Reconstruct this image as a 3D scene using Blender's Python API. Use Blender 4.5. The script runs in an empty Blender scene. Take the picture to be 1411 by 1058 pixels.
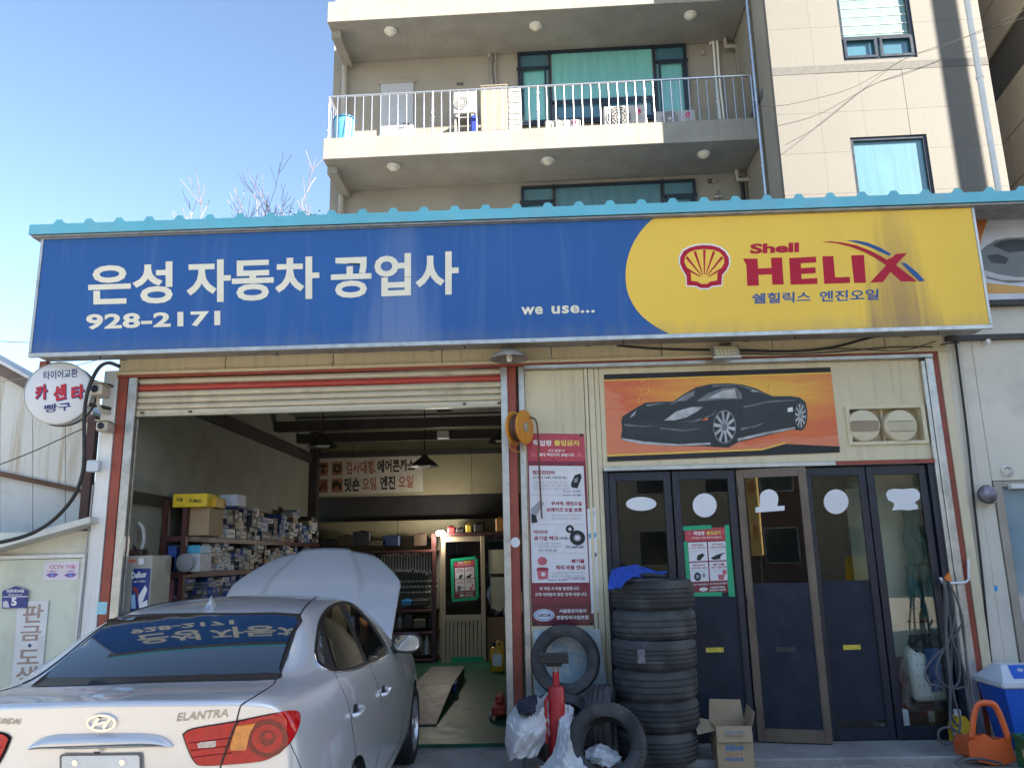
import bpy, bmesh, math, random
import numpy as np
from mathutils import Vector, Matrix
from mathutils.bvhtree import BVHTree
from mathutils.geometry import delaunay_2d_cdt
random.seed(7)
R = math.radians
scene = bpy.context.scene
COL = scene.collection

# ---------------------------------------------------------------- camera
FPX, CXP, CYP = 1085.0, 705.5, 529.0            # focal length and centre in photo pixels (1411 x 1058)
_p, _y, _r = R(12.40), R(1.62), R(-1.28)
CF = Vector((-math.sin(_y)*math.cos(_p), math.cos(_y)*math.cos(_p), math.sin(_p)))
_r0 = Vector((math.cos(_y), math.sin(_y), 0)); _u0 = _r0.cross(CF)
CR = math.cos(_r)*_r0 + math.sin(_r)*_u0
CU = -math.sin(_r)*_r0 + math.cos(_r)*_u0
CAM = Vector((0, -7.3, 1.65))
cd = bpy.data.cameras.new('camera'); cam = bpy.data.objects.new('camera', cd); COL.objects.link(cam)
cam.matrix_world = Matrix(((CR.x, CU.x, -CF.x, CAM.x), (CR.y, CU.y, -CF.y, CAM.y), (CR.z, CU.z, -CF.z, CAM.z), (0, 0, 0, 1)))
cd.sensor_width = 36; cd.sensor_fit = 'HORIZONTAL'; cd.lens = FPX/1411*36; cd.clip_start = .05; cd.clip_end = 3000
scene.camera = cam

# ---------------------------------------------------------------- sky, sun, exposure
SUN_AZ, SUN_EL = R(62), R(29)                    # azimuth from -Y (behind the camera) towards +X (right)
SUN = Vector((math.sin(SUN_AZ)*math.cos(SUN_EL), -math.cos(SUN_AZ)*math.cos(SUN_EL), math.sin(SUN_EL)))
w = bpy.data.worlds.new('World'); scene.world = w; w.use_nodes = True
nt = w.node_tree; bg = nt.nodes['Background']
sky = nt.nodes.new('ShaderNodeTexSky'); sky.sky_type = 'NISHITA'; sky.sun_disc = False
sky.sun_elevation = SUN_EL; sky.sun_rotation = math.atan2(SUN.x, SUN.y)
sky.air_density = 1.0; sky.dust_density = .45; sky.ozone_density = 1.6
nt.links.new(sky.outputs[0], bg.inputs[0]); bg.inputs[1].default_value = 0.056
sl = bpy.data.lights.new('sun', 'SUN'); sl.energy = 5.0; sl.angle = R(.5); sl.color = (1, .9, .76)
so = bpy.data.objects.new('sun', sl); COL.objects.link(so)
so.rotation_euler = SUN.to_track_quat('Z', 'Y').to_euler(); so.location = (20, -20, 30)
scene.view_settings.view_transform = 'Standard'; scene.view_settings.look = 'None'
scene.view_settings.exposure = 2.6; scene.view_settings.gamma = 1.0
scene.view_settings.use_curve_mapping = False

# ---------------------------------------------------------------- photo pixel -> place on a known plane
def ray(px, py): return CR*((px-CXP)/FPX) - CU*((py-CYP)/FPX) + CF
def PY(px, py, Y):
    d = ray(px, py); return CAM + d*((Y-CAM.y)/d.y)
def PX(px, py, X):
    d = ray(px, py); return CAM + d*((X-CAM.x)/d.x)
def PZ(px, py, Z=0.):
    d = ray(px, py); return CAM + d*((Z-CAM.z)/d.z)
def rp(l, t, r, b, Y):
    """photo rectangle on the plane y = Y -> x0, x1, z0, z1"""
    return PY(l, (t+b)/2, Y).x, PY(r, (t+b)/2, Y).x, PY((l+r)/2, b, Y).z, PY((l+r)/2, t, Y).z

# ---------------------------------------------------------------- materials
MATS = {}
def mat(name, col, rough=.6, metal=0., var=.12, vs=4., bump=0., bs=60., dirt=0., dcol=(.09, .075, .06), ds=2.5,
        streak=False, spec=.5, coat=0., emit=None, estr=0., rnd=0., rvar=.12, dlo=.5, dhi=.72):
    if name in MATS: return MATS[name]
    m = bpy.data.materials.new(name); m.use_nodes = True; N = m.node_tree.nodes; L = m.node_tree.links
    b = N['Principled BSDF']
    b.inputs['Roughness'].default_value = rough; b.inputs['Metallic'].default_value = metal
    b.inputs['Specular IOR Level'].default_value = spec
    if coat: b.inputs['Coat Weight'].default_value = coat; b.inputs['Coat Roughness'].default_value = .03
    tc = N.new('ShaderNodeTexCoord')
    n1 = N.new('ShaderNodeTexNoise'); n1.inputs['Scale'].default_value = vs; n1.inputs['Detail'].default_value = 6
    L.new(tc.outputs['Object'], n1.inputs['Vector'])
    mr = N.new('ShaderNodeMapRange'); mr.inputs[1].default_value = .3; mr.inputs[2].default_value = .7
    mr.inputs[3].default_value = 1-var; mr.inputs[4].default_value = 1+var
    L.new(n1.outputs[0], mr.inputs[0])
    val = mr.outputs[0]
    if rnd:
        oi = N.new('ShaderNodeObjectInfo'); m2 = N.new('ShaderNodeMapRange')
        m2.inputs[3].default_value = 1-rnd; m2.inputs[4].default_value = 1+rnd
        L.new(oi.outputs['Random'], m2.inputs[0])
        mu = N.new('ShaderNodeMath'); mu.operation = 'MULTIPLY'; L.new(val, mu.inputs[0]); L.new(m2.outputs[0], mu.inputs[1]); val = mu.outputs[0]
    hs = N.new('ShaderNodeHueSaturation'); hs.inputs['Color'].default_value = (*col, 1); L.new(val, hs.inputs['Value'])
    out = hs.outputs[0]
    if dirt:
        mp = N.new('ShaderNodeMapping'); L.new(tc.outputs['Object'], mp.inputs[0])
        if streak: mp.inputs['Scale'].default_value = (6, 6, .35)
        n2 = N.new('ShaderNodeTexNoise'); n2.inputs['Scale'].default_value = ds; n2.inputs['Detail'].default_value = 8; n2.inputs['Roughness'].default_value = .65
        L.new(mp.outputs[0], n2.inputs['Vector'])
        m3 = N.new('ShaderNodeMapRange'); m3.inputs[1].default_value = dlo; m3.inputs[2].default_value = dhi; m3.inputs[4].default_value = dirt
        L.new(n2.outputs[0], m3.inputs[0])
        mx = N.new('ShaderNodeMix'); mx.data_type = 'RGBA'; mx.inputs[7].default_value = (*dcol, 1)
        L.new(m3.outputs[0], mx.inputs[0]); L.new(out, mx.inputs[6]); out = mx.outputs[2]
    L.new(out, b.inputs['Base Color'])
    if rvar and rough > .02:
        m4 = N.new('ShaderNodeMapRange'); m4.inputs[3].default_value = max(.02, rough-rvar); m4.inputs[4].default_value = min(1, rough+rvar)
        n4 = N.new('ShaderNodeTexNoise'); n4.inputs['Scale'].default_value = vs*2.3; n4.inputs['Detail'].default_value = 4
        L.new(tc.outputs['Object'], n4.inputs['Vector']); L.new(n4.outputs[0], m4.inputs[0]); L.new(m4.outputs[0], b.inputs['Roughness'])
    if bump:
        n3 = N.new('ShaderNodeTexNoise'); n3.inputs['Scale'].default_value = bs; n3.inputs['Detail'].default_value = 5
        L.new(tc.outputs['Object'], n3.inputs['Vector'])
        bp = N.new('ShaderNodeBump'); bp.inputs['Strength'].default_value = bump; bp.inputs['Distance'].default_value = .02
        L.new(n3.outputs[0], bp.inputs['Height']); L.new(bp.outputs[0], b.inputs['Normal'])
    if emit: b.inputs['Emission Color'].default_value = (*emit, 1); b.inputs['Emission Strength'].default_value = estr
    MATS[name] = m
    return m

def glass_mat(name, tint=(.9, .95, .95), refl=1.0, rough=.0):
    if name in MATS: return MATS[name]
    m = bpy.data.materials.new(name); m.use_nodes = True; N = m.node_tree.nodes; L = m.node_tree.links
    N.remove(N['Principled BSDF']); o = N['Material Output']
    tr = N.new('ShaderNodeBsdfTransparent'); tr.inputs[0].default_value = (*tint, 1)
    gl = N.new('ShaderNodeBsdfGlossy'); gl.inputs['Roughness'].default_value = rough; gl.inputs[0].default_value = (refl, refl, refl, 1)
    lw = N.new('ShaderNodeLayerWeight'); lw.inputs[0].default_value = .5                 # Schlick: F0 + (1 - F0) * (1 - cos)^5, alike on both faces
    pw = N.new('ShaderNodeMath'); pw.operation = 'POWER'; pw.inputs[1].default_value = 5; L.new(lw.outputs['Facing'], pw.inputs[0])
    fr = N.new('ShaderNodeMath'); fr.operation = 'MULTIPLY_ADD'; fr.inputs[1].default_value = .955; fr.inputs[2].default_value = .045; L.new(pw.outputs[0], fr.inputs[0])
    mx = N.new('ShaderNodeMixShader'); L.new(fr.outputs[0], mx.inputs[0]); L.new(tr.outputs[0], mx.inputs[1]); L.new(gl.outputs[0], mx.inputs[2])
    L.new(mx.outputs[0], o.inputs[0]); MATS[name] = m
    return m

# ---------------------------------------------------------------- mesh helpers
def link(o, parent=None):
    COL.objects.link(o)
    if parent is not None:
        o.parent = parent; o.matrix_parent_inverse = parent_inv(parent)
    return o
def parent_inv(p): return WM(p).inverted()
def WM(o):
    b = Matrix.LocRotScale(o.location, o.rotation_euler, o.scale)
    return (WM(o.parent) @ o.matrix_parent_inverse @ b) if o.parent else b
def thing(name, label, cat, loc=(0, 0, 0), group=None, rz=0):
    o = bpy.data.objects.new(name, None); COL.objects.link(o); o.location = loc; o.rotation_euler = (0, 0, rz); o.empty_display_size = .1
    return tag(o, label, cat, group)
def tag(o, label, cat, group=None):
    o['label'] = label; o['category'] = cat
    if group: o['group'] = group
    return o
def struct(o, kind='structure'):
    o['kind'] = kind; return o
def obj(name, V, F, m, parent=None, smooth=False):
    me = bpy.data.meshes.new(name); me.from_pydata([tuple(v) for v in V], [], [tuple(f) for f in F]); me.update()
    if smooth:
        me.polygons.foreach_set('use_smooth', [True]*len(me.polygons))
    for x in (m if isinstance(m, (list, tuple)) else [m]): me.materials.append(x)
    return link(bpy.data.objects.new(name, me), parent)
def bmobj(name, bm, m, parent=None, smooth=False, sharp=None):
    me = bpy.data.meshes.new(name); bm.normal_update(); bm.to_mesh(me); bm.free()
    if smooth:
        me.polygons.foreach_set('use_smooth', [True]*len(me.polygons))
        if sharp: me.set_sharp_from_angle(angle=R(sharp))
    for x in (m if isinstance(m, (list, tuple)) else [m]): me.materials.append(x)
    return link(bpy.data.objects.new(name, me), parent)
class MB:
    """collects simple shapes into one mesh"""
    def __init__(s): s.V = []; s.F = []
    def add(s, V, F):
        n = len(s.V); s.V += [tuple(v) for v in V]; s.F += [tuple(i+n for i in f) for f in F]; return s
    def box(s, x0, x1, y0, y1, z0, z1, c=0., M=None):
        if c <= 0:
            V = [(x0, y0, z0), (x1, y0, z0), (x1, y1, z0), (x0, y1, z0), (x0, y0, z1), (x1, y0, z1), (x1, y1, z1), (x0, y1, z1)]
            F = [(0, 3, 2, 1), (4, 5, 6, 7), (0, 1, 5, 4), (1, 2, 6, 5), (2, 3, 7, 6), (3, 0, 4, 7)]
        else:
            c = min(c, (x1-x0)*.45, (y1-y0)*.45, (z1-z0)*.45); V = []; F = []
            for (xs, sx) in ((x0, 1), (x1, -1)):
                for (ys, sy) in ((y0, 1), (y1, -1)):
                    for (zs, sz) in ((z0, 1), (z1, -1)):
                        V += [(xs, ys+sy*c, zs+sz*c), (xs+sx*c, ys, zs+sz*c), (xs+sx*c, ys+sy*c, zs)]
            i = lambda a, b, d, k: (a*4+b*2+d)*3+k
            for a in (0, 1):
                q = [i(a, 0, 0, 0), i(a, 1, 0, 0), i(a, 1, 1, 0), i(a, 0, 1, 0)]; F.append(q if a else q[::-1])
                q = [i(0, a, 0, 1), i(1, a, 0, 1), i(1, a, 1, 1), i(0, a, 1, 1)]; F.append(q[::-1] if a else q)
                q = [i(0, 0, a, 2), i(1, 0, a, 2), i(1, 1, a, 2), i(0, 1, a, 2)]; F.append(q if a else q[::-1])
            for a in (0, 1):
                for b in (0, 1):
                    q = [i(a, b, 0, 0), i(a, b, 1, 0), i(a, b, 1, 1), i(a, b, 0, 1)]; F.append(q if (a+b) % 2 else q[::-1])
                    q = [i(a, 0, b, 0), i(a, 1, b, 0), i(a, 1, b, 2), i(a, 0, b, 2)]; F.append(q[::-1] if (a+b) % 2 else q)
                    q = [i(0, a, b, 1), i(1, a, b, 1), i(1, a, b, 2), i(0, a, b, 2)]; F.append(q if (a+b) % 2 else q[::-1])
                    for d in (0, 1):
                        q = [i(a, b, d, 0), i(a, b, d, 1), i(a, b, d, 2)]; F.append(q if (a+b+d) % 2 == 0 else q[::-1])
        if M is not None: V = [M @ Vector(v) for v in V]
        return s.add(V, F)
    def tube(s, pts, r, n=8, caps=True):
        pts = [Vector(p) for p in pts]; rr = r if isinstance(r, (list, tuple)) else [r]*len(pts)
        V = []; F = []; up = Vector((0, 0, 1)); prev = None
        for i, p in enumerate(pts):
            t = (pts[min(i+1, len(pts)-1)]-pts[max(i-1, 0)]).normalized()
            if prev is None: prev = t.orthogonal()
            a = (prev - t*prev.dot(t)); a = a.normalized() if a.length > 1e-6 else t.orthogonal().normalized()
            b = t.cross(a); prev = a
            for k in range(n):
                q = 2*math.pi*k/n; V.append(p + (a*math.cos(q)+b*math.sin(q))*rr[i])
        for i in range(len(pts)-1):
            for k in range(n): F.append((i*n+k, i*n+(k+1) % n, (i+1)*n+(k+1) % n, (i+1)*n+k))
        if caps: F.append(tuple(range(n))[::-1]); F.append(tuple(range((len(pts)-1)*n, len(pts)*n)))
        return s.add(V, F)
    def lathe(s, prof, n=24, M=None, closed=False):
        """prof: (r, z) revolved about z, then M"""
        V = []; F = []; m = len(prof)
        for k in range(n):
            q = 2*math.pi*k/n
            V += [Vector((r*math.cos(q), r*math.sin(q), z)) for r, z in prof]
        for k in range(n):
            for j in range(m-1 if not closed else m):
                F.append((k*m+j, ((k+1) % n)*m+j, ((k+1) % n)*m+(j+1) % m, k*m+(j+1) % m))
        if M is not None: V = [M @ v for v in V]
        return s.add(V, F)
    def prismY(s, poly, y0, y1):
        """poly: [(x, z)...] extruded from y0 to y1"""
        n = len(poly); V = [(x, y0, z) for x, z in poly]+[(x, y1, z) for x, z in poly]
        F = [tuple(range(n)), tuple(range(n, 2*n))[::-1]]+[(i, i+n, (i+1) % n+n, (i+1) % n) for i in range(n)]
        return s.add(V, F)
    def prismX(s, poly, x0, x1):
        n = len(poly); V = [(x0, y, z) for y, z in poly]+[(x1, y, z) for y, z in poly]
        F = [tuple(range(n))[::-1], tuple(range(n, 2*n))]+[(i, (i+1) % n, (i+1) % n+n, i+n) for i in range(n)]
        return s.add(V, F)
    def xform(s, M): s.V = [tuple(M @ Vector(v)) for v in s.V]; return s
    def build(s, name, m, parent=None, smooth=False, sharp=40):
        me = bpy.data.meshes.new(name); me.from_pydata(s.V, [], s.F)
        bm = bmesh.new(); bm.from_mesh(me); bmesh.ops.recalc_face_normals(bm, faces=bm.faces); bm.to_mesh(me); bm.free()
        if smooth:
            me.polygons.foreach_set('use_smooth', [True]*len(me.polygons)); me.set_sharp_from_angle(angle=R(sharp))
        for x in (m if isinstance(m, (list, tuple)) else [m]): me.materials.append(x)
        return link(bpy.data.objects.new(name, me), parent)
def box(name, x0, x1, y0, y1, z0, z1, m, parent=None, c=0.): return MB().box(x0, x1, y0, y1, z0, z1, c).build(name, m, parent)
def tube(name, pts, r, m, parent=None, n=8): return MB().tube(pts, r, n).build(name, m, parent, True)
def bez(pts, k=8):
    """Catmull-Rom through pts"""
    P = [Vector(p) for p in pts]; P = [P[0]*2-P[1]]+P+[P[-1]*2-P[-2]]; out = []
    for i in range(1, len(P)-2):
        for j in range(k):
            t = j/k; a, b, c, d = P[i-1:i+3]
            out.append(.5*((2*b)+(c-a)*t+(2*a-5*b+4*c-d)*t*t+(3*b-a-3*c+d)*t**3))
    return out+[P[-2]]
def copytree(o, parent=None, loc=None, rz=None, label=None):
    c = o.copy(); COL.objects.link(c); c.parent = parent
    if loc is not None: c.location = loc
    if rz is not None: c.rotation_euler = (0, 0, rz)
    if label: c['label'] = label
    for ch in [x for x in bpy.data.objects if x.parent == o]: copytree(ch, c)
    return c
def ptin(x, y, P):
    c = False; n = len(P)
    for i in range(n):
        (a, b), (d, e) = P[i], P[i-1]
        if (b > y) != (e > y) and x < (d-a)*(y-b)/(e-b)+a: c = not c
    return c

# ---------------------------------------------------------------- lettering (built-in font, Hangul falls back to the bundled CJK face)
def text_mesh(s, bold=0., ext=0., res=3, space=1., shear=0.):
    cu = bpy.data.curves.new('t', 'FONT'); cu.body = s; cu.size = 1; cu.resolution_u = res; cu.offset = bold; cu.extrude = ext; cu.space_character = space; cu.shear = shear
    ob = bpy.data.objects.new('t', cu)
    me = ob.to_mesh()
    V = np.array([v.co[:] for v in me.vertices]); F = [tuple(p.vertices) for p in me.polygons]
    ob.to_mesh_clear(); bpy.data.objects.remove(ob); bpy.data.curves.remove(cu)
    return V, F
def text_quad(name, s, quad, m, parent=None, Y=None, bold=0., space=1., depth=.004, res=3, shear=0., fit=True):
    """quad: photo pixels TL, TR, BR, BL of the ink (on plane y = Y), or four Vectors; lettering fills it"""
    V, F = text_mesh(s, bold, 0., res, space, shear)
    if len(V) == 0: return None
    q = [PY(*p, Y) if not isinstance(p, Vector) else p for p in quad]
    x0, y0 = V[:, 0].min(), V[:, 1].min(); x1, y1 = V[:, 0].max(), V[:, 1].max()
    n = (q[1]-q[0]).cross(q[3]-q[0]).normalized()
    W = []
    for v in V:
        u = (v[0]-x0)/(x1-x0+1e-9); t = (v[1]-y0)/(y1-y0+1e-9)
        W.append((q[3]*(1-u)+q[2]*u)*(1-t)+(q[0]*(1-u)+q[1]*u)*t)
    bm = bmesh.new(); vs = [bm.verts.new(p) for p in W]
    for f in F:
        try: bm.faces.new([vs[i] for i in f])
        except ValueError: pass
    bmesh.ops.remove_doubles(bm, verts=bm.verts, dist=1e-6); bm.normal_update()
    return bmobj(name, bm, m, parent)
def px_text(name, s, l, t, r, b, Y, m, parent, bold=0., space=1., slope=-.031, **k):
    """lettering inside the photo rectangle; slope follows the horizontals there"""
    d = (r-l)*slope
    return text_quad(name, s, [(l, t-d/2), (r, t+d/2), (r, b+d/2), (l, b-d/2)], m, parent, Y, bold, space, **k)
def flat(name, pts, Y, m, parent=None, th=.003, raw=False):
    """flat printed or cut shape from photo pixels on the plane y = Y (front face at Y - th)"""
    P = pts if raw else [PY(*p, Y) for p in pts]
    P = [(p.x, p.z) if isinstance(p, Vector) else p for p in P]
    return MB().prismY(P, Y-th, Y).build(name, m, parent)
def ell(cx, cy, rx, ry, n=24, a0=0, a1=360):
    return [(cx+rx*math.cos(R(a0+(a1-a0)*i/n)), cy+ry*math.sin(R(a0+(a1-a0)*i/n))) for i in range(n)]
# ================================================================ materials
CREAM = mat('cream_sheet', (.64, .56, .37), .5, var=.06, vs=1.5, dirt=.35, dcol=(.3, .25, .15), ds=3, streak=True, bump=.03, bs=8)
CREAM2 = mat('cream_trim', (.66, .58, .4), .45, var=.08, dirt=.4, dcol=(.25, .2, .13), ds=4)
REDP = mat('red_oxide_paint', (.3, .06, .035), .5, var=.15, vs=6, dirt=.5, dcol=(.09, .035, .025), ds=7)
ALU = mat('aluminium', (.5, .49, .46), .38, .75, var=.12, vs=9, dirt=.35, ds=8)
ALUD = mat('dull_metal', (.35, .34, .32), .5, .5, var=.15, vs=9, dirt=.5, ds=6)
DARKBLUE = mat('navy_frame_paint', (.012, .016, .032), .35, var=.2, dirt=.25, dcol=(.06, .055, .05), ds=5)
BROWNF = mat('brown_frame_paint', (.15, .11, .08), .4, var=.2, dirt=.3, ds=5)
BLACKP = mat('black_rubber', (.012, .012, .013), .55, var=.2)
BLACKM = mat('black_metal', (.015, .015, .017), .45, var=.2)
WHITEP = mat('white_paint', (.72, .72, .7), .5, var=.06, dirt=.25, dcol=(.3, .27, .2), ds=3, streak=True)
WHITE = mat('white_print', (.8, .8, .78), .5, var=.03)
PAPER = mat('white_paper', (.75, .75, .76), .6, var=.04)
IVORY = mat('ivory_lettering', (.78, .73, .58), .45, var=.05, dirt=.15, dcol=(.4, .36, .28), ds=12)
NAVY = mat('navy_print', (.015, .03, .16), .5)
BLACKI = mat('black_print', (.015, .015, .018), .6)
GREYI = mat('grey_print', (.3, .3, .32), .6)
REDI = mat('red_print', (.5, .02, .03), .5)
CONC = mat('concrete', (.27, .265, .25), .85, var=.2, vs=3, bump=.25, bs=45, dirt=.6, dcol=(.09, .085, .075), ds=2.2)
ASPH = mat('worn_concrete_road', (.34, .31, .26), .9, var=.3, vs=25, bump=.5, bs=180, dirt=.5, dcol=(.16, .155, .145), ds=1.6)
GREENF = mat('green_floor_paint', (.014, .095, .05), .5, spec=.25, var=.35, vs=3, bump=.1, bs=20, dirt=.45, dcol=(.045, .05, .04), ds=2.0, dlo=.48, dhi=.66)
MAROON = mat('dark_red_steel', (.075, .022, .018), .5, var=.2, dirt=.4, dcol=(.02, .012, .01), ds=6)
RUST = mat('rusty_steel', (.12, .06, .035), .7, var=.3, vs=8)
DARKST = mat('dark_steel', (.04, .035, .032), .55, var=.2, dirt=.3, ds=6)
TEAL = mat('turquoise_roof_paint', (.13, .46, .58), .45, var=.08, vs=2, dirt=.3, dcol=(.3, .36, .36), ds=3)

# ================================================================ ground
g = obj('ground', [(-300, -300, 0), (300, -300, 0), (300, 300, 0), (-300, 300, 0)], [(0, 1, 2, 3)], ASPH); struct(g)
sl = MB().box(-.15, 4.6, -.52, .35, -.05, .05, .012).build('concrete_step', CONC); struct(sl)
dv = box('driveway', -4.6, -.17, -.6, .2, -.05, .012, CONC); struct(dv)
gf = box('garage_floor', -4.05, .02, .2, 6.4, -.05, .045, GREENF); struct(gf)
of = box('office_floor', .02, 3.8, .36, 3.4, -.05, .05, CONC); struct(of)
# ================================================================ the repair shop
ZT = 4.66                                        # wall top, hidden behind the sign
shop = thing('garage_building', 'single storey cream metal-clad repair garage with red posts and turquoise roof edge', 'garage', (0, 0, 0))
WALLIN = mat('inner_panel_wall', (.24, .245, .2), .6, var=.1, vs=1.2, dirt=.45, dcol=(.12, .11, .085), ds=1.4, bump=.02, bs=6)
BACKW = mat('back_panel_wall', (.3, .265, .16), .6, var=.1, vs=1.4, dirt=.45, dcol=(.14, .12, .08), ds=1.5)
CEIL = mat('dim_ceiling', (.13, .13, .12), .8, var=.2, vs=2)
BY = 6.3                                         # inner face of the back wall
# fascia panels above the openings
x = -4.02; k = 0
while x < 3.86:
    x1 = min(x+1.05, 3.88)
    MB().box(x, x1-.008, .0, .05, 3.475, ZT, .004).build('fascia_panel', CREAM, shop); x = x1
MB().box(-4.02, 3.88, -.03, .0, 3.45, 3.476).box(-4.02, 3.88, -.045, -.031, 3.462, 3.474).build('fascia_trim', CREAM2, shop)
MB().box(-4.02, 3.8, -.012, .05, 3.425, 3.449).build('red_lintel', REDP, shop)
# posts
for (l, r, nm) in ((164.5, 177, 'post'), (700, 713.5, 'post')):
    a = PY(l, 640, 0).x; b = PY(r, 640, 0).x
    if l < 300: a, b = PY(164, 522, 0).x, PY(176.5, 522, 0).x
    MB().box(a, b, -.0, .12, .0, 3.424, .006).build('red_post', REDP, shop)
RX0, RX1 = 3.735, 3.80
MB().box(RX0, RX1, -.0, .1, .0, 3.44, .006).build('red_post', REDP, shop)
# aluminium guides
gl0, gl1 = PY(178.5, 530, 0).x, PY(190, 530, 0).x
gr0, gr1 = PY(690, 530, 0).x, PY(699, 530, 0).x
for a, b in ((gl0, gl1), (gr0, gr1)):
    MB().box(a, b, -.02, .018, .0, 3.42, .003).box(a, b, .052, .085, .0, 3.42, .003).build('shutter_guide', ALU, shop)
cg0, cg1 = PY(714.5, 530, 0).x, PY(722.5, 530, 0).x
MB().box(cg0, cg1, -.015, .07, .05, 3.42, .004).build('edge_channel', ALU, shop)
MB().box(3.625, 3.66, -.03, .05, .05, 3.36, .004).box(3.662, 3.732, -.045, .05, .05, 3.385, .006).build('edge_channel', ALU, shop)
MB().box(cg1, 3.732, -.05, .05, 3.387, 3.424, .004).build('head_channel', ALU, shop)
MB().box(3.802, 3.885, -.01, .08, .0, 3.45, .004).build('corner_trim', CREAM2, shop)
# cream wall panels right of the bay
pa0, pa1 = cg1+.002, PY(806, 560, 0).x
MB().box(pa0, pa1, .02, .06, .05, 3.385, .004).build('wall_panel', CREAM, shop)
MB().box(pa1+.004, PY(811, 560, 0).x, .0, .06, .05, 3.385, .003).box(PY(812, 560, 0).x, PY(820, 560, 0).x, .01, .06, .05, 3.385, .003).build('joint_strip', CREAM2, shop)
DX0 = PY(834, 700, 0).x
MB().box(PY(820.5, 560, 0).x, DX0-.004, .02, .06, .05, 3.385, .003).build('wall_panel', CREAM, shop)
DZT = PY(1060, 649, .0).z
VX0, VX1, VZ0, VZ1 = rp(1167, 558, 1277, 612, 0)
tp = MB()
tp.box(DX0, VX0, .02, .06, DZT+.075, 3.385); tp.box(VX1, 3.624, .02, .06, DZT+.075, 3.385)
tp.box(VX0, VX1, .02, .06, DZT+.075, VZ0); tp.box(VX0, VX1, .02, .06, VZ1, 3.385)
tp.build('transom_panel', CREAM, shop)
fr = MB()
for a, b, c, d in ((VX0, VX1, VZ0, VZ0+.03), (VX0, VX1, VZ1-.03, VZ1), (VX0, VX0+.035, VZ0+.03, VZ1-.03), (VX1-.035, VX1, VZ0+.03, VZ1-.03)):
    fr.box(a, b, -.005, .12, c, d)
fr.box(VX0+.03, VX1-.03, .13, .15, VZ0, VZ1); fr.box((VX0+VX1)/2-.01, (VX0+VX1)/2+.01, .08, .128, VZ0+.03, VZ1-.03)
fr.build('vent_recess', CREAM2, shop)
for cx in (1191, 1242):
    c = PY(cx, 586, -.02); v = thing('round_vent', 'round cream exhaust vent cap with bars, %s of two above the doors' % ('left' if cx < 1200 else 'right'), 'vent', (c.x, .13, c.z), 'round vent caps above the doors')
    rr = .148
    M = Matrix.Translation((c.x, .13, c.z)) @ Matrix.Rotation(R(90), 4, 'X')
    MB().lathe([(0, .15), (rr-.012, .15), (rr-.004, .146), (rr, .138), (rr+.004, .0), (rr-.01, .0)], 40, M).build('cap', CREAM2, v, True)
    MB().box(c.x-rr+.035, c.x+rr-.035, -.026, -.0202, c.z+.036, c.z+.044).box(c.x-rr+.035, c.x+rr-.035, -.026, -.0202, c.z-.058, c.z-.05).build('bar', mat('vent_bar', (.3, .26, .16), .5), v)
    MB().box(c.x-rr+.016, c.x+rr-.016, -.0235, -.0202, c.z-.049, c.z+.035).build('flap', mat('brown_vent_flap' if cx < 1200 else 'cream_vent_flap', (.3, .24, .15) if cx < 1200 else (.52, .46, .31), .6), v)
MB().box(DX0, 3.624, -.03, .06, DZT+.035, DZT+.074, .003).build('door_head', ALU, shop)
MB().box(PY(1150, 640, 0).x, 3.624, -.034, -.0305, DZT+.037, DZT+.073).build('red_strip', REDP, shop)
# side and back walls
LWX = -3.9
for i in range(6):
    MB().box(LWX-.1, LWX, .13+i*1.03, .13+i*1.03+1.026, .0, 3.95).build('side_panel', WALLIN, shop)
zz_ = PX(203, 688, LWX).z; box('beam', LWX+.001, LWX+.04, .14, 6.05, zz_-.055, zz_+.055, DARKST, shop)
zz_ = PX(350, 600, LWX).z; box('beam', LWX+.001, LWX+.07, .14, 6.05, zz_-.07, zz_+.08, DARKST, shop)
box('back_post', LWX+.001, LWX+.14, 6.1, 6.29, .05, 3.9, DARKST, shop)
zs = lambda py: PY(560, py, BY).z
bx = [-4.0]+[PY(p, 640, BY).x for p in (487, 569, 650)]+[.3]
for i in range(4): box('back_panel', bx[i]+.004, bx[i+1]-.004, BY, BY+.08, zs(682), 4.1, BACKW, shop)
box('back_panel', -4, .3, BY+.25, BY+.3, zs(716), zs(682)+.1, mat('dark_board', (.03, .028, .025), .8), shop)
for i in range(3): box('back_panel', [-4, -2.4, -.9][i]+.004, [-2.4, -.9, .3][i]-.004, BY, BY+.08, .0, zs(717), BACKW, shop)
box('beam', -3.9, .1, BY-.1, BY-.002, zs(628), zs(621), DARKST, shop)
for yy, py in ((5.4, 603), (4.3, 586)):
    z = PY(560, py, yy).z; box('beam', -3.9, .1, yy-.06, yy+.06, z-.05, z+.1, DARKST, shop)
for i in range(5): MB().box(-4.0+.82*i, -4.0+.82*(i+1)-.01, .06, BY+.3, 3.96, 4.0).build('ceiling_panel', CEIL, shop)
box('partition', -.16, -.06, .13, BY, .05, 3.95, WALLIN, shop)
# office behind the doors
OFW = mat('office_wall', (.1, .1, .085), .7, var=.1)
MB().box(.0, 3.9, 3.3, 3.36, 0, 3.3).box(3.74, 3.8, .12, 3.3, 0, 3.3).box(.0, .06, .12, 3.3, 0, 3.3).box(.0, 3.8, .12, 3.36, 3.2, 3.26).build('office_wall', OFW, shop)
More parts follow.
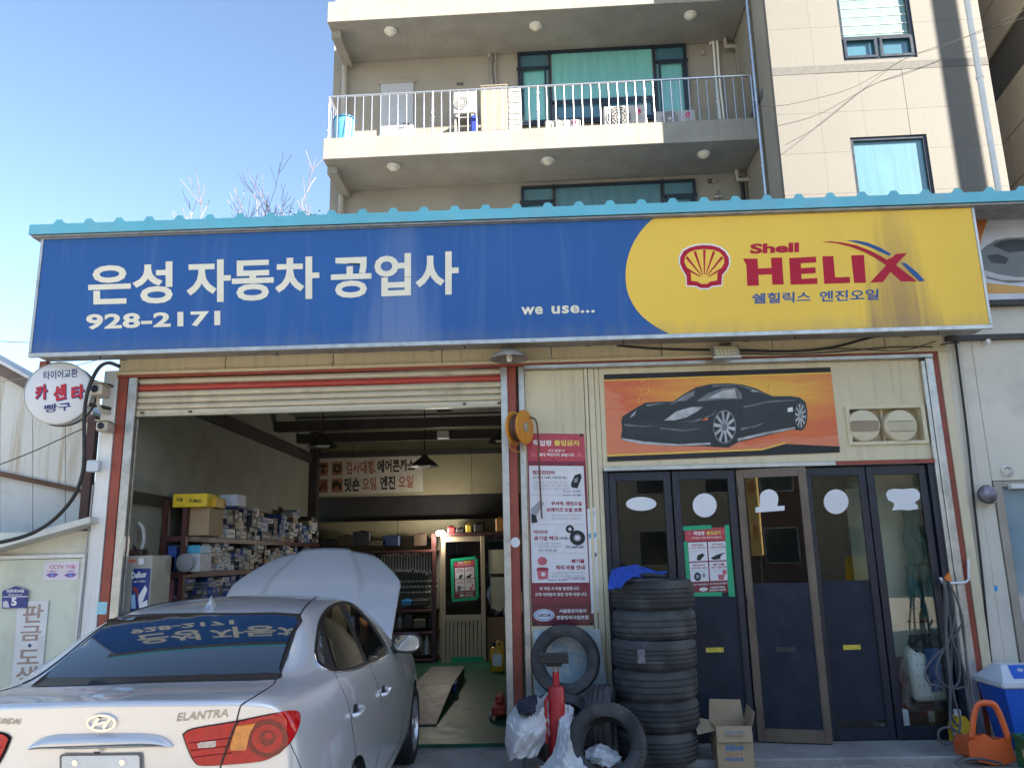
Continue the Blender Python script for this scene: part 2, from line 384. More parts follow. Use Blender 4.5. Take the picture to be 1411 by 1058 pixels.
# roof: corrugated sheet with a turquoise edge flashing
RY = -.52
zr = lambda px: PY(px, 300, RY).x
def roofz(x):                                    # lower line of the flashing follows the sign top
    return 4.80+(.0)*(x)
top = []; ribx = []
x = -4.72; pitch = .288
while x < 5.6: ribx.append(x); x += pitch
poly = []
z0, z1 = 4.712, 4.81
pts = [(-4.71, z1)]
for rx in ribx[1:]:
    pts += [(rx-.05, z1), (rx-.025, z1+.042), (rx+.025, z1+.042), (rx+.05, z1)]
pts.append((5.62, z1))
V = []; F = []
for (px_, pz_) in pts: V += [(px_, RY, z0), (px_, RY, pz_)]
for i in range(len(pts)-1): F.append((2*i, 2*i+2, 2*i+3, 2*i+1))
n = len(V); V += [(a, RY+.012, c) for a, b, c in V]; F += [tuple(i+n for i in f[::-1]) for f in F]
F += [(2*i+1, 2*i+3, 2*i+3+n, 2*i+1+n) for i in range(len(pts)-1)]+[(2*i, 2*i+n, 2*i+2+n, 2*i+2) for i in range(len(pts)-1)]
F += [(0, 1, 1+n, n), (2*len(pts)-2, 2*len(pts)-2+n, 2*len(pts)-1+n, 2*len(pts)-1)]
obj('roof_flashing', V, F, TEAL, shop)
V = []; F = []
for (px_, pz_) in pts: V += [(px_, RY+.013, pz_-.012), (px_, 6.6, pz_+.45)]
for i in range(len(pts)-1): F.append((2*i, 2*i+2, 2*i+3, 2*i+1))
obj('roof_sheet', V, F, TEAL, shop)
MB().box(-4.71, -4.695, RY+.012, .6, z0, z1).box(-4.69, 5.6, -.5, -.16, z0-.02, z0-.004).build('roof_soffit', ALUD, shop)
MB().prismY([(-4.78, 4.85), (-4.3, 4.9), (-4.15, 4.855), (-4.4, 4.84)], -.3, .2).build('lifted_flashing', ALUD, shop)
for xx in (-4.0, -2.5, -1.0, .5, 2.0, 3.5): box('bracket', xx, xx+.05, -.16, -.002, 3.6, 3.66, DARKST, shop)

# ---------------------------------------------------------------- shop sign
SY = -.45
sgn = thing('shop_sign', 'long blue and yellow lightbox sign along the front of the repair shop', 'sign', (-.27, SY, 3.56))
def stained(name, base, stain, specs, streakamt):
    m = mat(name, base, .42, spec=.22, var=.05, vs=.8, dirt=streakamt, dcol=stain, ds=1.6, streak=True, dlo=.52, dhi=.78, rvar=.08)
    if specs:
        N = m.node_tree.nodes; L = m.node_tree.links; b = N['Principled BSDF']; src = b.inputs['Base Color'].links[0].from_socket
        tc = N.new('ShaderNodeTexCoord'); sp = N.new('ShaderNodeSeparateXYZ'); L.new(tc.outputs['Object'], sp.inputs[0])
        no = N.new('ShaderNodeTexNoise'); no.inputs['Scale'].default_value = 2.2; no.inputs['Detail'].default_value = 7
        mp = N.new('ShaderNodeMapping'); mp.inputs['Scale'].default_value = (5, 1, .35); L.new(tc.outputs['Object'], mp.inputs[0]); L.new(mp.outputs[0], no.inputs[0])
        cx, wd, zt, zb, amt, col = specs
        def mth(op, a, b2):
            q = N.new('ShaderNodeMath'); q.operation = op
            for i, v in enumerate((a, b2)):
                if isinstance(v, (int, float)): q.inputs[i].default_value = v
                else: L.new(v, q.inputs[i])
            q.use_clamp = False; return q.outputs[0]
        t = mth('DIVIDE', mth('SUBTRACT', zt, sp.outputs[2]), zt-zb)          # 0 at the top, 1 at the foot of the stain
        half = mth('MULTIPLY', mth('ADD', mth('MULTIPLY', t, .5), .35), wd)
        d = mth('DIVIDE', mth('ABSOLUTE', mth('SUBTRACT', sp.outputs[0], cx), 0), half)
        e = mth('SUBTRACT', mth('ADD', 1.0, mth('MULTIPLY', mth('SUBTRACT', no.outputs[0], .5), 2.6)), d)
        q = N.new('ShaderNodeMapRange'); q.inputs[1].default_value = -.35; q.inputs[2].default_value = .75; q.inputs[4].default_value = amt; L.new(e, q.inputs[0])
        f2 = mth('MULTIPLY', q.outputs[0], mth('MINIMUM', mth('ADD', mth('MULTIPLY', t, .8), .25), 1.0))
        mx = N.new('ShaderNodeMix'); mx.data_type = 'RGBA'; mx.inputs[7].default_value = (*col, 1)
        L.new(f2, mx.inputs[0]); L.new(src, mx.inputs[6])
        # grime gathered along the lower edge, in runs
        g1 = mth('DIVIDE', mth('SUBTRACT', 3.56+.34, sp.outputs[2]), .34); no2 = N.new('ShaderNodeTexNoise'); no2.inputs['Scale'].default_value = 2.5; no2.inputs['Detail'].default_value = 8
        mp2 = N.new('ShaderNodeMapping'); mp2.inputs['Scale'].default_value = (4, 1, .4); L.new(tc.outputs['Object'], mp2.inputs[0]); L.new(mp2.outputs[0], no2.inputs[0])
        q2 = N.new('ShaderNodeMapRange'); q2.inputs[1].default_value = .45; q2.inputs[2].default_value = 1.1; q2.inputs[4].default_value = .42; L.new(mth('MULTIPLY', g1, mth('ADD', no2.outputs[0], .3)), q2.inputs[0])
        mx2 = N.new('ShaderNodeMix'); mx2.data_type = 'RGBA'; mx2.inputs[7].default_value = (.2, .2, .2, 1); L.new(q2.outputs[0], mx2.inputs[0]); L.new(mx.outputs[2], mx2.inputs[6]); L.new(mx2.outputs[2], b.inputs['Base Color'])
    return m
SBLUE = stained('sign_blue_face', (.03, .11, .33), (.2, .28, .45), (-1.2, .42, 4.72, 3.5, .28, (.4, .45, .55)), .22)
SYEL = stained('sign_yellow_face', (.88, .57, .08), (.7, .45, .13), (3.3, .36, 4.72, 3.56, .75, (.3, .17, .11)), .2)
SX0, SX1, SZ0, SZ1 = -4.61, 4.065, 3.562, 4.695
box('sign_box', SX0, SX1, SY+.004, SY+.28, SZ0, SZ1, ALUD, sgn)
fm = MB()
for a, b, c, d in ((SX0-.012, SX1+.012, SZ0-.03, SZ0+.01), (SX0-.012, SX1+.012, SZ1-.008, SZ1+.02), (SX0-.012, SX0+.012, SZ0+.011, SZ1-.009), (SX1-.012, SX1+.012, SZ0+.011, SZ1-.009)):
    fm.box(a, b, SY-.014, SY+.02, c, d, .003)
fm.build('sign_frame', ALU, sgn)
box('blue_face', SX0+.013, SX1-.013, SY-.003, SY+.003, SZ0+.011, SZ1-.01, SBLUE, sgn)
arc = [(905.5, 297), (889, 312), (875, 331), (866, 352), (862, 376), (864, 400), (873, 421), (886, 437), (903, 450), (922, 460)]
arcw = [PY(p.x, p.y, SY) for p in bez([(a, b, 0) for a, b in arc], 5)]
ap = [(p.x, min(max(p.z, SZ0+.012), SZ1-.011)) for p in arcw]
ap[0] = (ap[0][0], SZ1-.011); ap[-1] = (ap[-1][0], SZ0+.012)
MB().prismY(ap+[(SX1-.014, SZ0+.012), (SX1-.014, SZ1-.011)], SY-.0065, SY-.0035).build('yellow_face', SYEL, sgn)
Y1 = SY-.0075
def T4(s, TL, TR, BR, BL, m, par, Y, bold=.03, name='lettering', **k): return text_quad(name, s, [TL, TR, BR, BL], m, par, Y, bold, **k)
T4('은성', (121.5, 365), (238, 360), (238, 417.5), (121.5, 421), IVORY, sgn, Y1, .028)
T4('자동차', (257, 359), (440, 353), (440, 411.5), (257, 417.5), IVORY, sgn, Y1, .028)
T4('공업사', (456, 353), (632, 346), (632, 405.5), (456, 411.5), IVORY, sgn, Y1, .028)
T4('928-2171', (118.5, 433), (303.5, 428), (303.5, 448.5), (118.5, 454.5), IVORY, sgn, Y1, .035, space=1.05)
T4('we', (718, 423), (748, 422), (748, 433), (718, 434), IVORY, sgn, Y1, .03, space=1.1); T4('use...', (760, 421.5), (819.5, 419.5), (819.5, 430.7), (760, 432.7), IVORY, sgn, Y1, .03, space=1.1)
Y2 = SY-.0085
SRED = mat('sign_red_print', (.45, .012, .035), .45, var=.05, spec=.2); SNAVY = mat('sign_blue_print', (.03, .1, .3), .45, spec=.2)
# scallop shell emblem
pec = [(946.5, 393), (946, 380), (941, 372), (937, 363), (937.5, 354), (942, 346), (950, 341.5), (960, 338.8), (970, 337.8), (981, 338.5), (991, 341.5), (999, 347), (1004, 355), (1004.5, 364), (1001, 372), (995, 379), (994, 392.5), (981, 394), (976, 397), (965, 397), (960, 394)]
flat('emblem_border', [(970.5+(x-970.5)*1.06, 367.5+(y-367.5)*1.07) for x, y in pec], SY-.0068, WHITE, sgn, .002)
flat('emblem_shell', pec, SY-.009, SRED, sgn, .002)
inner = [(952.5, 387), (952, 377), (946.5, 369), (943, 361), (944, 354), (949, 348.5), (957, 345), (970, 343.4), (983, 344.6), (992, 348.2), (997.3, 354.5), (998, 362), (994, 370), (988.5, 377), (988, 386.5), (979, 388), (974, 391.5), (966.5, 391.5), (961, 388)]
flat('emblem_shell', inner, SY-.0112, SYEL, sgn, .002)
for a in (-63, -42, -21, 0, 21, 42, 63):
    r1, r0 = (37 if abs(a) < 50 else 29), 6; b = (970.5, 384)
    ca, sa = math.sin(R(a)), math.cos(R(a)); w1, w0 = 1.75, .5
    flat('emblem_rib', [(b[0]+ca*r0-sa*w0, b[1]-sa*r0-ca*w0), (b[0]+ca*r0+sa*w0, b[1]-sa*r0+ca*w0), (b[0]+ca*r1+sa*w1, b[1]-sa*r1*1.08+ca*w1), (b[0]+ca*r1-sa*w1, b[1]-sa*r1*1.08-ca*w1)], SY-.0134, SRED, sgn, .0015)
T4('Shell', (1033.5, 336), (1101, 334), (1101, 347.5), (1033.5, 350), SRED, sgn, Y2, .045)
def cs(pts): return [(850+x/2.515, 250+y/2.515) for x, y in pts]
LET = {'H': [(437, 268), (487, 268), (489, 302), (536, 300), (534, 265), (572, 264), (578, 357), (539, 358), (537, 322), (490, 324), (492, 361), (452, 362), (449, 290)],
       'E': [(597, 266), (690, 261), (691, 281), (637, 284), (638, 301), (688, 298), (689, 318), (639, 321), (640, 338), (694, 335), (695, 355), (602, 358)],
       'L': [(712, 260), (750, 259), (756, 333), (807, 331), (808, 352), (719, 355)],
       'I': [(812, 257), (856, 255), (863, 351), (822, 352)],
       'X': [(877, 351), (937, 287), (918, 262), (935, 272), (955, 263), (966, 252), (1006, 248), (967, 290), (1041, 347), (985, 347), (948, 313), (922, 349)]}
for ch, P in LET.items(): flat('lettering', cs(P), SY-.0068, SRED, sgn, .002)
flat('red_swoosh', cs([(712, 210), (740, 208), (780, 212), (830, 222), (880, 241), (925, 265), (955, 288), (960, 300), (930, 288), (900, 268), (860, 246), (810, 226), (760, 214)]), SY-.0092, SRED, sgn, .002)
flat('blue_swoosh', cs([(795, 205), (830, 205), (870, 213), (915, 231), (950, 252), (944, 258), (910, 243), (870, 225), (830, 213)]), SY-.0068, SNAVY, sgn, .002)
flat('blue_swoosh', cs([(985, 282), (1000, 283), (1040, 315), (1067, 345), (1048, 346), (1020, 318)]), SY-.0114, SNAVY, sgn, .002)
T4('쉘힐릭스', (1036.5, 404), (1117, 401.5), (1117, 416), (1036.5, 419), SNAVY, sgn, Y2, .02)
T4('엔진오일', (1129.5, 401), (1211, 398), (1211, 413), (1129.5, 416), SNAVY, sgn, Y2, .02)
for px_ in (135, 380, 640, 860, 1100, 1300):
    p = PY(px_, 480, SY); MB().tube([(p.x, SY+.05, SZ0-.031), (p.x, SY+.05, SZ0-.05)], .008, 6).build('bolt', DARKST, sgn)

# ---------------------------------------------------------------- roller shutter
sh = thing('roller_shutter', 'half raised ivory roller shutter with one red slat over the garage bay', 'roller shutter', ((gl1+gr0)/2, .03, 3.08))
SHI = mat('ivory_slat_paint', (.55, .49, .36), .4, .2, var=.1, vs=3, dirt=.55, dcol=(.2, .16, .1), ds=3)
SHR = mat('red_slat_paint', (.42, .05, .035), .4, .1, var=.1, dirt=.3, ds=4)
za, zb = 3.42, 3.105; nsl = 5; hgt = (za-zb)/nsl
prof = [(-.002, 0), (-.016, .18), (-.02, .5), (-.016, .82), (-.002, 1)]
for i in range(nsl):
    zt = za-i*hgt; P = [(.035+a, zt-hgt+.003+b*(hgt-.005)) for a, b in prof]+[(.045, zt-.002), (.045, zt-hgt+.002)]
    MB().prismX(P, gl1+.002, gr0-.002).build('slat', SHR if i == 1 else SHI, sh)
MB().box(gl1+.002, gr0-.002, .01, .05, zb-.045, zb-.002, .004).box(gl1+.002, gr0-.002, .0, .06, zb-.062, zb-.046, .003).build('bottom_bar', SHI, sh)
for px_ in (196, 262, 640, 688):
    x = PY(px_, 562, 0).x; box('catch', x-.015, x+.015, -.008, .009, zb-.035, zb-.02, DARKST, sh)

# ---------------------------------------------------------------- banner with a sports car
bn = thing('car_banner', 'orange printed banner showing a black sports car above the folding doors', 'banner', (1.7, 0, 2.9))
m = mat('orange_banner_print', (.75, .2, .06), .35, var=.05)
N = m.node_tree.nodes; L = m.node_tree.links; b = N['Principled BSDF']
tc = N.new('ShaderNodeTexCoord'); mp = N.new('ShaderNodeMapping'); mp.inputs['Location'].default_value = (-2.0, 0, -3.12); L.new(tc.outputs['Object'], mp.inputs[0])
mp2 = N.new('ShaderNodeMapping'); mp2.inputs['Scale'].default_value = (.55, 1, 1.5); L.new(mp.outputs[0], mp2.inputs[0])
no = N.new('ShaderNodeTexNoise'); no.inputs['Scale'].default_value = 3; no.inputs['Detail'].default_value = 4; mp3 = N.new('ShaderNodeMapping'); mp3.inputs['Scale'].default_value = (.7, 1, 5); L.new(tc.outputs['Object'], mp3.inputs[0]); L.new(mp3.outputs[0], no.inputs[0])
ln = N.new('ShaderNodeVectorMath'); ln.operation = 'LENGTH'; L.new(mp2.outputs[0], ln.inputs[0])
ad = N.new('ShaderNodeMath'); ad.operation = 'MULTIPLY_ADD'; ad.inputs[1].default_value = .55; L.new(no.outputs[0], ad.inputs[0]); L.new(ln.outputs['Value'], ad.inputs[2])
cr = N.new('ShaderNodeValToRGB'); L.new(ad.outputs[0], cr.inputs[0])
e = cr.color_ramp.elements; e[0].position = .45; e[0].color = (.8, .42, .03, 1); e[1].position = 1.9/2; e[1].color = (.66, .12, .03, 1)
q = e.new(.66); q.color = (.74, .26, .03, 1); q = e.new(1.0); q.color = (.68, .2, .09, 1)
L.new(cr.outputs[0], b.inputs['Base Color'])
BYB = .018
flat('sheet', [(832, 516), (1144, 506), (1157, 623), (837, 636)], BYB, m, bn, .006)
flat('border', [(832, 516), (1144, 506), (1145, 512.5), (832.3, 523)], BYB-.0065, BLACKI, bn, .0015)
flat('border', [(836.6, 629), (1050, 620.5), (1082, 611.5), (1157, 615), (1157, 623), (837, 636)], BYB-.0065, BLACKI, bn, .0015)
YEL = mat('yellow_print', (.8, .55, .06), .4)
flat('border', [(832.3, 523.3), (1145, 512.8), (1145.2, 514.5), (832.4, 525)], BYB-.0065, YEL, bn, .0015)
flat('border', [(836.5, 626.5), (1050, 618), (1082, 609), (1082, 611), (1050, 620), (836.6, 628.6)], BYB-.0065, YEL, bn, .0015)
def cb(pts): return [(820+x/2.94, 490+y/2.94) for x, y in pts]
CARB = mat('print_black', (.012, .014, .016), .35); CARG = mat('print_dark_green_grey', (.014, .018, .02), .35, var=.6, vs=2.6); CARL = mat('print_light_grey', (.42, .42, .42), .4, var=.4, vs=9); CARM = mat('print_mid_grey', (.14, .15, .16), .4, var=.6, vs=6)
L1 = BYB-.0085
flat('printed_car', cb([(106, 262), (112, 245), (140, 228), (165, 212), (205, 190), (265, 186), (315, 186), (360, 155), (410, 128), (470, 115), (545, 112), (600, 118), (650, 132), (690, 152), (720, 164), (790, 164), (830, 170), (852, 188), (860, 225), (852, 285), (830, 303), (800, 298), (700, 322), (580, 350), (540, 372), (490, 370), (440, 366), (300, 365), (200, 357), (130, 345), (104, 335), (110, 300)]), L1+.002, CARB, bn, .002)
flat('printed_panel', cb([(120, 262), (200, 262), (262, 262), (300, 270), (470, 262), (485, 300), (465, 352), (300, 352), (160, 335), (122, 320)]), L1, CARG, bn, .0015)
flat('printed_panel', cb([(600, 200), (780, 190), (805, 215), (775, 280), (650, 300), (590, 310)]), L1, CARG, bn, .0015)
flat('printed_panel', cb([(280, 262), (330, 225), (390, 208), (435, 208), (415, 225), (370, 250), (320, 262)]), L1, CARL, bn, .0015)
flat('printed_panel', cb([(410, 185), (460, 150), (520, 130), (570, 128), (592, 150), (595, 175), (520, 178)]), L1, CARM, bn, .0015)
flat('printed_panel', cb([(320, 186), (370, 155), (405, 140), (400, 160), (370, 182)]), L1, CARM, bn, .0015)
flat('printed_panel', cb([(455, 172), (520, 140), (565, 136), (575, 172)]), L1-.002, CARL, bn, .0012)
flat('printed_panel', cb([(140, 250), (165, 215), (250, 192), (290, 196), (200, 225)]), L1, CARG, bn, .0012)
flat('printed_panel', cb([(150, 238), (168, 220), (160, 240), (140, 252)]), L1-.002, CARL, bn, .0012)
flat('printed_panel', cb([(108, 333), (200, 348), (340, 358), (468, 352), (468, 360), (330, 366), (190, 358), (108, 342)]), L1-.002, CARL, bn, .0012)
flat('printed_panel', cb([(578, 335), (690, 310), (810, 288), (810, 296), (690, 320), (578, 346)]), L1-.002, CARL, bn, .0012)
flat('printed_panel', cb([(150, 318), (220, 322), (255, 330), (255, 345), (160, 335)]), L1-.002, CARB, bn, .0012)
flat('printed_panel', cb([(680, 285), (720, 255), (770, 225), (780, 270)]), L1-.002, CARB, bn, .0012)
flat('printed_panel', cb([(432, 252), (455, 250), (458, 260), (435, 262)]), L1-.002, mat('print_orange', (.7, .15, .03), .4), bn, .0012)
flat('printed_panel', cb([(780, 212), (800, 208), (802, 226), (780, 228)]), L1-.002, WHITE, bn, .0012)
for P in ([(300, 196), (352, 172), (405, 158), (400, 162), (350, 178), (306, 200)], [(205, 198), (262, 191), (310, 190), (255, 197), (212, 205)], [(330, 268), (400, 262), (470, 240), (500, 212), (480, 240), (410, 268)], [(600, 205), (700, 184), (790, 178), (820, 182), (790, 183), (700, 190), (604, 212)],
          [(590, 292), (650, 282), (690, 270), (655, 288), (592, 302)], [(118, 276), (190, 284), (255, 283), (190, 289), (120, 284)], [(262, 290), (360, 300), (440, 292), (360, 306), (264, 298)], [(560, 116), (610, 124), (660, 142), (690, 158), (650, 144), (600, 128)], [(470, 120), (540, 117), (575, 119), (540, 122), (478, 126)], [(615, 150), (640, 140), (668, 150), (672, 164), (640, 170), (618, 166)]):
    flat('printed_highlight', cb(P), L1-.0022, CARM if P[0][0] not in (615,) else CARB, bn, .001)
flat('printed_highlight', cb([(626, 142), (645, 138), (660, 146), (640, 148)]), L1-.0036, CARL, bn, .001)
for cx, cy, rx, ry in ((524, 288, 56, 82), (832, 243, 28, 60)):
    flat('printed_tyre', cb(ell(cx, cy, rx, ry, 32)), L1-.0024, CARB, bn, .0012)
    flat('printed_rim', cb(ell(cx, cy, rx*.84, ry*.84, 32)), L1-.004, CARM, bn, .0012)
    flat('printed_rim', cb(ell(cx, cy, rx*.76, ry*.76, 32)), L1-.0056, CARB, bn, .0012)
    for i in range(10):
        a = R(36*i+8); w_ = .11
        flat('printed_spoke', cb([(cx+rx*.15*math.cos(a-.5), cy+ry*.15*math.sin(a-.5)), (cx+rx*.15*math.cos(a+.5), cy+ry*.15*math.sin(a+.5)), (cx+rx*.78*math.cos(a+w_), cy+ry*.78*math.sin(a+w_)), (cx+rx*.78*math.cos(a-w_), cy+ry*.78*math.sin(a-w_))]), L1-.0072, CARL, bn, .0012)
    flat('printed_rim', cb(ell(cx, cy, rx*.2, ry*.2, 16)), L1-.0088, CARM, bn, .0012)
random.seed(3)
for i in range(60):
    x = random.choice((175, 185, 195, 210, 215, 650, 700, 712)); y = 95+random.random()*(95 if x < 300 else 45)
    flat('printed_dots', cb([(x, y), (x+4, y), (x+4, y+3), (x, y+3)]), BYB-.0065, YEL, bn, .001)
# ================================================================ folding glass doors
GLASS = glass_mat('door_glass', (.95, .97, .96))
FILM = mat('navy_film', (.013, .018, .034), .5, spec=.3, var=.25, vs=5, dirt=.3, dcol=(.05, .055, .07), ds=4)
DY = .03; DB = .06; DT = DZT+.03
def X3(px): return PY(px, 655, DY).x
fr = MB(); fr.box(DX0, 3.624, .0, .07, DT+.002, DT+.03); fr.box(DX0, X3(837), .0, .07, DB, DT); fr.box(X3(1278), 3.624, .0, .07, DB, DT)
fr.build('door_frame', DARKBLUE, shop)
zf = PY(1150, 800, DY).z
def leaf(l, r, desc, mt, film_top, film_bot, swing=0, handle=True, sw=.06):
    x0, x1 = X3(l), X3(r); W = x1-x0-.006
    d = thing('door_leaf', desc, 'door', (x0, DY, DB), 'folding glass door leaves', -R(swing))
    M = WM(d); H = DT-DB-.005
    def B(mb): return mb.xform(M)
    B(MB().box(0, sw, 0, .04, 0, H, .004)).build('stile', mt, d); B(MB().box(W-sw, W, 0, .04, 0, H, .004)).build('stile', mt, d)
    B(MB().box(sw, W-sw, .002, .038, H-.07, H-.002)).build('top_rail', mt, d); B(MB().box(sw, W-sw, .002, .038, .002, .095)).build('bottom_rail', mt, d)
    B(MB().box(sw, W-sw, .018, .024, .095, H-.07)).build('glass_pane', GLASS, d)
    b = MB()
    for a, c in ((sw, sw+.007), (W-sw-.007, W-sw)): b.box(a, c, .005, .017, .1, H-.075)
    b.box(sw+.008, W-sw-.008, .005, .017, .095, .106); b.box(sw+.008, W-sw-.008, .005, .017, H-.081, H-.07); B(b).build('glazing_bead', BLACKP if mt is DARKBLUE else BROWNF, d)
    if film_top: B(MB().box(sw+.0075, W-sw-.0075, .0155, .0178, film_bot-DB, film_top-DB)).build('window_film', FILM, d)
    if handle:
        p = MB().box(W*.35, W*.62, .0115, .0153, .735, .775); B(p).build('door_sticker', YELS if ('poster' in desc or 'right of' in desc) else DARKST, d)
    for hz in (.25, H/2, H-.2): B(MB().tube([(.002, -.008, hz-.04), (.002, -.008, hz+.04)], .009, 8)).build('hinge', BLACKM, d, True)
    return d, M, W, H
YELS = mat('yellow_sticker', (.65, .52, .06), .4, var=.2, vs=20)
fb = PY(1150, 993, DY).z
d1 = leaf(838, 924.5, 'navy folding glass door leaf behind the tyre stack with oval white sticker', DARKBLUE, zf-.0, fb)
d2 = leaf(926, 1013, 'navy folding glass door leaf with the green-taped poster on it', DARKBLUE, zf, fb)
d3 = leaf(1014, 1107, 'brown framed glass door leaf standing ajar in the middle', BROWNF, PY(1060, 803, -.03).z, .15, swing=13)
d4 = leaf(1107.5, 1193.5, 'navy folding glass door leaf right of the open brown one', DARKBLUE, zf, fb)
d5 = leaf(1194.5, 1277.5, 'navy folding glass door leaf with a clear lower pane, next to the right post', DARKBLUE, None, None, handle=False)
def sticker(pts, Y, desc, grp='white stickers on the doors'):
    o = flat('sticker', pts, Y, PAPER, None, .0015); return tag(o, desc, 'sticker', grp)
SYK = DY+.0175
sticker(ell(883.5, 694, 21, 9.5, 32), SYK, 'oval white sticker on the leftmost door glass')
sticker(ell(971, 696, 16.5, 16.5, 32), SYK, 'round white sticker above the green-taped poster')
s3 = MB()
c3 = lambda pts: [(p.x, p.z) for p in (PY(x, y, -.05) for x, y in pts)]
P = [(1041, 699), (1047, 698), (1047, 688)]+[(1059.5+13*math.cos(R(a)), 687-13*math.sin(R(a))) for a in range(175, -11, -12)]+[(1071, 697), (1081, 696.5), (1081, 703), (1041, 706)]
# on the ajar leaf: push the points onto its plane
M3, W3 = d3[1], d3[2]; n3 = (M3.to_3x3() @ Vector((0, -1, 0))); o3 = M3 @ Vector((0, .0175, 0))
def onleaf(px, py, off=0.):
    r_ = ray(px, py); t = ((o3+n3*off)-CAM).dot(n3)/r_.dot(n3); return CAM+r_*t
V = [onleaf(*p) for p in P]; n = len(V); V += [onleaf(*p, off=.0015) for p in P]
tag(obj('sticker', V, [tuple(range(n, 2*n)), tuple(range(n))[::-1]]+[(i, (i+1) % n, (i+1) % n+n, i+n) for i in range(n)], PAPER), 'round white sticker with a bar under it on the brown door', 'sticker', 'white stickers on the doors')
sticker(ell(1152, 691, 17, 17, 32), SYK, 'round white sticker on the door right of the brown one')
sticker([(1220.5, 681), (1224, 675), (1232, 673), (1244, 674), (1256, 672.5), (1263, 674), (1268, 680), (1267, 687), (1262, 691), (1260, 693), (1264, 695), (1265, 701), (1252, 703), (1240, 702), (1229, 703), (1232, 696), (1231, 692), (1224, 689)], SYK, 'cloud shaped white sticker on the rightmost door')

# ---------------------------------------------------------------- notice poster (shared layout)
PMAR = mat('poster_maroon', (.2, .018, .04), .3, var=.05); PRED = mat('poster_red', (.48, .05, .07), .3, var=.05); PWHITE = mat('poster_white', (.7, .69, .71), .3, var=.03)
PTXT = mat('poster_crimson_print', (.3, .02, .05), .4); PPINK = mat('poster_pink', (.55, .12, .16), .4); PYEL = mat('poster_yellow_print', (.8, .6, .1), .4)
GREENT = mat('green_tape', (.005, .36, .17), .35, var=.1, vs=15)
def Q(quad, Y):
    c = [PY(*p, Y) for p in quad]
    def f(u, v): return (c[0]*(1-u)+c[1]*u)*(1-v)+(c[3]*(1-u)+c[2]*u)*v      # u right, v down
    return f
def fq(name, f, u0, v0, u1, v1, Y, m, par, th=.001):
    return flat(name, [f(u0, v0), f(u1, v0), f(u1, v1), f(u0, v1)], Y, m, par, th, raw=True)
def tq(f, s, u0, v0, u1, v1, Y, m, par, bold=.02):
    q = []
    for p in (f(u0, v0), f(u1, v0), f(u1, v1), f(u0, v1)):
        p = p.copy(); p.y = Y; q.append(p)
    return text_quad('lettering', s, q, m, par, None, bold, res=2)
def eq(f, cu, cv, ru, rv, Y, m, par, name='printed_picture', n=18): return flat(name, [f(a, b) for a, b in ell(cu, cv, ru, rv, n)], Y, m, par, .001, raw=True)
def poly(f, pts, Y, m, par, name='printed_picture'): return flat(name, [f(a, b) for a, b in pts], Y, m, par, .001, raw=True)

nb = thing('notice_banner', 'tall maroon and white notice banner hung on the cream wall by the red post', 'banner', (.3, 0, 1.4))
NY = .018
f = Q([(726, 597), (805, 598), (818, 861), (733, 862)], NY)
fq('sheet', f, 0, 0, 1, 1, NY, PMAR, nb, .003)
fq('header_print', f, 0.0, .003, 1, .15, NY-.0032, PRED, nb)
A = NY-.0045; B_ = NY-.0055; C_ = NY-.0068
tq(f, '작업장', .1, .036, .43, .068, A, WHITE, nb, .035); tq(f, '출입금지', .47, .034, .9, .066, A, PYEL, nb, .035)
tq(f, '사고 발생 시', .36, .085, .64, .1, A, WHITE, nb); tq(f, '절대 책임지지 않습니다.', .2, .106, .82, .124, A, WHITE, nb)
for u in (.1, .9): poly(f, [(u-.06, .125), (u, .095), (u+.06, .125)], NY-.0044, PPINK, nb, 'warning_triangle')
fq('white_print', f, .02, .175, .96, .785, NY-.0032, PWHITE, nb)
for v in (.33, .485, .635): fq('rule_print', f, .04, v, .94, v+.0015, NY-.0044, GREYI, nb)
tq(f, '점검진단비', .08, .2, .46, .222, B_, PTXT, nb, .04); tq(f, '(스캐너 사용, 시운전 등)', .08, .232, .66, .246, B_, BLACKI, nb, .02)
for i, s in enumerate(('그 외 차량 스캐너 장비 진단비', '차량 업그레이드 추가 비용은 별도', '진단에 대해 시간당 비용 발생합니다.')): tq(f, s, .08, .258+i*.017, .66+i*.03, .27+i*.017, B_, GREYI, nb, 0)
tq(f, '워셔액, 엔진오일', .38, .365, .9, .388, B_, PTXT, nb, .04); tq(f, '브레이크 오일 보충', .3, .397, .9, .42, B_, PTXT, nb, .04)
for i, s in enumerate(('엔진 오일이 아닌 단순 오일 보충 시', '추가 점검 비용이 발생합니다.')): tq(f, s, .38, .432+i*.017, .9, .444+i*.017, B_, GREYI, nb, 0)
tq(f, '타이어', .07, .515, .3, .536, B_, PTXT, nb, .04); tq(f, '공기압 체크', .07, .546, .48, .568, B_, PTXT, nb, .04); tq(f, '(보충)', .5, .55, .65, .566, B_, BLACKI, nb, .02)
for i, s in enumerate(('1인 기준, 2인 기준 별도', 'UP, 작업 시 비용이 발생합니다.')): tq(f, s, .07, .578+i*.016, .52, .59+i*.016, B_, GREYI, nb, 0)
tq(f, '폐기물', .68, .665, .9, .686, B_, PTXT, nb, .04); tq(f, '처리 비용 안내', .42, .696, .9, .72, B_, PTXT, nb, .04)
for i, s in enumerate(('소모(제품)을 직접 가져오시는 경우', '폐기물 처리 비용이 발생합니다.')): tq(f, s, .34, .73+i*.017, .9, .742+i*.017, B_, GREYI, nb, 0)
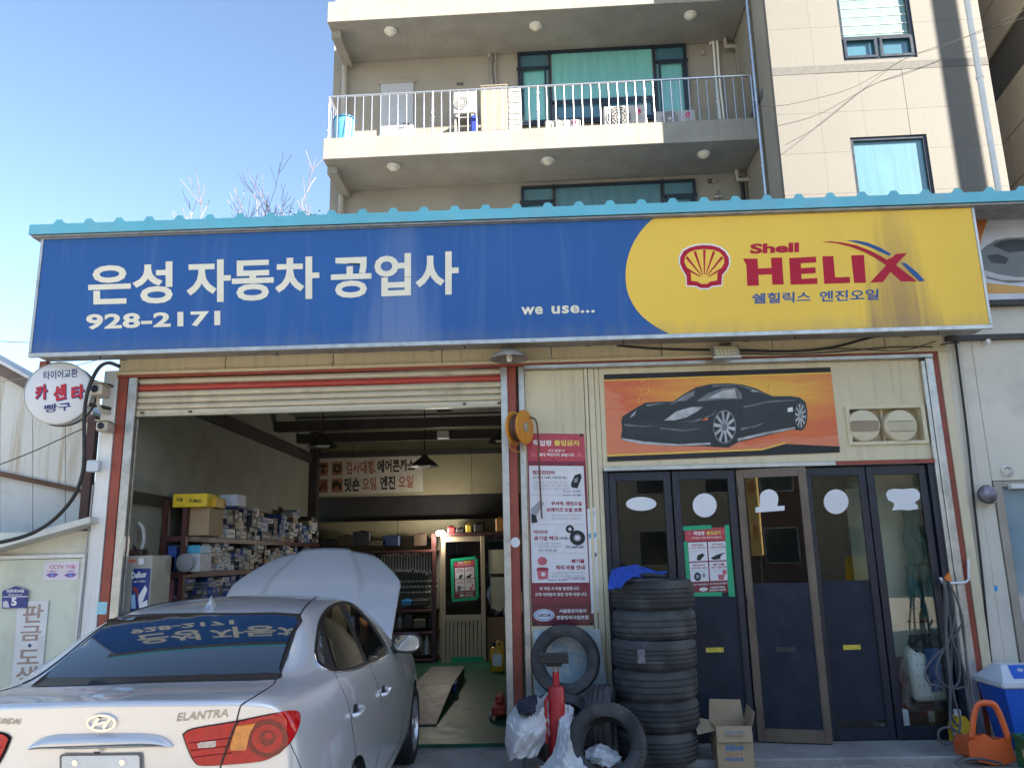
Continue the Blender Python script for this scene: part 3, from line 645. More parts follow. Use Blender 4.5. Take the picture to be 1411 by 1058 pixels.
# pictures: scanner, oil can, tyres, bin
poly(f, [(.7, .21), (.84, .205), (.85, .27), (.71, .275)], B_, PAPER, nb); poly(f, [(.8, .225), (.9, .215), (.92, .235), (.84, .295), (.74, .29), (.73, .27)], C_, BLACKI, nb); poly(f, [(.79, .245), (.86, .235), (.84, .262), (.78, .265)], C_-.0012, GREYI, nb)
poly(f, [(.04, .4), (.2, .36), (.26, .375), (.14, .43), (.1, .46), (.03, .47)], B_, GREYI, nb); poly(f, [(.04, .43), (.12, .44), (.14, .475), (.04, .48)], C_, BLACKI, nb)
for cu, cv, r_ in ((.8, .555, .13), (.68, .51, .07)):
    eq(f, cu, cv, r_, r_*.3, B_, BLACKI, nb); eq(f, cu, cv, r_*.5, r_*.15, C_, GREYI, nb); eq(f, cu, cv, r_*.3, r_*.09, C_-.0012, PWHITE, nb)
poly(f, [(.1, .715), (.3, .715), (.28, .765), (.13, .77)], B_, PPINK, nb); eq(f, .2, .715, .1, .009, C_, PTXT, nb); eq(f, .2, .675, .08, .022, B_, PPINK, nb); eq(f, .21, .742, .035, .011, C_, PWHITE, nb)
for i in range(7):
    u = random.choice((.15, .3, .6)); v = [.31, .33, .605, .62, .6, .77, .765][i]
    tq(f, random.choice(['만 5천원', '10,000 ~', 'km 5분', '기본료']), u, v-.006, u+.3, v+.006, C_, NAVY, nb, 0)
tq(f, '위 작업 시 비용 발생합니다.', .14, .805, .8, .823, A, WHITE, nb, .02); tq(f, '고객 여러분의 많은 양해 바랍니다.', .06, .835, .92, .853, A, WHITE, nb, .02)
fq('footer_print', f, .0, .89, 1, .997, NY-.0032, mat('poster_dark_maroon', (.12, .012, .03), .3), nb)
eq(f, .2, .947, .17, .03, A, WHITE, nb, 'logo_oval'); eq(f, .2, .947, .155, .026, A-.0012, mat('logo_blue', (.12, .3, .6), .4), nb, 'logo_oval'); eq(f, .2, .947, .135, .02, A-.0024, PWHITE, nb, 'logo_oval')
tq(f, 'CARCOM', .09, .938, .31, .956, A-.0045, NAVY, nb, .03)
tq(f, '서울중앙자동차', .45, .918, .9, .937, A, WHITE, nb, .03); tq(f, '전문정비사업조합', .4, .95, .93, .97, A, WHITE, nb, .03)
for u, v in ((.04, .006), (.95, .006), (.05, .99), (.96, .99)): eq(f, u, v, .03, .009, A, BLACKM, nb, 'eyelet', 10)

def small_poster(desc, quad, Y, mirror=False):
    p = thing('notice_poster', desc, 'poster', tuple(PY(*quad[3], Y)))
    f = Q(quad, Y)
    fq('sheet', f, 0, 0, 1, 1, Y, PMAR, p, .002)
    fq('header_print', f, 0, .0, 1, .2, Y-.0022, PRED, p)
    tq(f, '작업장', .2, .05, .46, .11, Y-.0035, WHITE, p, .035); tq(f, '출입금지', .5, .05, .82, .11, Y-.0035, PYEL, p, .035)
    tq(f, '사고 발생 시, 절대 책임지지 않습니다.', .15, .135, .85, .17, Y-.0035, WHITE, p, .01)
    for u in (.1, .9): poly(f, [(u-.05, .1), (u, .04), (u+.05, .1)], Y-.0034, PPINK, p, 'warning_triangle')
    hd = [['점검진단비', '(스캐너, 시운전 등)'], ['워셔액, 엔진오일', '브레이크 오일 보충'], ['타이어', '공기압 체크 (보충)'], ['폐기물', '처리 비용 안내']]
    for i in range(4):
        u0 = .06+(i % 2)*.46; v0 = .22+(i//2)*.31
        fq('white_print', f, u0, v0, u0+.43, v0+.29, Y-.0022, PWHITE, p)
        tq(f, hd[i][0], u0+.08, v0+.025, u0+.35, v0+.06, Y-.0035, PTXT, p, .04); tq(f, hd[i][1], u0+.04, v0+.07, u0+.39, v0+.105, Y-.0035, PTXT, p, .03)
        tq(f, '작업 시 비용이 발생합니다', u0+.06, v0+.12, u0+.37, v0+.14, Y-.0035, GREYI, p, 0)
        if i == 0: poly(f, [(u0+.2, v0+.2), (u0+.32, v0+.17), (u0+.36, v0+.2), (u0+.26, v0+.28), (u0+.17, v0+.27)], Y-.0036, BLACKI, p)
        if i == 1: poly(f, [(u0+.04, v0+.25), (u0+.2, v0+.2), (u0+.4, v0+.17), (u0+.28, v0+.22), (u0+.26, v0+.27), (u0+.1, v0+.28)], Y-.0036, BLACKI, p)
        if i == 2:
            eq(f, u0+.17, v0+.215, .08, .065, Y-.0036, BLACKI, p); eq(f, u0+.17, v0+.215, .04, .033, Y-.0048, GREYI, p); eq(f, u0+.32, v0+.2, .04, .035, Y-.0036, GREYI, p)
        if i == 3: poly(f, [(u0+.18, v0+.2), (u0+.34, v0+.2), (u0+.32, v0+.28), (u0+.2, v0+.28)], Y-.0036, PPINK, p); eq(f, u0+.34, v0+.165, .05, .04, Y-.0036, PPINK, p)
    tq(f, '위 작업 시 비용 발생합니다. 고객 여러분의 양해 바랍니다.', .06, .85, .94, .88, Y-.0035, WHITE, p, .01)
    eq(f, .35, .94, .1, .03, Y-.0035, PWHITE, p, 'logo_oval')
    tq(f, '서울중앙자동차', .5, .905, .85, .935, Y-.0035, WHITE, p, .02); tq(f, '전문정비사업조합', .48, .945, .87, .975, Y-.0035, WHITE, p, .02)
    return p, f
PYY = SYK-.001
p1, f = small_poster('maroon notice poster stuck with green tape on the second door', [(943, 728), (1003, 726), (1008, 815), (949, 818)], PYY)
for q in ([(939.5, 725), (980, 723), (981, 728.5), (940, 731)], [(942, 746), (947, 746), (951, 790), (944, 790)], [(998.5, 723), (1004.5, 723), (1013, 822), (1004, 821.5)], [(956, 816), (995, 815), (995, 821), (956, 821.5)], [(944, 790.5), (950, 790.5), (951.5, 812), (945, 812)]):
    flat('tape_strip', q, PYY-.0055, GREENT, p1, .0008)
# papers behind the tall banner
pp = flat('white_notice', [(809, 701), (820.5, 699), (825, 843), (815, 845)], .008, PAPER, None, .002); tag(pp, 'narrow white paper notice sticking out behind the tall maroon banner', 'paper')
flat('blue_print', [(811, 735), (821, 733.5), (821.3, 740), (811.4, 741.5)], .0055, mat('cyan_print', (.05, .35, .6), .4), pp, .001)
px_text('lettering', '세금', 812, 704, 819.5, 710, .0055, BLACKI, pp); px_text('lettering', 'M', 815, 761, 822, 767, .0055, NAVY, pp, .03)
bd = flat('leaning_board', [(735, 868), (826, 866), (843, 1000), (738, 1003)], -.06, mat('pale_blue_panel_print', (.46, .55, .57), .3, var=.15, vs=4, dirt=.7, dcol=(.12, .33, .5), ds=3.2, dlo=.5, dhi=.6), None, .01)
tag(bd, 'pale blue printed board leaning on the wall behind the loose tyres', 'board')

# ---------------------------------------------------------------- things on the front wall
# barn lamp
c = PY(702, 492, -.3)
lp = thing('barn_lamp', 'dull grey dish lamp with a bare bulb above the red post', 'lamp', (c.x, -.3, c.z))
LM = mat('lamp_enamel', (.3, .27, .22), .4, .3, var=.2)
MB().lathe([(.0, .09), (.03, .09), (.045, .07), (.1, .055), (.15, .025), (.178, -.012), (.182, -.02), (.172, -.012), (.14, .015), (.09, .04), (.03, .05), (0, .05)], 32, Matrix.Translation((c.x, -.3, c.z))).build('lamp_shade', LM, lp, True)
MB().lathe([(0, -.05), (.02, -.045), (.03, -.02), (.026, .01), (.014, .04), (.014, .05)], 16, Matrix.Translation((c.x, -.3, c.z))).build('bulb', mat('clear_bulb', (.8, .75, .65), .08, var=.02), lp, True)
tube('lamp_arm', [(c.x, -.3, c.z+.085), (c.x, -.3, SZ0-.02)], .013, DARKST, lp)
# LED flood light
x0, x1, z0_, z1_ = rp(981, 473, 1020, 493, -.25)
fl = thing('flood_light', 'square silver LED flood light under the yellow end of the sign', 'flood light', ((x0+x1)/2, -.25, z0_))
M = Matrix.Translation(((x0+x1)/2, -.25, (z0_+z1_)/2)) @ Matrix.Rotation(R(-35), 4, 'X'); hw = (x1-x0)/2; hh = .085
MB().box(-hw, hw, 0, .05, -hh, hh, .01, M).build('housing', ALU, fl)
MB().box(-hw+.02, hw-.02, -.006, -.0, -hh+.018, hh-.018, 0, M).build('lens', mat('led_lens', (.45, .42, .33), .15), fl)
for i in range(5):
    for j in range(3): MB().box(-hw+.035+i*.036, -hw+.058+i*.036, -.008, -.0062, -hh+.03+j*.042, -hh+.05+j*.042, 0, M).build('led_chip', mat('led_chip_face', (.75, .65, .3), .3), fl)
MB().box(-hw*.8, hw*.8, -.25, -.2, z1_+.0, SZ0-.029).xform(Matrix.Identity(4)).V and None
MB().box((x0+x1)/2-.05, (x0+x1)/2+.05, -.26, -.21, (z0_+z1_)/2+.05, SZ0-.031).build('bracket', DARKST, fl)
# cables under the sign
def cab(pts, r, desc, m=BLACKP, name='cable', grp='cables under the sign', Y=-.1):
    o = tube(name, bez([PY(a, b, Y) for a, b in pts], 6), r, m); return tag(o, desc, 'cable', grp)
cab([(850, 476), (900, 480), (960, 482), (1010, 482), (1090, 484), (1150, 478), (1200, 465), (1250, 457)], .011, 'thick black cable sagging under the yellow part of the sign')
cab([(1000, 487), (1080, 488), (1150, 485), (1230, 478), (1285, 478)], .006, 'thin cable running along the fascia to the right post', DARKST)
cab([(1010, 484), (1100, 484), (1160, 480), (1240, 483), (1290, 470)], .0045, 'thinnest cable looped under the sign near the flood light', DARKST)
# orange cable reel on the post
RYX = -.16
c = PY(716, 589, RYX)
rl = thing('cable_reel', 'orange hose reel mounted on the red post beside the bay', 'reel', (c.x, RYX, c.z))
OR = mat('orange_enamel', (.62, .25, .025), .35, var=.1, dirt=.3, dcol=(.2, .09, .03), ds=9)
Mx = Matrix.Translation((c.x, RYX, c.z)) @ Matrix.Rotation(R(62), 4, 'Z') @ Matrix.Rotation(R(90), 4, 'X')
for zz in (-.055, .05): MB().lathe([(0, zz), (.145, zz), (.155, zz-.008), (.16, zz), (.155, zz+.012), (0, zz+.012)], 36, Mx).build('flange', OR, rl, True)
MB().lathe([(.12, -.044), (.125, -.03), (.118, -.02), (.125, -.008), (.118, .0), (.125, .012), (.118, .025), (.122, .045)], 28, Mx).build('wound_hose', mat('brown_hose', (.12, .05, .03), .5), rl, True)
MB().lathe([(0, .063), (.045, .063), (.045, .068), (0, .068)], 20, Mx).build('hub', ALU, rl, True)
MB().lathe([(0, -.063), (.045, -.063), (.045, -.068), (0, -.068)], 20, Mx).build('hub', ALU, rl, True)
MB().box(c.x-.035, c.x+.03, RYX+.02, -.001, c.z-.05, c.z+.05, .004).build('bracket', OR, rl)
tube('hose', bez([(c.x+.1, RYX+.02, c.z+.1), (c.x+.16, RYX, c.z+.02), (c.x+.17, -.04, c.z-.4), (c.x+.18, -.02, c.z-.82)], 8), .008, mat('brown_hose', (.12, .05, .03)), rl)
tube('wire_loop', bez([(c.x-.1, RYX-.05, c.z-.08), (c.x-.08, RYX-.05, c.z-.2), (c.x+.03, RYX-.05, c.z-.22), (c.x+.07, RYX-.02, c.z-.08)], 8), .004, OR, rl)
st = flat('round_label', ell(710, 747, 6.5, 7, 20), -.001, PAPER, None, .0012); tag(st, 'round white sticker on the middle red post', 'sticker')
st = flat('blue_label', [(135, 829), (148, 829), (146.5, 846), (133, 846)], -.001, mat('sky_blue_print', (.3, .6, .72), .4), None, .0012); tag(st, 'small sky blue sticker low on the left red post', 'sticker')

# ---------------------------------------------------------------- behind the clear door: stored things
MB().box(PY(1186, 800, .5).x, 3.735, .5, .54, .051, 2.9).box(PY(1186, 800, .5).x-.04, PY(1186, 800, .5).x-.001, .12, .54, .051, 2.9).build('closet_board', mat('pale_green_board', (.62, .64, .5), .7, var=.08), shop)

OYD = .32
def zpx(px, py, Y): return PY(px, py, Y)
su = thing('suitcase', 'white hard-shell suitcase standing behind the clear right door', 'suitcase', (3.3, .45, .4))
x0, x1, zz0, zz1 = rp(1257, 892, 1306, 968, .16)
SUM = mat('white_suitcase_shell', (.72, .72, .66), .4, var=.05)
MB().box(x0, x1, .16, .36, zz0, zz1, .04).build('shell', SUM, su, True, 50)
for i in range(6):
    for j in range(5): MB().box(x0+.05+i*(x1-x0-.1)/5-.008, x0+.05+i*(x1-x0-.1)/5+.008, 0.154, .1595, zz0+.05+j*.09-.008, zz0+.05+j*.09+.008).build('dimple', mat('suitcase_dimple', (.5, .5, .45), .5), su)
for xx in (x0+.06, x1-.08): tube('handle_rod', [(xx, .26, zz1-.02), (xx, .26, zz1+.22)], .009, ALU, su)
tube('handle_grip', [(x0+.05, .26, zz1+.22), (x1-.07, .26, zz1+.22)], .016, MAROON, su)
ch = thing('tool_chest', 'dark brown metal chest under the white suitcase', 'chest', (3.3, .45, .05))
a0, a1, c0, c1 = rp(1251, 970, 1312, 1008, .15)
BRN = mat('dark_brown_chest', (.05, .032, .025), .5, var=.3, vs=8, dirt=.4, ds=6)
MB().box(a0, a1, .14, .42, .051, c1-.07, .01).build('body', BRN, ch); MB().box(a0-.01, a1+.01, .13, .43, c1-.069, zz0-.001, .01).build('lid', BRN, ch)
MB().box((a0+a1)/2-.025, (a0+a1)/2+.025, 0.115, .13, c1-.14, c1-.05).build('latch', ALUD, ch)
def cloth(name, desc, cat, px0, px1, py0, py1, Y, m, wob=.03, taper=1.0, grp=None):
    x0, x1, z0, z1 = rp(px0, py0, px1, py1, Y); V = []; F = []; nx, nz = 14, 18; th = .06
    for s in (0, 1):
        for j in range(nz+1):
            for i in range(nx+1):
                u = i/nx; v = j/nz; w_ = 1+(taper-1)*v; cx = (x0+x1)/2
                X = cx+(u-.5)*(x1-x0)*w_+.012*math.sin(9*v+3*u); bulge = math.sin(math.pi*u)**.6
                yy = Y+(th*bulge if s else -th*bulge)+wob*.5*math.sin(14*u+2.5*math.sin(5*v))*bulge
                V.append((X, yy, z1-(z1-z0)*v+.015*math.sin(7*u+name.__len__())*(1 if 0 < j else 0)))
    n = (nx+1)*(nz+1); idx = lambda s, j, i: s*n+j*(nx+1)+i
    for j in range(nz):
        for i in range(nx):
            F.append((idx(0, j, i), idx(0, j+1, i), idx(0, j+1, i+1), idx(0, j, i+1))); F.append((idx(1, j, i), idx(1, j, i+1), idx(1, j+1, i+1), idx(1, j+1, i)))
    for i in range(nx): F.append((idx(0, 0, i), idx(0, 0, i+1), idx(1, 0, i+1), idx(1, 0, i))); F.append((idx(0, nz, i+1), idx(0, nz, i), idx(1, nz, i), idx(1, nz, i+1)))
    o = obj(name, V, F, m, None, True); return tag(o, desc, cat, grp)
TEALC = mat('teal_fabric', (.03, .12, .11), .85, var=.25, vs=9, bump=.3, bs=60); DKC = mat('dark_fabric', (.018, .02, .026), .9, var=.3, vs=9, bump=.3, bs=60); BLC = mat('blue_fabric', (.03, .08, .2), .85, var=.25, vs=9, bump=.3, bs=60)
cloth('jacket_sleeve', 'teal work trouser leg hanging behind the clear right door', 'clothing', 1249, 1268, 780, 838, .3, TEALC, .03, .9)
cloth('work_jacket', 'dark teal work jacket hanging high behind the clear right door', 'clothing', 1246, 1275, 702, 778, .34, TEALC, .03, 1.1)
cloth('work_trousers', 'long dark green trousers hanging beside the right post', 'clothing', 1268, 1296, 778, 870, .32, TEALC, .03, 1.0)
cloth('dark_coat', 'crumpled dark coat heaped on the white suitcase', 'clothing', 1252, 1300, 874, 897, .2, DKC, .03, 1.0)
cloth('blue_cloth', 'blue cloth hanging down over the white suitcase', 'clothing', 1275, 1300, 893, 950, .125, BLC, .01, .6)
cloth('garment', 'dusty brown garment stuffed behind the stile of the right door', 'clothing', 1236, 1250, 905, 970, .2, mat('brown_fabric', (.15, .11, .1), .9), .02, 1.1)
o = MB().box(*[PY(1243, 990, .15).x, PY(1252, 990, .15).x], .13, .2, .051, PY(1245, 972, .3).z, .006).build('white_carton', PAPER); tag(o, 'white carton with blue edge standing behind the right door', 'carton')
o = MB().box(*[PY(1208, 1000, .3).x, PY(1226, 1000, .3).x], .2, .34, .051, PY(1215, 993, .3).z, .004).build('white_carton', PAPER); tag(o, 'low white box with red print seen under the film of the fourth door', 'carton')
px_text('lettering', 'ON', 1219, 996, 1226, 1002, .198, REDI, o, .03)
# ================================================================ inside the bay
def rpx(l, t, r, b, X):                          # rectangle on the side wall x = X -> y0, y1, z0, z1
    a = PX(l, (t+b)/2, X); c = PX(r, (t+b)/2, X); m_ = (l+r)/2
    return a.y, c.y, PX(m_, b, X).z, PX(m_, t, X).z
# price board on the back wall
SB = BY-.02
pb = thing('service_board', 'dingy white service board with black and faded red Korean lettering on the back wall', 'sign', (-2.8, BY, 2.9))
f = Q([(435, 632), (582, 628), (583, 677), (434, 684)], SB)
fq('board', f, 0, 0, 1, 1, SB, mat('old_white_board', (.5, .46, .38), .6, var=.1, dirt=.4, dcol=(.25, .18, .11), ds=3), pb, .01)
FRED = mat('faded_red_print', (.33, .1, .06), .6); ORB = mat('brown_orange_print', (.3, .13, .06), .6)
Yb = SB-.0125
for i, (u, v) in enumerate(((.02, .1), (.155, .1), (.02, .55), (.155, .55))):
    fq('symbol_tile', f, u, v, u+.1, v+.36, SB-.011, ORB, pb)
    if i == 0: poly(f, [(u+.02, v+.06), (u+.085, v+.06), (u+.085, v+.13), (u+.06, v+.13), (u+.06, v+.22), (u+.075, v+.22), (u+.053, v+.32), (u+.03, v+.22), (u+.045, v+.22), (u+.045, v+.13), (u+.02, v+.13)], Yb, BLACKI, pb, 'symbol')
    if i == 1: eq(f, u+.05, v+.18, .035, .12, Yb, BLACKI, pb, 'symbol'); eq(f, u+.05, v+.17, .018, .06, Yb-.002, ORB, pb, 'symbol')
    if i == 2: poly(f, [(u+.01, v+.3), (u+.05, v+.15), (u+.045, v+.06), (u+.06, v+.1), (u+.06, v+.18), (u+.025, v+.32)], Yb, BLACKI, pb, 'symbol'); poly(f, [(u+.07, v+.05), (u+.08, v+.05), (u+.085, v+.3), (u+.07, v+.3)], Yb, BLACKI, pb, 'symbol')
    if i == 3: poly(f, [(u+.01, v+.08), (u+.06, v+.05), (u+.06, v+.12), (u+.09, v+.12), (u+.09, v+.3), (u+.075, v+.3), (u+.06, v+.2), (u+.035, v+.2), (u+.025, v+.3), (u+.01, v+.25)], Yb, BLACKI, pb, 'symbol')
tq(f, '검사대', .285, .1, .48, .45, Yb, FRED, pb, .02); tq(f, '행.', .495, .09, .565, .45, Yb, FRED, pb, .03); tq(f, '에어콘까스', .58, .08, .93, .43, Yb, BLACKI, pb, .03)
tq(f, '밋숀', .275, .54, .415, .92, Yb, BLACKI, pb, .03); tq(f, '오일.', .44, .55, .59, .9, Yb, FRED, pb, .02); tq(f, '엔진', .605, .53, .745, .9, Yb, BLACKI, pb, .03); tq(f, '오일', .775, .54, .91, .88, Yb, FRED, pb, .02)
# pendant lamps
def pendant(px, py, Y, desc, r=.2):
    c = PY(px, py, Y); t = thing('pendant_lamp', desc, 'lamp', tuple(c), 'pendant lamps in the bay')
    MB().lathe([(.0, .16), (.04, .16), (.06, .12), (.09, .1), (r*.8, .03), (r, -.02), (r-.01, -.015), (r*.7, .03), (.05, .08), (0, .08)], 28, Matrix.Translation(c)).build('lamp_shade', DARKST, t, True)
    MB().lathe([(0, -.025), (.08, -.02), (.1, .0), (.07, .05), (0, .06)], 20, Matrix.Translation(c)).build('reflector', mat('lamp_glass', (.6, .6, .55), .2), t, True)
    tube('cord', [(c.x, c.y, c.z+.16), (c.x, c.y, 3.96)], .008, BLACKP, t)
pendant(444, 614, 3.2, 'dark dish pendant lamp hanging nearest the left bay wall'); pendant(585, 641, 4.6, 'black pendant lamp hanging in front of the service board', .22); pendant(692, 607, 3.2, 'dark pendant lamp half hidden behind the middle red post')
c = PY(611, 600, 5.2); o = box('ceiling_box', c.x-.09, c.x+.09, 5.1, 5.25, c.z-.05, c.z+.06, WHITEP); tag(o, 'small white box fixed to the ceiling beam', 'junction box')
# ---------------------------------------------------------------- steel rack with boxed parts along the left wall
RKX = -3.62                                       # aisle side of the rack
yA = PX(252, 800, RKX).y; yB = 6.0
rk = thing('steel_rack', 'dark red steel rack full of boxed parts along the left wall', 'rack', (RKX, 3, .045))
zup = PX(252, 687, RKX).z
for (y, z1) in ((yA, zup), (yA+2.4, zup-.3), (yB-.06, zup-.2)):
    MB().box(RKX-.05, RKX, y, y+.06, .046, z1).build('upright', MAROON, rk)
    MB().box(-3.88, -3.83, y, y+.06, .046, z1).build('upright', MAROON, rk)
shz = [PX(259, 738, RKX).z, PX(256, 788, RKX).z]; shz.append(2*shz[1]-shz[0]); shz.append(.25)
for z in shz: MB().box(-3.829, RKX+.004, yA+.061, yB-.062, z-.06, z, .004).build('shelf', MAROON, rk)
for z in shz[:3]: MB().box(-3.829, RKX-.051, yA+.002, yA+.05, z-.06, z, .004).build('end_bar', MAROON, rk)
# parts boxes: each a thing of its own
BX = [('white', (.62, .63, .64)), ('pale_blue', (.3, .42, .58)), ('blue', (.04, .1, .32)), ('grey', (.3, .31, .33)), ('cream', (.55, .48, .34)), ('kraft', (.36, .25, .14)), ('dark', (.05, .052, .06)), ('navy', (.02, .035, .1))]
BMATS = [mat('carton_'+n, c, .55, var=.12, vs=12, rnd=.15) for n, c in BX]
PRT = [mat('carton_print_navy', (.1, .13, .24), .5), mat('carton_print_white', (.3, .3, .3), .5), mat('carton_print_red', (.35, .03, .03), .5)]
random.seed(11); nbx = 0
def carton(x0, x1, y0, y1, z0, z1, ci, label, tilt=0):
    cx, cy = (x0+x1)/2, (y0+y1)/2
    t = thing('parts_carton', label, 'carton', (cx, cy, z0), 'boxed parts on the steel rack')
    M = Matrix.Translation((cx, cy, z0)) @ Matrix.Rotation(tilt, 4, 'Z') @ Matrix.Translation((-cx, -cy, -z0))
    MB().box(x0, x1, y0, y1, z0, z1, .003, M).build('carton', BMATS[ci], t)
    pm = PRT[0] if ci in (0, 1, 3, 4, 5) else PRT[1]
    h = z1-z0; w_ = y1-y0; a = random.uniform(.05, .3)
    MB().box(x1, x1+.001, y0+w_*a, y1-w_*random.uniform(.1, .4), z0+h*.35, z0+h*random.uniform(.5, .8), 0, M).build('end_label', pm, t)
    if random.random() < .5: MB().box(x0+.02, x1-.02, y0-.001, y0, z0+h*.25, z0+h*.6, 0, M).build('end_label', pm, t)
    return t
WORD = {0: 'white', 1: 'pale blue', 2: 'blue', 3: 'grey', 4: 'cream', 5: 'brown', 6: 'black', 7: 'navy'}
def stackrow(zb, y0, y1, hmax, name, sizes, hs):
    global nbx
    y = y0; n_ = (y1-y0)/5.
    while y < y1-.1:
        w_ = random.uniform(*sizes); z = zb+.001; ztop = zb+hmax*random.uniform(.6, 1.0)
        base = random.choice([0, 0, 1, 3, 4, 6, 6, 6, 7, 7, 2, 6]); far = 'near end' if (y-yA) < 1.3 else ('middle' if (y-yA) < 3 else 'far end')
        while True:
            h = random.uniform(*hs)
            if z+h > ztop: break
            ci = base if random.random() < .65 else random.randrange(8)
            carton(-3.86+random.uniform(0, .04), RKX+.01-random.uniform(0, .07), y+random.uniform(0, .02), y+w_-.006, z, z+h, ci, '%s parts carton on the %s shelf, %s of the rack' % (WORD[ci], name, far), random.uniform(-.04, .04))
            nbx += 1; z += h+.001
        y += w_
stackrow(shz[0], yA+.5, yB-.1, .5, 'top', (.13, .26), (.05, .13))
stackrow(shz[1], yA+.42, yB-.1, .4, 'middle', (.13, .25), (.04, .1))
stackrow(shz[2], yA+.1, yA+3.2, .4, 'lower', (.13, .25), (.05, .12))
print('CARTONS', nbx)
def fbox(name, desc, l, t, r, b, Y, dep, m, zb=None, cat='carton'):
    x0, x1, z0, z1 = rp(l, t, r, b, Y)
    if zb is not None: z0 = zb+.001
    o = thing(name, desc, cat, ((x0+x1)/2, Y, z0)); MB().box(x0, x1, Y, Y+dep, z0, z1, .005).build('carton', m, o); return o, (x0, x1, z0, z1)
kr = mat('kraft_card', (.36, .25, .14), .7, var=.1, vs=6); yb_ = mat('yellow_carton', (.72, .5, .02), .45, var=.06)
k1, kq = fbox('kraft_carton', 'plain brown carton at the front end of the top rack shelf', 259, 699, 288, 733, yA+.07, .38, kr, shz[0])
y1c, yq = fbox('yellow_carton', 'long yellow carton lying on top of the rack over the brown one', 238, 680, 285, 697, yA-.02, .34, yb_, kq[3])
T4('부품', (243, 686), (252, 686), (252, 691), (243, 691), BLACKI, y1c, yA-.0215, .03); T4('KUMHO', (261, 687), (278, 688), (278, 693), (261, 692), BLACKI, y1c, yA-.0215, .03)
o1, oq = fbox('yellow_carton', 'smaller orange carton beside the long yellow one', 286.5, 685, 298, 699, yA+.12, .26, mat('orange_carton', (.6, .33, .03), .45), kq[3])
fbox('blue_carton', 'blue carton between the two front uprights of the rack', 231, 751, 243, 762, yA+.08, .3, BMATS[2], shz[1])
fbox('pink_bag', 'faded pink bag under the blue carton at the rack end', 229, 766, 241, 786, yA+.08, .3, mat('faded_pink', (.35, .12, .13), .6), shz[2], 'bag')
c1, cq = fbox('grey_carton', 'pale boxes under the cyan carton on the middle shelf', 256, 762, 275, 788, yA+.08, .3, BMATS[0], shz[1])
fbox('cyan_carton', 'bright cyan carton at the front of the middle rack shelf', 255, 751, 275, 761, yA+.08, .3, mat('cyan_carton', (.08, .4, .6), .45), cq[3])
n1, nq = fbox('support_carton', 'navy carton under the white and blue one on top of the rack', 303, 697, 327, 730, yA+.52, .25, BMATS[7], shz[0]+.3)
fbox('tall_white_carton', 'white and blue carton standing highest on the rack', 302, 681, 328, 696, yA+.52, .25, mat('white_blue_carton', (.5, .55, .62), .5, var=.2, vs=8), nq[3])
cl_ = thing('filter_disc', 'round grey filter disc at the end of the middle shelf', 'filter', (RKX, yA+.02, shz[1]))
cc = PY(255, 775, yA-.02); Mw = Matrix.Translation(cc) @ Matrix.Rotation(R(90), 4, 'X'); MB().lathe([(0, .02), (.07, .02), (.09, .01), (.09, -.02), (0, -.02)], 28, Mw).build('disc', mat('grey_filter', (.25, .25, .25), .6), cl_, True)
# battery cabinet with poster
CBY = .2
cbx0, cbx1 = PY(172.5, 800, CBY).x, PY(208, 800, CBY).x
cb_ = thing('steel_cabinet', 'grey steel cabinet with a blue battery poster beside the shutter', 'cabinet', (cbx0, CBY+.1, .045))
zt = PY(195, 765, CBY).z
CAB = mat('grey_cabinet', (.36, .35, .3), .5, var=.1, dirt=.35, ds=5)
MB().box(cbx0, cbx1, CBY, CBY+.4, .046, zt, .008).build('body', CAB, cb_)
x0, x1, z0_, z1_ = rp(179.5, 783, 203.5, 900, CBY)
flat('poster', [(x0, z0_), (x1, z0_), (x1, z1_), (x0, z1_)], CBY-.001, mat('blue_poster', (.015, .04, .2), .35), cb_, .002, raw=True)
T4('Delkor', (181, 788), (202, 786.5), (202, 795), (181, 797), WHITE, cb_, CBY-.0045, .04)
T4('BATTERY', (185, 800), (201, 799), (201, 801.5), (185, 802.5), WHITE, cb_, CBY-.0045, .01)
flat('poster_print', [(190, 822), (200, 806), (203, 812), (196, 830), (203, 826), (203, 836), (192, 838)], CBY-.0035, WHITE, cb_, .001); flat('poster_print', [(181, 820), (186, 818), (187, 838), (181, 838)], CBY-.0035, mat('pale_blue_print', (.3, .5, .7), .4), cb_, .001)
flat('poster_print', [(181, 812), (186, 808), (190, 812), (191, 825), (188, 818), (184, 813)], CBY-.0055, mat('red_cable_print', (.3, .05, .04), .4), cb_, .001)
flat('label_strip', [(176, 770), (188, 769), (188, 774.5), (176, 775.5)], CBY-.001, mat('orange_label', (.6, .3, .2), .5), cb_, .001); T4('SALE', (177, 771.3), (187, 770.5), (187, 773.5), (177, 774.3), REDI, cb_, CBY-.0035, .03)
flat('label_strip', [(191, 769), (198, 768.5), (198, 777), (191, 777.5)], CBY-.001, PAPER, cb_, .001)
hs = thing('hose_bundle', 'black hose and pale nozzle draped over the grey cabinet by the bay wall', 'hose', (cbx0+.1, CBY+.1, zt))
hp = lambda px, py: PY(px, py, CBY+.12)
tube('hose', bez([hp(181, 655), hp(178, 690), hp(175, 720), hp(180, 745), hp(190, 760)], 8), .012, BLACKP, hs)
tube('nozzle', bez([hp(191, 720), hp(197, 728), hp(198, 745), hp(194, 758)], 6), .016, mat('pale_plastic', (.45, .48, .45), .5), hs)
a_ = hp(174, 757); b_ = hp(199, 764); MB().box(a_.x, b_.x, CBY+.05, CBY+.2, zt+.001, a_.z, .015).build('gun_body', mat('dark_brown_tool', (.06, .03, .025), .5), hs)
tr = thing('rubber_inner_tube', 'black tyre tube leaning on the rack beside the grey cabinet', 'tyre', (-3.4, .65, .045))
TYRE = mat('tyre_rubber', (.016, .016, .018), .7, var=.25, vs=15, dirt=.4, dcol=(.05, .048, .045), ds=5)
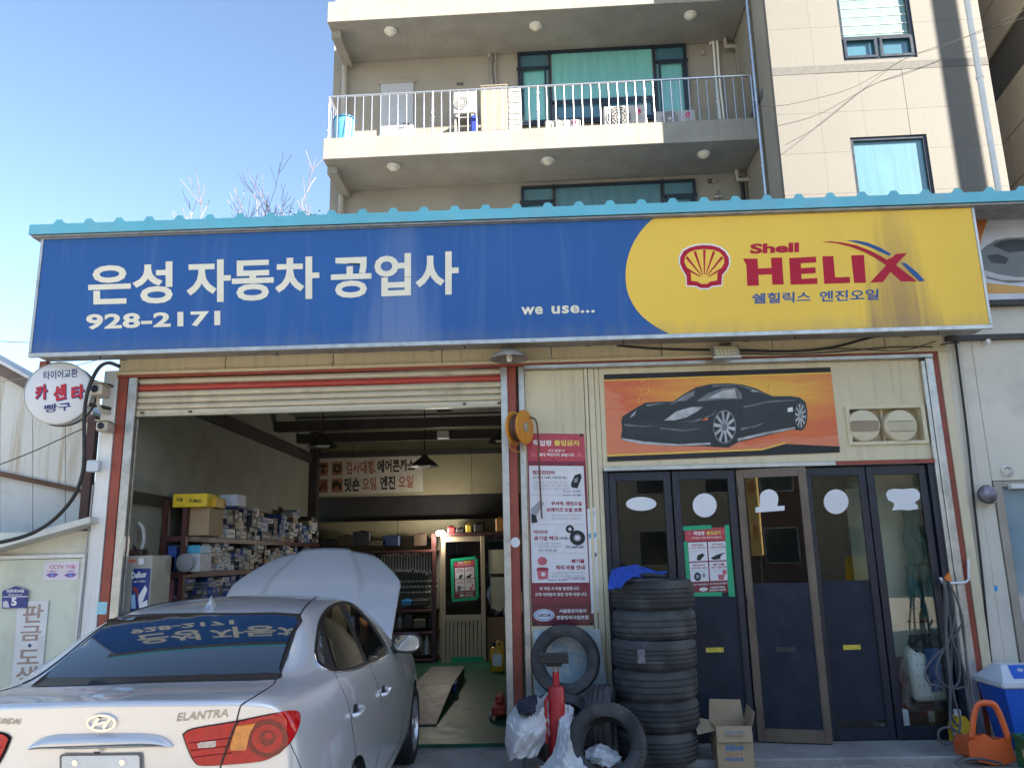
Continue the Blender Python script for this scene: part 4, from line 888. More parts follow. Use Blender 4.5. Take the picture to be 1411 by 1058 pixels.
Mt = Matrix.Translation((PY(220, 830, .68).x, .68, .84)) @ Matrix.Rotation(R(68), 4, 'Z') @ Matrix.Rotation(R(90), 4, 'X'); MB().lathe([(.27+.09*math.cos(a), .07*math.sin(a)) for a in [2*math.pi*i/10 for i in range(10)]], 32, Mt, True).build('tube', TYRE, tr, True)
sup = MB().box(PY(212, 900, .6).x, PY(228, 900, .6).x, .58, .78, .046, .475, .01).build('black_crate', mat('black_crate', (.02, .02, .022), .5)); tag(sup, 'black crate under the tyre tube beside the cabinet', 'crate')
# ---------------------------------------------------------------- work bench, tools, office door on the back wall
WBY = BY-.02
bz = lambda py, Y=BY-.3: PY(600, py, Y).z
bh = thing('tool_bench', 'dark red tool bench with shelves against the back wall', 'bench', (-1.7, BY-.3, .045))
bx0, bx1 = PY(425, 800, BY-.3).x, PY(603, 800, BY-.3).x
for py in (757, 838, 868, 905): z = bz(py); MB().box(bx0, bx1, BY-.52, BY-.002, z-.04, z, .004).build('shelf', MAROON, bh)
for x in (bx0, (bx0+bx1)/2, bx1-.06): MB().box(x+.001, x+.059, BY-.521, BY-.46, .046, bz(757)-.041).build('upright', MAROON, bh)
MB().box(bx0, bx1, BY-.028, BY-.003, bz(838)+.0, bz(757)-.041).build('peg_board', mat('grey_pegboard', (.13, .12, .1), .7, var=.15), bh)
WR = mat('steel_tool', (.66, .62, .52), .35, .35, var=.1)
def wrench(x, z, L_, s, desc):
    m_ = MB().box(-.006*s, .006*s, -.004, .004, -L_/2, L_/2)
    m_.lathe([(.008*s, -.005), (.02*s, -.005), (.02*s, .005), (.008*s, .005)], 12, Matrix.Translation((0, 0, L_/2+.012*s)) @ Matrix.Rotation(R(90), 4, 'X'), True)
    m_.prismY([(-.006*s, -L_/2), (.006*s, -L_/2), (.022*s, -L_/2-.02*s), (.018*s, -L_/2-.045*s), (.008*s, -L_/2-.028*s), (-.008*s, -L_/2-.028*s), (-.018*s, -L_/2-.045*s), (-.022*s, -L_/2-.02*s)], -.005, .005)
    o = m_.xform(Matrix.Translation((x, BY-.045, z))).build('wrench', WR); return tag(o, desc, 'wrench', 'wrenches hung on the peg board')
x = PY(522, 780, BY-.05).x; k = 0
xe = PY(600, 780, BY-.05).x; zc = PY(560, 776, BY-.05).z
while x < xe:
    wrench(x, zc+.03-.01*(k % 3), .2+.05*((k*7) % 4)/3+(.08 if k > 14 else 0), 1.0+.3*((k*5) % 3)/2, 'steel wrench hanging in the upper row of the peg board'); x += .048; k += 1
x = PY(535, 800, BY-.05).x; zc2 = PY(560, 805, BY-.05).z; k = 0
random.seed(5)
for row in range(3):
    x = PY(540, 800, BY-.05).x
    while x < xe:
        L_ = random.uniform(.03, .06); o = MB().tube([(x, BY-.06, zc2+.05-row*.09), (x+L_, BY-.06, zc2+.05-row*.09)], random.uniform(.011, .018), 10).build('socket', WR); tag(o, 'small steel socket clipped in a row below the wrenches', 'socket', 'sockets on the peg board'); x += L_+.018
random.seed(9)
DK = [mat('dark_clutter_%d' % i, c, .6, var=.2, rnd=.2) for i, c in enumerate([(.03, .03, .03), (.08, .05, .03), (.05, .05, .06), (.12, .1, .07), (.02, .04, .1), (.1, .03, .02)])]
def junk(px, py, w_, h, Y, desc, mi, name='tool_case', kind=0):
    c = PY(px, py, Y)
    t = MB()
    if kind == 0: t.box(c.x-w_/2, c.x+w_/2, Y-.12, Y+.1, c.z, c.z+h, .012); t.box(c.x-w_*.2, c.x+w_*.2, Y-.03, Y+.01, c.z+h, c.z+h+.02, .006)
    else: t.lathe([(0, 0), (w_/2, 0), (w_/2, h*.65), (w_*.2, h*.8), (w_*.2, h), (0, h)], 14, Matrix.Translation((c.x, Y, c.z)))
    return tag(t.build(name, DK[mi] if isinstance(mi, int) else mi, None, kind == 1), desc, 'bottle' if kind else 'tool case', 'clutter on the tool bench')
Yj = BY-.3
for i, px in enumerate((455, 478, 500, 522, 540)): junk(px, 752.5, .28, .1+.07*(i % 3), Yj, 'dark case lying on the top shelf of the tool bench, number %s from the left' % ['first', 'second', 'third', 'fourth', 'fifth'][i], i % 5)
junk(580, 752.5, .22, .2, Yj, 'brown upright case with a hook on the bench top shelf', 1); junk(597, 752.5, .14, .15, Yj, 'small dark case at the right end of the bench top shelf', 0)
junk(561, 834, .16, .09, Yj-.1, 'bright blue case on the bench under the sockets', mat('bright_blue_case', (.03, .2, .45), .4)); junk(580, 834, .28, .1, Yj-.1, 'long black case beside the blue one on the bench', 0)
junk(551, 864, .08, .22, Yj-.1, 'white and grey bottle on the middle bench shelf', mat('grey_bottle', (.3, .3, .31), .4), 'bottle', 1); junk(564, 864, .12, .2, Yj-.1, 'dark machine part with silver face on the middle bench shelf', 2); junk(579, 864, .2, .14, Yj-.1, 'low brown radio-like case on the middle bench shelf', 3); junk(593, 864, .12, .2, Yj-.1, 'dark canister at the right of the middle bench shelf', 0, 'bottle', 1)
junk(588, 901, .07, .28, Yj-.1, 'white spray bottle on the lowest bench shelf', mat('white_bottle', (.62, .62, .6), .4), 'bottle', 1); junk(575, 901, .1, .14, Yj-.1, 'dark red tin on the lowest bench shelf', 5, 'bottle', 1); junk(558, 901, .2, .16, Yj-.1, 'black crate-like case on the lowest bench shelf', 0)
# lit LED lamp at the office door
c = PY(607, 734, BY-.5)
ll = thing('work_lamp', 'small lit white LED lamp above the office door', 'lamp', tuple(c))
MB().box(c.x-.07, c.x+.07, BY-.53, BY-.47, c.z-.035, c.z+.035, .02).build('diffuser', mat('lit_led', (.9, .9, .9), .4, emit=(1, .97, .9), estr=14), ll)
MB().box(c.x-.01, c.x+.01, BY-.469, BY-.1, c.z-.01, c.z+.01).build('arm', DARKST, ll)
pl_ = bpy.data.lights.new('work_lamp_light', 'POINT'); pl_.energy = 7; pl_.shadow_soft_size = .06; pl_.color = (1, .93, .82)
po = bpy.data.objects.new('work_lamp_light', pl_); COL.objects.link(po); po.location = (c.x+.0, BY-.62, c.z-.02); po.parent = ll; po.matrix_parent_inverse = parent_inv(ll)
# office door in aluminium frame
DYO = BY-.5
x0, x1, z0_, z1_ = rp(608, 738, 669, 916, DYO)
od = thing('office_door', 'champagne aluminium door with glass above ribbed panel at the back', 'door', (x0, DYO, .045))
CH_ = mat('champagne_aluminium', (.42, .33, .22), .4, .5, var=.08)
zb_, zmid = PY(640, 915, DYO).z, PY(640, 851, DYO).z
fz = MB().box(x0, x0+.07, DYO, DYO+.05, zb_, z1_, .004).box(x1-.07, x1, DYO, DYO+.05, zb_, z1_, .004).box(x0+.071, x1-.071, DYO+.002, DYO+.048, z1_-.09, z1_-.002).box(x0+.071, x1-.071, DYO+.002, DYO+.048, zmid-.05, zmid+.05)
fz.box(x0+.071, x1-.071, DYO+.002, DYO+.048, zb_+.002, zb_+.1); fz.build('door_frame', CH_, od)
MB().box(x0+.071, x1-.071, DYO+.02, DYO+.026, zmid+.05, z1_-.09).build('glass_pane', glass_mat('office_glass', (.5, .52, .5)), od)
n = 9; w_ = (x1-x0-.142)/n
for i in range(n): MB().box(x0+.071+i*w_+.003, x0+.071+(i+1)*w_-.003, DYO+.012, DYO+.03, zb_+.1, zmid-.05, .003).build('panel_rib', CH_, od)
flat('green_strip', [(622, 905), (667, 904), (667, 911), (622, 912)], DYO-.001, GREENT if 'GREENT' in globals() else CREAM, od, .001)
op, f = small_poster('maroon notice poster with green tape on the office door at the back', [(625, 771), (654, 769), (656, 822), (626, 824)], DYO+.015)
for q in ([(621, 770), (655, 766), (655, 770), (621, 774)], [(621, 774), (625, 774), (626, 826), (622, 826)], [(654, 770), (658, 770), (660, 823), (656, 823)], [(623, 825), (658, 821), (658, 826), (623, 829)]): flat('tape_strip', q, DYO+.0085, GREENT, op, .001)
box_w = MB().box(x1+.02, -.17, DYO+.02, DYO+.06, .046, PY(690, 850, DYO).z).build('office_front_panel', mat('brown_ply', (.24, .13, .06), .6, var=.15, vs=3), None); tag(box_w, 'brown plywood panel right of the office door', 'panel')
zc_ = PY(690, 735, DYO).z
ow = MB().box(x1+.02, -.17, DYO+.03, DYO+.036, PY(690, 849, DYO).z, zc_).build('office_window', glass_mat('office_glass', (.5, .52, .5)), None); tag(ow, 'dark office window right of the champagne door', 'window')
o = box('paper_sheet', *rp(673, 757, 694, 790, DYO-.01)[:2], DYO+.02, DYO+.022, *rp(673, 757, 694, 790, DYO)[2:], mat('cream_paper', (.5, .46, .33), .6)); tag(o, 'cream paper taped in the office window', 'paper')
o = MB().box(*rp(677, 795, 695, 838, DYO-.01)[:2], DYO-.02, DYO-.015, *rp(677, 795, 695, 838, DYO)[2:]).build('clip_papers', mat('cream_paper', (.5, .46, .33), .6)); tag(o, 'clipped sheaf of papers hanging below the cream paper', 'paper')
ob = MB().box(x0-.08, -.17, DYO-.05, DYO+.25, z1_+.004, z1_+.05).build('office_shelf', MAROON); tag(ob, 'red shelf above the office door', 'shelf')
o = MB().box(x0-.16, x0-.09, DYO, DYO+.06, .046, z1_+.05).build('office_post', MAROON); tag(o, 'dark red post left of the office door', 'post')
cz = z1_+.051
for i, (px, w_, h, mm, ds_) in enumerate(((622, .12, .1, mat('red_case', (.4, .03, .03), .4), 'red tool case on the shelf over the office door'), (634, .14, .07, DK[0], 'flat black case beside the red one on the office shelf'), (646, .1, .13, mat('yellow_tool', (.55, .4, .05), .4), 'yellow drill case on the office shelf'), (660, .16, .14, DK[0], 'black drill case on the office shelf'), (689, .14, .22, mat('orange_box', (.5, .22, .05), .5), 'orange carton at the right end of the office shelf'))):
    xx = PY(px, 730, DYO).x; t_ = MB().box(xx-w_/2, xx+w_/2, DYO-.03, DYO+.15, cz, cz+h, .015).box(xx-w_*.2, xx+w_*.2, DYO+.04, DYO+.08, cz+h, cz+h+.025, .008).build('shelf_case', mm); tag(t_, ds_, 'tool case')
MB().box(PY(600, 700, BY-.2).x-.0, .0, BY-.25, BY-.02, .046, zc_).xform(Matrix.Identity(4)).V and None
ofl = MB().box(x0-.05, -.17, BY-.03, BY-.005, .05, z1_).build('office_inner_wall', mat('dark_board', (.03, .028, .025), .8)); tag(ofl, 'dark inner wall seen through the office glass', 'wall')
# oil can, jack and ramp
o = thing('oil_can', 'yellow plastic oil can standing by the right side of the bay', 'can', tuple(PZ(686, 925, .045)))
c = PZ(686, 926, .045); YC = mat('yellow_plastic', (.68, .38, .02), .4, var=.08)
MB().box(c.x-.1, c.x+.09, c.y-.07, c.y+.07, .046, .4, .03).build('can_body', YC, o, True, 50); MB().lathe([(0, .06), (.03, .06), (.03, 0), (0, 0)], 16, Matrix.Translation((c.x-.05, c.y, .401))).build('cap', mat('black_cap', (.02, .02, .02)), o, True)
tube('can_handle', bez([(c.x-.02, c.y, .4), (c.x+.0, c.y, .46), (c.x+.06, c.y, .46), (c.x+.08, c.y, .39)], 5), .014, YC, o)
MB().box(c.x-.07, c.x+.06, c.y-.0715, c.y-.0705, .14, .3).build('can_label', PAPER, o)
rp_ = thing('wheel_ramp', 'long grey steel platform ramp on the green floor beside the car', 'ramp', tuple(PZ(600, 960, .045)))
a, b, c, d = PZ(575, 944, .2), PZ(622, 945, .2), PZ(650, 921, .2), PZ(607, 923, .2)
e1, e2 = PZ(540, 1000, .05), PZ(603, 1000, .05)
RST = mat('ramp_steel', (.075, .078, .072), .55, .3, var=.3, vs=6, dirt=.5, dcol=(.04, .038, .035), ds=5)
def slab(name, P, th_, m, par):
    V = [Vector(p) for p in P]+[Vector(p)-Vector((0, 0, th_)) for p in P]; n = len(P)
    return obj(name, V, [tuple(range(n)), tuple(range(n, 2*n))[::-1]]+[(i, i+n, (i+1) % n+n, (i+1) % n) for i in range(n)], m, par)
xa, xb = a.x-.05, b.x; ya, yb2 = a.y, c.y+.3
slab('platform', [(xa, ya, .2), (xb, ya, .2), (xb, yb2, .2), (xa, yb2, .2)], .03, RST, rp_)
slab('approach_plate', [(xa-.02, e1.y, .062), (xb+.0, e1.y, .062), (xb, ya-.005, .2), (xa-.02, ya-.005, .2)], .015, RST, rp_)
for xx in (xa+.01, xb-.04): box('side_beam', xx, xx+.03, ya+.01, yb2-.01, .046, .169, DARKST, rp_)
MB().box(xb+.002, xb+.03, ya+.1, ya+.35, .1, .2, .008).build('blue_stop', mat('blue_plastic', (.02, .04, .3), .5), rp_)
o = thing('floor_jack', 'low red trolley jack beside the aluminium guide', 'jack', tuple(PZ(690, 985, .045)))
c = PZ(685, 990, .045)
MB().box(c.x-.05, c.x+.09, c.y-.1, c.y+.5, .09, .17, .015).box(c.x-.02, c.x+.06, c.y+.1, c.y+.45, .17, .24, .012).build('frame', mat('red_enamel', (.38, .03, .025), .4, dirt=.4, ds=9), o)
for dx in (-.065, .105):
    for dy in (-.03, .42): MB().tube([(c.x+dx-.012, c.y+dy, .093), (c.x+dx+.012, c.y+dy, .093)], .045, 16).build('caster', ALUD, o, True)
# ================================================================ silver sedan, seen from behind, bonnet up
CO = Vector((-1.835, -3.93, 0.0)); CH = R(1.7)
cfw = Vector((-math.sin(CH), math.cos(CH), 0)); crt = Vector((math.cos(CH), math.sin(CH), 0))
CM = Matrix(((cfw.x, -crt.x, 0, CO.x), (cfw.y, -crt.y, 0, CO.y), (0, 0, 1, CO.z), (0, 0, 0, 1)))   # local: x forward, y LEFT, z up
SILVER = mat('silver_car_paint', (.69, .7, .72), .32, .5, var=.02, vs=2, coat=1., rvar=.03)
def flake(m):
    N = m.node_tree.nodes; L = m.node_tree.links; b = N['Principled BSDF']
    t = N.new('ShaderNodeTexCoord'); v = N.new('ShaderNodeTexNoise'); v.inputs['Scale'].default_value = 900
    bp = N.new('ShaderNodeBump'); bp.inputs['Strength'].default_value = .06; bp.inputs['Distance'].default_value = .001
    L.new(t.outputs['Object'], v.inputs[0]); L.new(v.outputs[0], bp.inputs['Height']); L.new(bp.outputs[0], b.inputs['Normal'])
flake(SILVER)
CGLASS = mat('tinted_car_glass', (.006, .007, .009), .02, var=.05, spec=.85, coat=1., rvar=0)
CHROME = mat('chrome', (.75, .75, .76), .08, 1., var=.02, rvar=.03)
CBLACK = mat('car_black_trim', (.012, .012, .013), .35, var=.1)
TLRED = mat('tail_lamp_red', (.5, .003, .006), .1, var=.15, vs=40, coat=.5, spec=.3, rvar=.02); TLDEEP = mat('tail_lamp_deep_red', (.2, .002, .004), .12, var=.5, vs=90, coat=.5, spec=.3)
TLAMB = mat('tail_lamp_amber', (.7, .22, .01), .12, var=.2, vs=40, coat=1); TLCLR = mat('tail_lamp_clear', (.55, .45, .42), .1, var=.25, vs=50, coat=1)
TYRE = mat('tyre_rubber', (.016, .016, .018), .7, var=.25, vs=15, dirt=.4, dcol=(.05, .048, .045), ds=5)
RIM = mat('alloy_rim', (.5, .5, .52), .3, .8, var=.05)
# stations: x, then half profile (y, z) from sill to roof centre
def st(x, sill, p): return [(x, sill[0], sill[1])]+[(x, a, b) for a, b in p]
S = []
low = lambda w, zb=.20: [(w-.07, zb), (w-.02, zb+.05), (w+.005, .45), (w+.015, .64)]
def deck(x, w, zs, zd, crown): return [(x, a, b) for a, b in low(w)+[(w-.005, zs-.16), (w-.05, zs-.04), (w-.11, zs+.01), (w-.19, zd), (w-.27, zd+crown*.4), (w*.35, zd+crown*.85), (0, zd+crown)]]
def cab_(x, w, zb, wy, wz, ry, rz, rc, wl=0.): return [(x, a, b) for a, b in low(w)+[(w-.0, zb-.16), (w-.045, zb-.03), (w-.07, zb), (wy, wz), (ry, rz), (ry*.62, rc-.012), (0, rc)]]
S.append(deck(.16, .80, 1.075, 1.1, .014))
S.append(deck(.36, .84, 1.075, 1.104, .016))
S.append(deck(.55, .86, 1.08, 1.108, .02))
S.append(cab_(.80, .872, 1.075, .685, 1.155, .62, 1.215, 1.245))
S.append(cab_(1.02, .878, 1.075, .635, 1.27, .575, 1.32, 1.358))
S.append(cab_(1.26, .882, 1.07, .605, 1.345, .545, 1.388, 1.418))
S.append(cab_(1.60, .884, 1.06, .595, 1.375, .535, 1.415, 1.445))
S.append(cab_(2.00, .884, 1.045, .60, 1.375, .54, 1.415, 1.45))
S.append(cab_(2.35, .882, 1.03, .615, 1.345, .555, 1.39, 1.43))
S.append(cab_(2.65, .88, 1.015, .66, 1.265, .60, 1.315, 1.36))
S.append(cab_(2.95, .875, 1.0, .72, 1.14, .66, 1.17, 1.215))
S.append(deck(3.22, .87, 1.0, .99, .03))
S.append(deck(3.6, .86, .97, .95, .03))
S.append(deck(4.1, .83, .9, .87, .03))
S.append(deck(4.38, .72, .8, .78, .02))
NP = len(S[0])
bm = bmesh.new(); gridR = [[bm.verts.new((x, -y, z)) for x, y, z in row] for row in S]
gridL = [[r[j] if j == NP-1 else bm.verts.new((S[i][j][0], S[i][j][1], S[i][j][2])) for j in range(NP)] for i, r in enumerate(gridR)]
for i in range(len(S)-1):
    for j in range(NP-1):
        bm.faces.new((gridR[i][j], gridR[i+1][j], gridR[i+1][j+1], gridR[i][j+1]))
        bm.faces.new((gridL[i][j], gridL[i][j+1], gridL[i+1][j+1], gridL[i+1][j]))
# rear cap: columns follow the deck edge p5..p10, rows follow p4..p0
top = gridR[0][5:]+gridL[0][5:NP-1][::-1]; nc = len(top)
ytop = [v.co.y for v in top]; ymax = abs(ytop[0])
prev = top; rows = []
xoff = {4: .03, 3: .0, 2: -.03, 1: -.02, 0: .05}
lip = []
for j in range(nc):                               # trunk lip just behind the deck edge
    u = ytop[j]/ymax; lip.append(bm.verts.new((.16-.135*(1-abs(u)**2.6)-.02, top[j].co.y*1.004, top[j].co.z-.004-.016*abs(u))))
lip[0].co.x = .14; lip[-1].co.x = .14
for j in range(nc-1): bm.faces.new((prev[j], prev[j+1], lip[j+1], lip[j]))
bm.faces.new((gridR[0][4], gridR[0][5], lip[0])); bm.faces.new((gridL[0][4], lip[-1], gridL[0][5]))
prev = lip
for r in (4, 3, 2, 1, 0):
    a, b = gridR[0][r], gridL[0][r]; row = [a]
    for j in range(1, nc-1):
        u = ytop[j]/ymax
        xx = .16-.15*(1-abs(u)**2.6)+xoff[r]*(1-abs(u)**3)
        row.append(bm.verts.new((xx, a.co.y*ytop[j]/ytop[0], a.co.z)))
    row.append(b)
    for j in range(nc-1): bm.faces.new((prev[j], prev[j+1], row[j+1], row[j]) if r != 4 or True else None)
    prev = row
fr_ = gridR[-1]+gridL[-1][:NP-1][::-1]; bm.faces.new(fr_)
# crease the trunk edge, the belt line and the lip
cl = bm.edges.layers.float.new('crease_edge')
def crease(a, b, v):
    e = bm.edges.get((a, b))
    if e: e[cl] = v
for i in range(2):
    for G in (gridR, gridL):
        crease(G[i][7], G[i+1][7], .25)
for j in range(nc-1): crease(lip[j], lip[j+1], .6); crease(top[j], top[j+1], .2)
for G in (gridR, gridL):
    for i in range(3, 11): crease(G[i][6], G[i+1][6], .55)
bmesh.ops.recalc_face_normals(bm, faces=bm.faces)
me = bpy.data.meshes.new('cage'); bm.to_mesh(me); bm.free()
tmp = bpy.data.objects.new('cage', me); COL.objects.link(tmp)
mo = tmp.modifiers.new('s', 'SUBSURF'); mo.levels = 3; mo.render_levels = 3
# wheel arches are cut out of the finished surface
def arch_cut(x):
    b = MB()
    for sy in (-1, 1):
        b.tube([(x, sy*.55, .31), (x, sy*1.2, .31)], .345, 40)
    return b
WX = (1.0, 3.64)
cutters = []
for x in WX:
    c = arch_cut(x).build('cutter', CBLACK); cutters.append(c)
    mo = tmp.modifiers.new('b', 'BOOLEAN'); mo.operation = 'DIFFERENCE'; mo.object = c; mo.solver = 'FAST'
dg = bpy.context.evaluated_depsgraph_get()
body_me = bpy.data.meshes.new_from_object(tmp.evaluated_get(dg))
bmB = bmesh.new(); bmB.from_mesh(body_me); BVH = BVHTree.FromBMesh(bmB); bmB.free()
bpy.data.objects.remove(tmp)
for c in cutters: bpy.data.objects.remove(c)
car = thing('parked_car', 'silver four-door sedan parked half inside the garage with its bonnet raised', 'car', tuple(CO), None, CH)
for m in list(body_me.materials): pass
body_me.materials.clear(); body_me.materials.append(SILVER)
body_me.transform(CM); body_me.polygons.foreach_set('use_smooth', [True]*len(body_me.polygons)); body_me.update()
body_me.name = 'body'; body = link(bpy.data.objects.new('body', body_me), car)
CMI = CM.inverted()
def hit(px, py):
    """photo pixel -> point and normal on the car body (car coordinates)"""
    o = CMI @ CAM; d = (CMI.to_3x3() @ ray(px, py)).normalized()
    loc, nor, i, dist = BVH.ray_cast(o, d)
    if loc is None: return None, None
    if nor.dot(d) > 0: nor = -nor
    return loc, nor
def hitn(px, py):
    loc, nor = hit(px, py)
    if loc is None:                                # just off the silhouette: nearest surface point
        o = CMI @ CAM; d = (CMI.to_3x3() @ ray(px, py)).normalized()
        best = None
        for k in range(30):
            p = o+d*(2.5+k*.1); l, n, i, ds = BVH.find_nearest(p)
            if best is None or ds < best[2]: best = (l, n, ds)
        return best[0], best[1]
    return loc, nor
def smooth_poly(P, k=4): return [(v.x, v.y) for v in bez([(a, b, 0) for a, b in P]+[(P[0][0], P[0][1], 0)], k)][:-1]
def patch(name, P, m, off=.004, step=6, parent=None, mirror=False, th=0.):
    """surface patch with the photo outline P laid onto the car body, 'off' proud of it"""
    xs = [p[0] for p in P]; ys = [p[1] for p in P]
    pts = [Vector(p) for p in P]; n = len(pts); edges = [(i, (i+1) % n) for i in range(n)]
    x = min(xs)+step*.5
    while x < max(xs):
        y = min(ys)+step*.5
        while y < max(ys):
            if ptin(x, y, P) and min((Vector((x, y))-p).length for p in pts) > step*.45: pts.append(Vector((x, y)))
            y += step
        x += step
    v2, e2, f2, *_ = delaunay_2d_cdt(pts, edges, [], 1, 1e-4)
    V = []
    for p in v2:
        l, nr = hitn(p.x, p.y); V.append(l+nr*off)
    out = []
    for sgn_ in ((1, -1) if mirror else (1,)):
        W = [CM @ Vector((v.x, v.y*sgn_, v.z)) for v in V]
        o = obj(name, W, [f if sgn_ == 1 else f[::-1] for f in f2], m, parent or car, True)
        b = bmesh.new(); b.from_mesh(o.data); bmesh.ops.recalc_face_normals(b, faces=b.faces)
        c = sum((f.normal for f in b.faces), Vector())
        mid = CM @ (sum((Vector((v.x, v.y*sgn_, v.z)) for v in V), Vector())/len(V)); out_dir = mid-(CM @ Vector((2.2, 0, .7)))
        if c.dot(out_dir) < 0: bmesh.ops.reverse_faces(b, faces=b.faces)
        b.to_mesh(o.data); b.free(); out.append(o)
    return out
def seam(P, r=.003, m=CBLACK, off=.0, name='panel_gap', mirror=False, k=4):
    L_ = []
    for v in bez([(a, b, 0) for a, b in P], k):
        l, n = hitn(v.x, v.y); L_.append(l+n*off)
    for s in ((1, -1) if mirror else (1,)): tube(name, [CM @ Vector((p.x, p.y*s, p.z)) for p in L_], r, m, car, 6)
def c5(pts): return [(240+x/3.55, 760+y/3.55) for x, y in pts]
def c4(pts): return [(x/4.1, 800+y/4.1) for x, y in pts]
# rear window
patch('window_seal', smooth_poly([(42, 946), (97, 901), (150, 856), (159, 848.5), (240, 845), (330, 844.5), (414, 846), (408, 870), (398, 900), (388, 926), (381, 936), (300, 938), (200, 940.5), (120, 944)], 2), CBLACK, .003, 8)
rw = patch('rear_window', smooth_poly([(48, 943.5), (101, 903), (153, 859), (161, 852), (240, 848.5), (330, 848), (410, 849.5), (404, 870), (394, 899), (385, 923), (378, 932), (300, 934.5), (200, 937), (120, 940.5)], 2), CGLASS, .0055, 7)[0]
# the pane itself is one smooth curved sheet: fit it to the points just laid on the body
C_ = [CMI @ v.co for v in rw.data.vertices]
zlo, zhi = min(c.z for c in C_), max(c.z for c in C_)
A_ = np.array([[1, c.y**2, c.z] for c in C_]); bx_ = np.array([c.x for c in C_])
k_ = np.linalg.lstsq(A_, bx_, rcond=None)[0]; k_[1] = max(.12, k_[1]); fit_ = A_ @ k_ - np.array([.028*4*(c.z-zlo)*(zhi-c.z)/(zhi-zlo)**2 for c in C_])
sh_ = max(0, np.percentile(fit_-bx_, 55))+.004
for v, c, xf in zip(rw.data.vertices, C_, fit_): v.co = CM @ Vector((xf-sh_, c.y, c.z))
def proj(p):
    v = p-CAM; d = v.dot(CF); return CXP+FPX*v.dot(CR)/d, CYP-FPX*v.dot(CU)/d
GP = [proj(v.co) for v in rw.data.vertices]; gx = [p[0] for p in GP]; GO = [(52, 941), (105, 904), (157, 861), (240, 852), (406, 853), (390, 905), (376, 929), (200, 934)]
DIN = CM.to_3x3() @ Vector((.06, 0, -.1))
for v in body_me.vertices:                         # the shell lies deeper under the pane
    q = proj(v.co)
    if ptin(q[0], q[1], GO) and (CMI @ v.co).x < 1.4: v.co += DIN
# side glass
patch('window_surround', smooth_poly(c5([(684, 500), (690, 430), (705, 340), (740, 280), (795, 246), (850, 244), (900, 276), (960, 342), (1020, 427), (1052, 490), (1040, 507), (960, 547), (870, 577), (780, 585), (740, 573), (702, 546)]), 3), CBLACK, .003, 6, mirror=True)
patch('quarter_window', c5([(693, 500), (698, 440), (708, 375), (735, 560), (708, 540)]), CGLASS, .006, 5, mirror=True)
patch('side_window', c5([(722, 345), (730, 318), (760, 285), (797, 263), (840, 345), (885, 450), (925, 543), (868, 567), (792, 573)]), CGLASS, .006, 6, mirror=True)
patch('side_window', c5([(828, 262), (855, 262), (893, 290), (950, 352), (1000, 425), (1036, 490), (1000, 515), (948, 536), (895, 420)]), CGLASS, .006, 6, mirror=True)
seam(c5([(684, 500), (700, 548), (740, 576), (780, 588), (870, 580), (960, 550), (1040, 510)]), .004, CHROME, .003, 'window_trim', True)
# roof ditch, trunk gap, door gaps
seam([(436, 822), (424, 832), (414, 846), (404, 872), (392, 912), (383, 934)], .0045, CBLACK, .001, 'roof_channel', True)
seam(c5([(498, 622), (482, 650), (410, 698), (345, 738), (325, 755), (312, 800), (300, 845), (262, 950), (225, 1058)]), .004, CBLACK, -.001, 'panel_gap', True)
seam(c5([(785, 592), (830, 690), (850, 740), (870, 850), (885, 960), (890, 1050)]), .003, CBLACK, -.001, 'panel_gap', True)
seam(c5([(955, 552), (990, 640), (1008, 700), (1014, 800), (1007, 950), (985, 1050)]), .003, CBLACK, -.001, 'panel_gap', True)
seam(c5([(1105, 520), (1125, 600), (1132, 680), (1125, 800), (1098, 935), (1030, 1058)]), .003, CBLACK, -.001, 'panel_gap', True)
seam(c5([(565, 935), (590, 985), (622, 1058)]), .0025, CBLACK, -.001, 'panel_gap', True)
# tail lamps
TLO = smooth_poly(c5([(50, 890), (100, 862), (300, 828), (480, 792), (585, 782), (606, 810), (597, 860), (562, 930), (500, 985), (430, 1018), (300, 1033), (150, 1041), (106, 1022), (74, 960)]), 3)
def shrink(P, k, cx, cy): return [(cx+(x-cx)*k, cy+(y-cy)*k) for x, y in P]
lc = (sum(p[0] for p in TLO)/len(TLO), sum(p[1] for p in TLO)/len(TLO))
patch('lamp_bezel', shrink(TLO, 1.035, *lc), CBLACK, .004, 5, mirror=True)
tls = patch('tail_lamp', TLO, TLRED, .012, 4, mirror=True)
patch('indicator', c5([(306, 848), (398, 832), (372, 880), (352, 966), (280, 966), (276, 945)]), TLAMB, .0155, 4, mirror=True)
patch('reverse_lamp', c5([(116, 934), (135, 925), (208, 918), (208, 945), (196, 951), (124, 955)]), TLCLR, .0155, 4, mirror=True)
def ringp(cx, cy, r, n=28): return c5(ell(cx, cy, r, r*.95, n))
patch('brake_lamp', ringp(455, 908, 98), TLDEEP, .0145, 4, mirror=True)
patch('brake_lamp', ringp(455, 908, 74), TLRED, .0165, 4, mirror=True)
patch('brake_lamp', ringp(455, 905, 40), TLDEEP, .0185, 4, mirror=True)
patch('brake_lamp', ringp(462, 893, 20), TLRED, .0205, 4, mirror=True)
for v in (.3, .55, .78):
    seam(c5([(68+v*30, 885+v*150), (160, 875+v*150), (285, 858+v*155)]), .0022, TLDEEP, .013, 'lamp_rib', True)
seam(c5([(318, 826), (300, 845), (262, 950), (233, 1035)]), .004, CBLACK, .0175, 'lamp_gap', True)
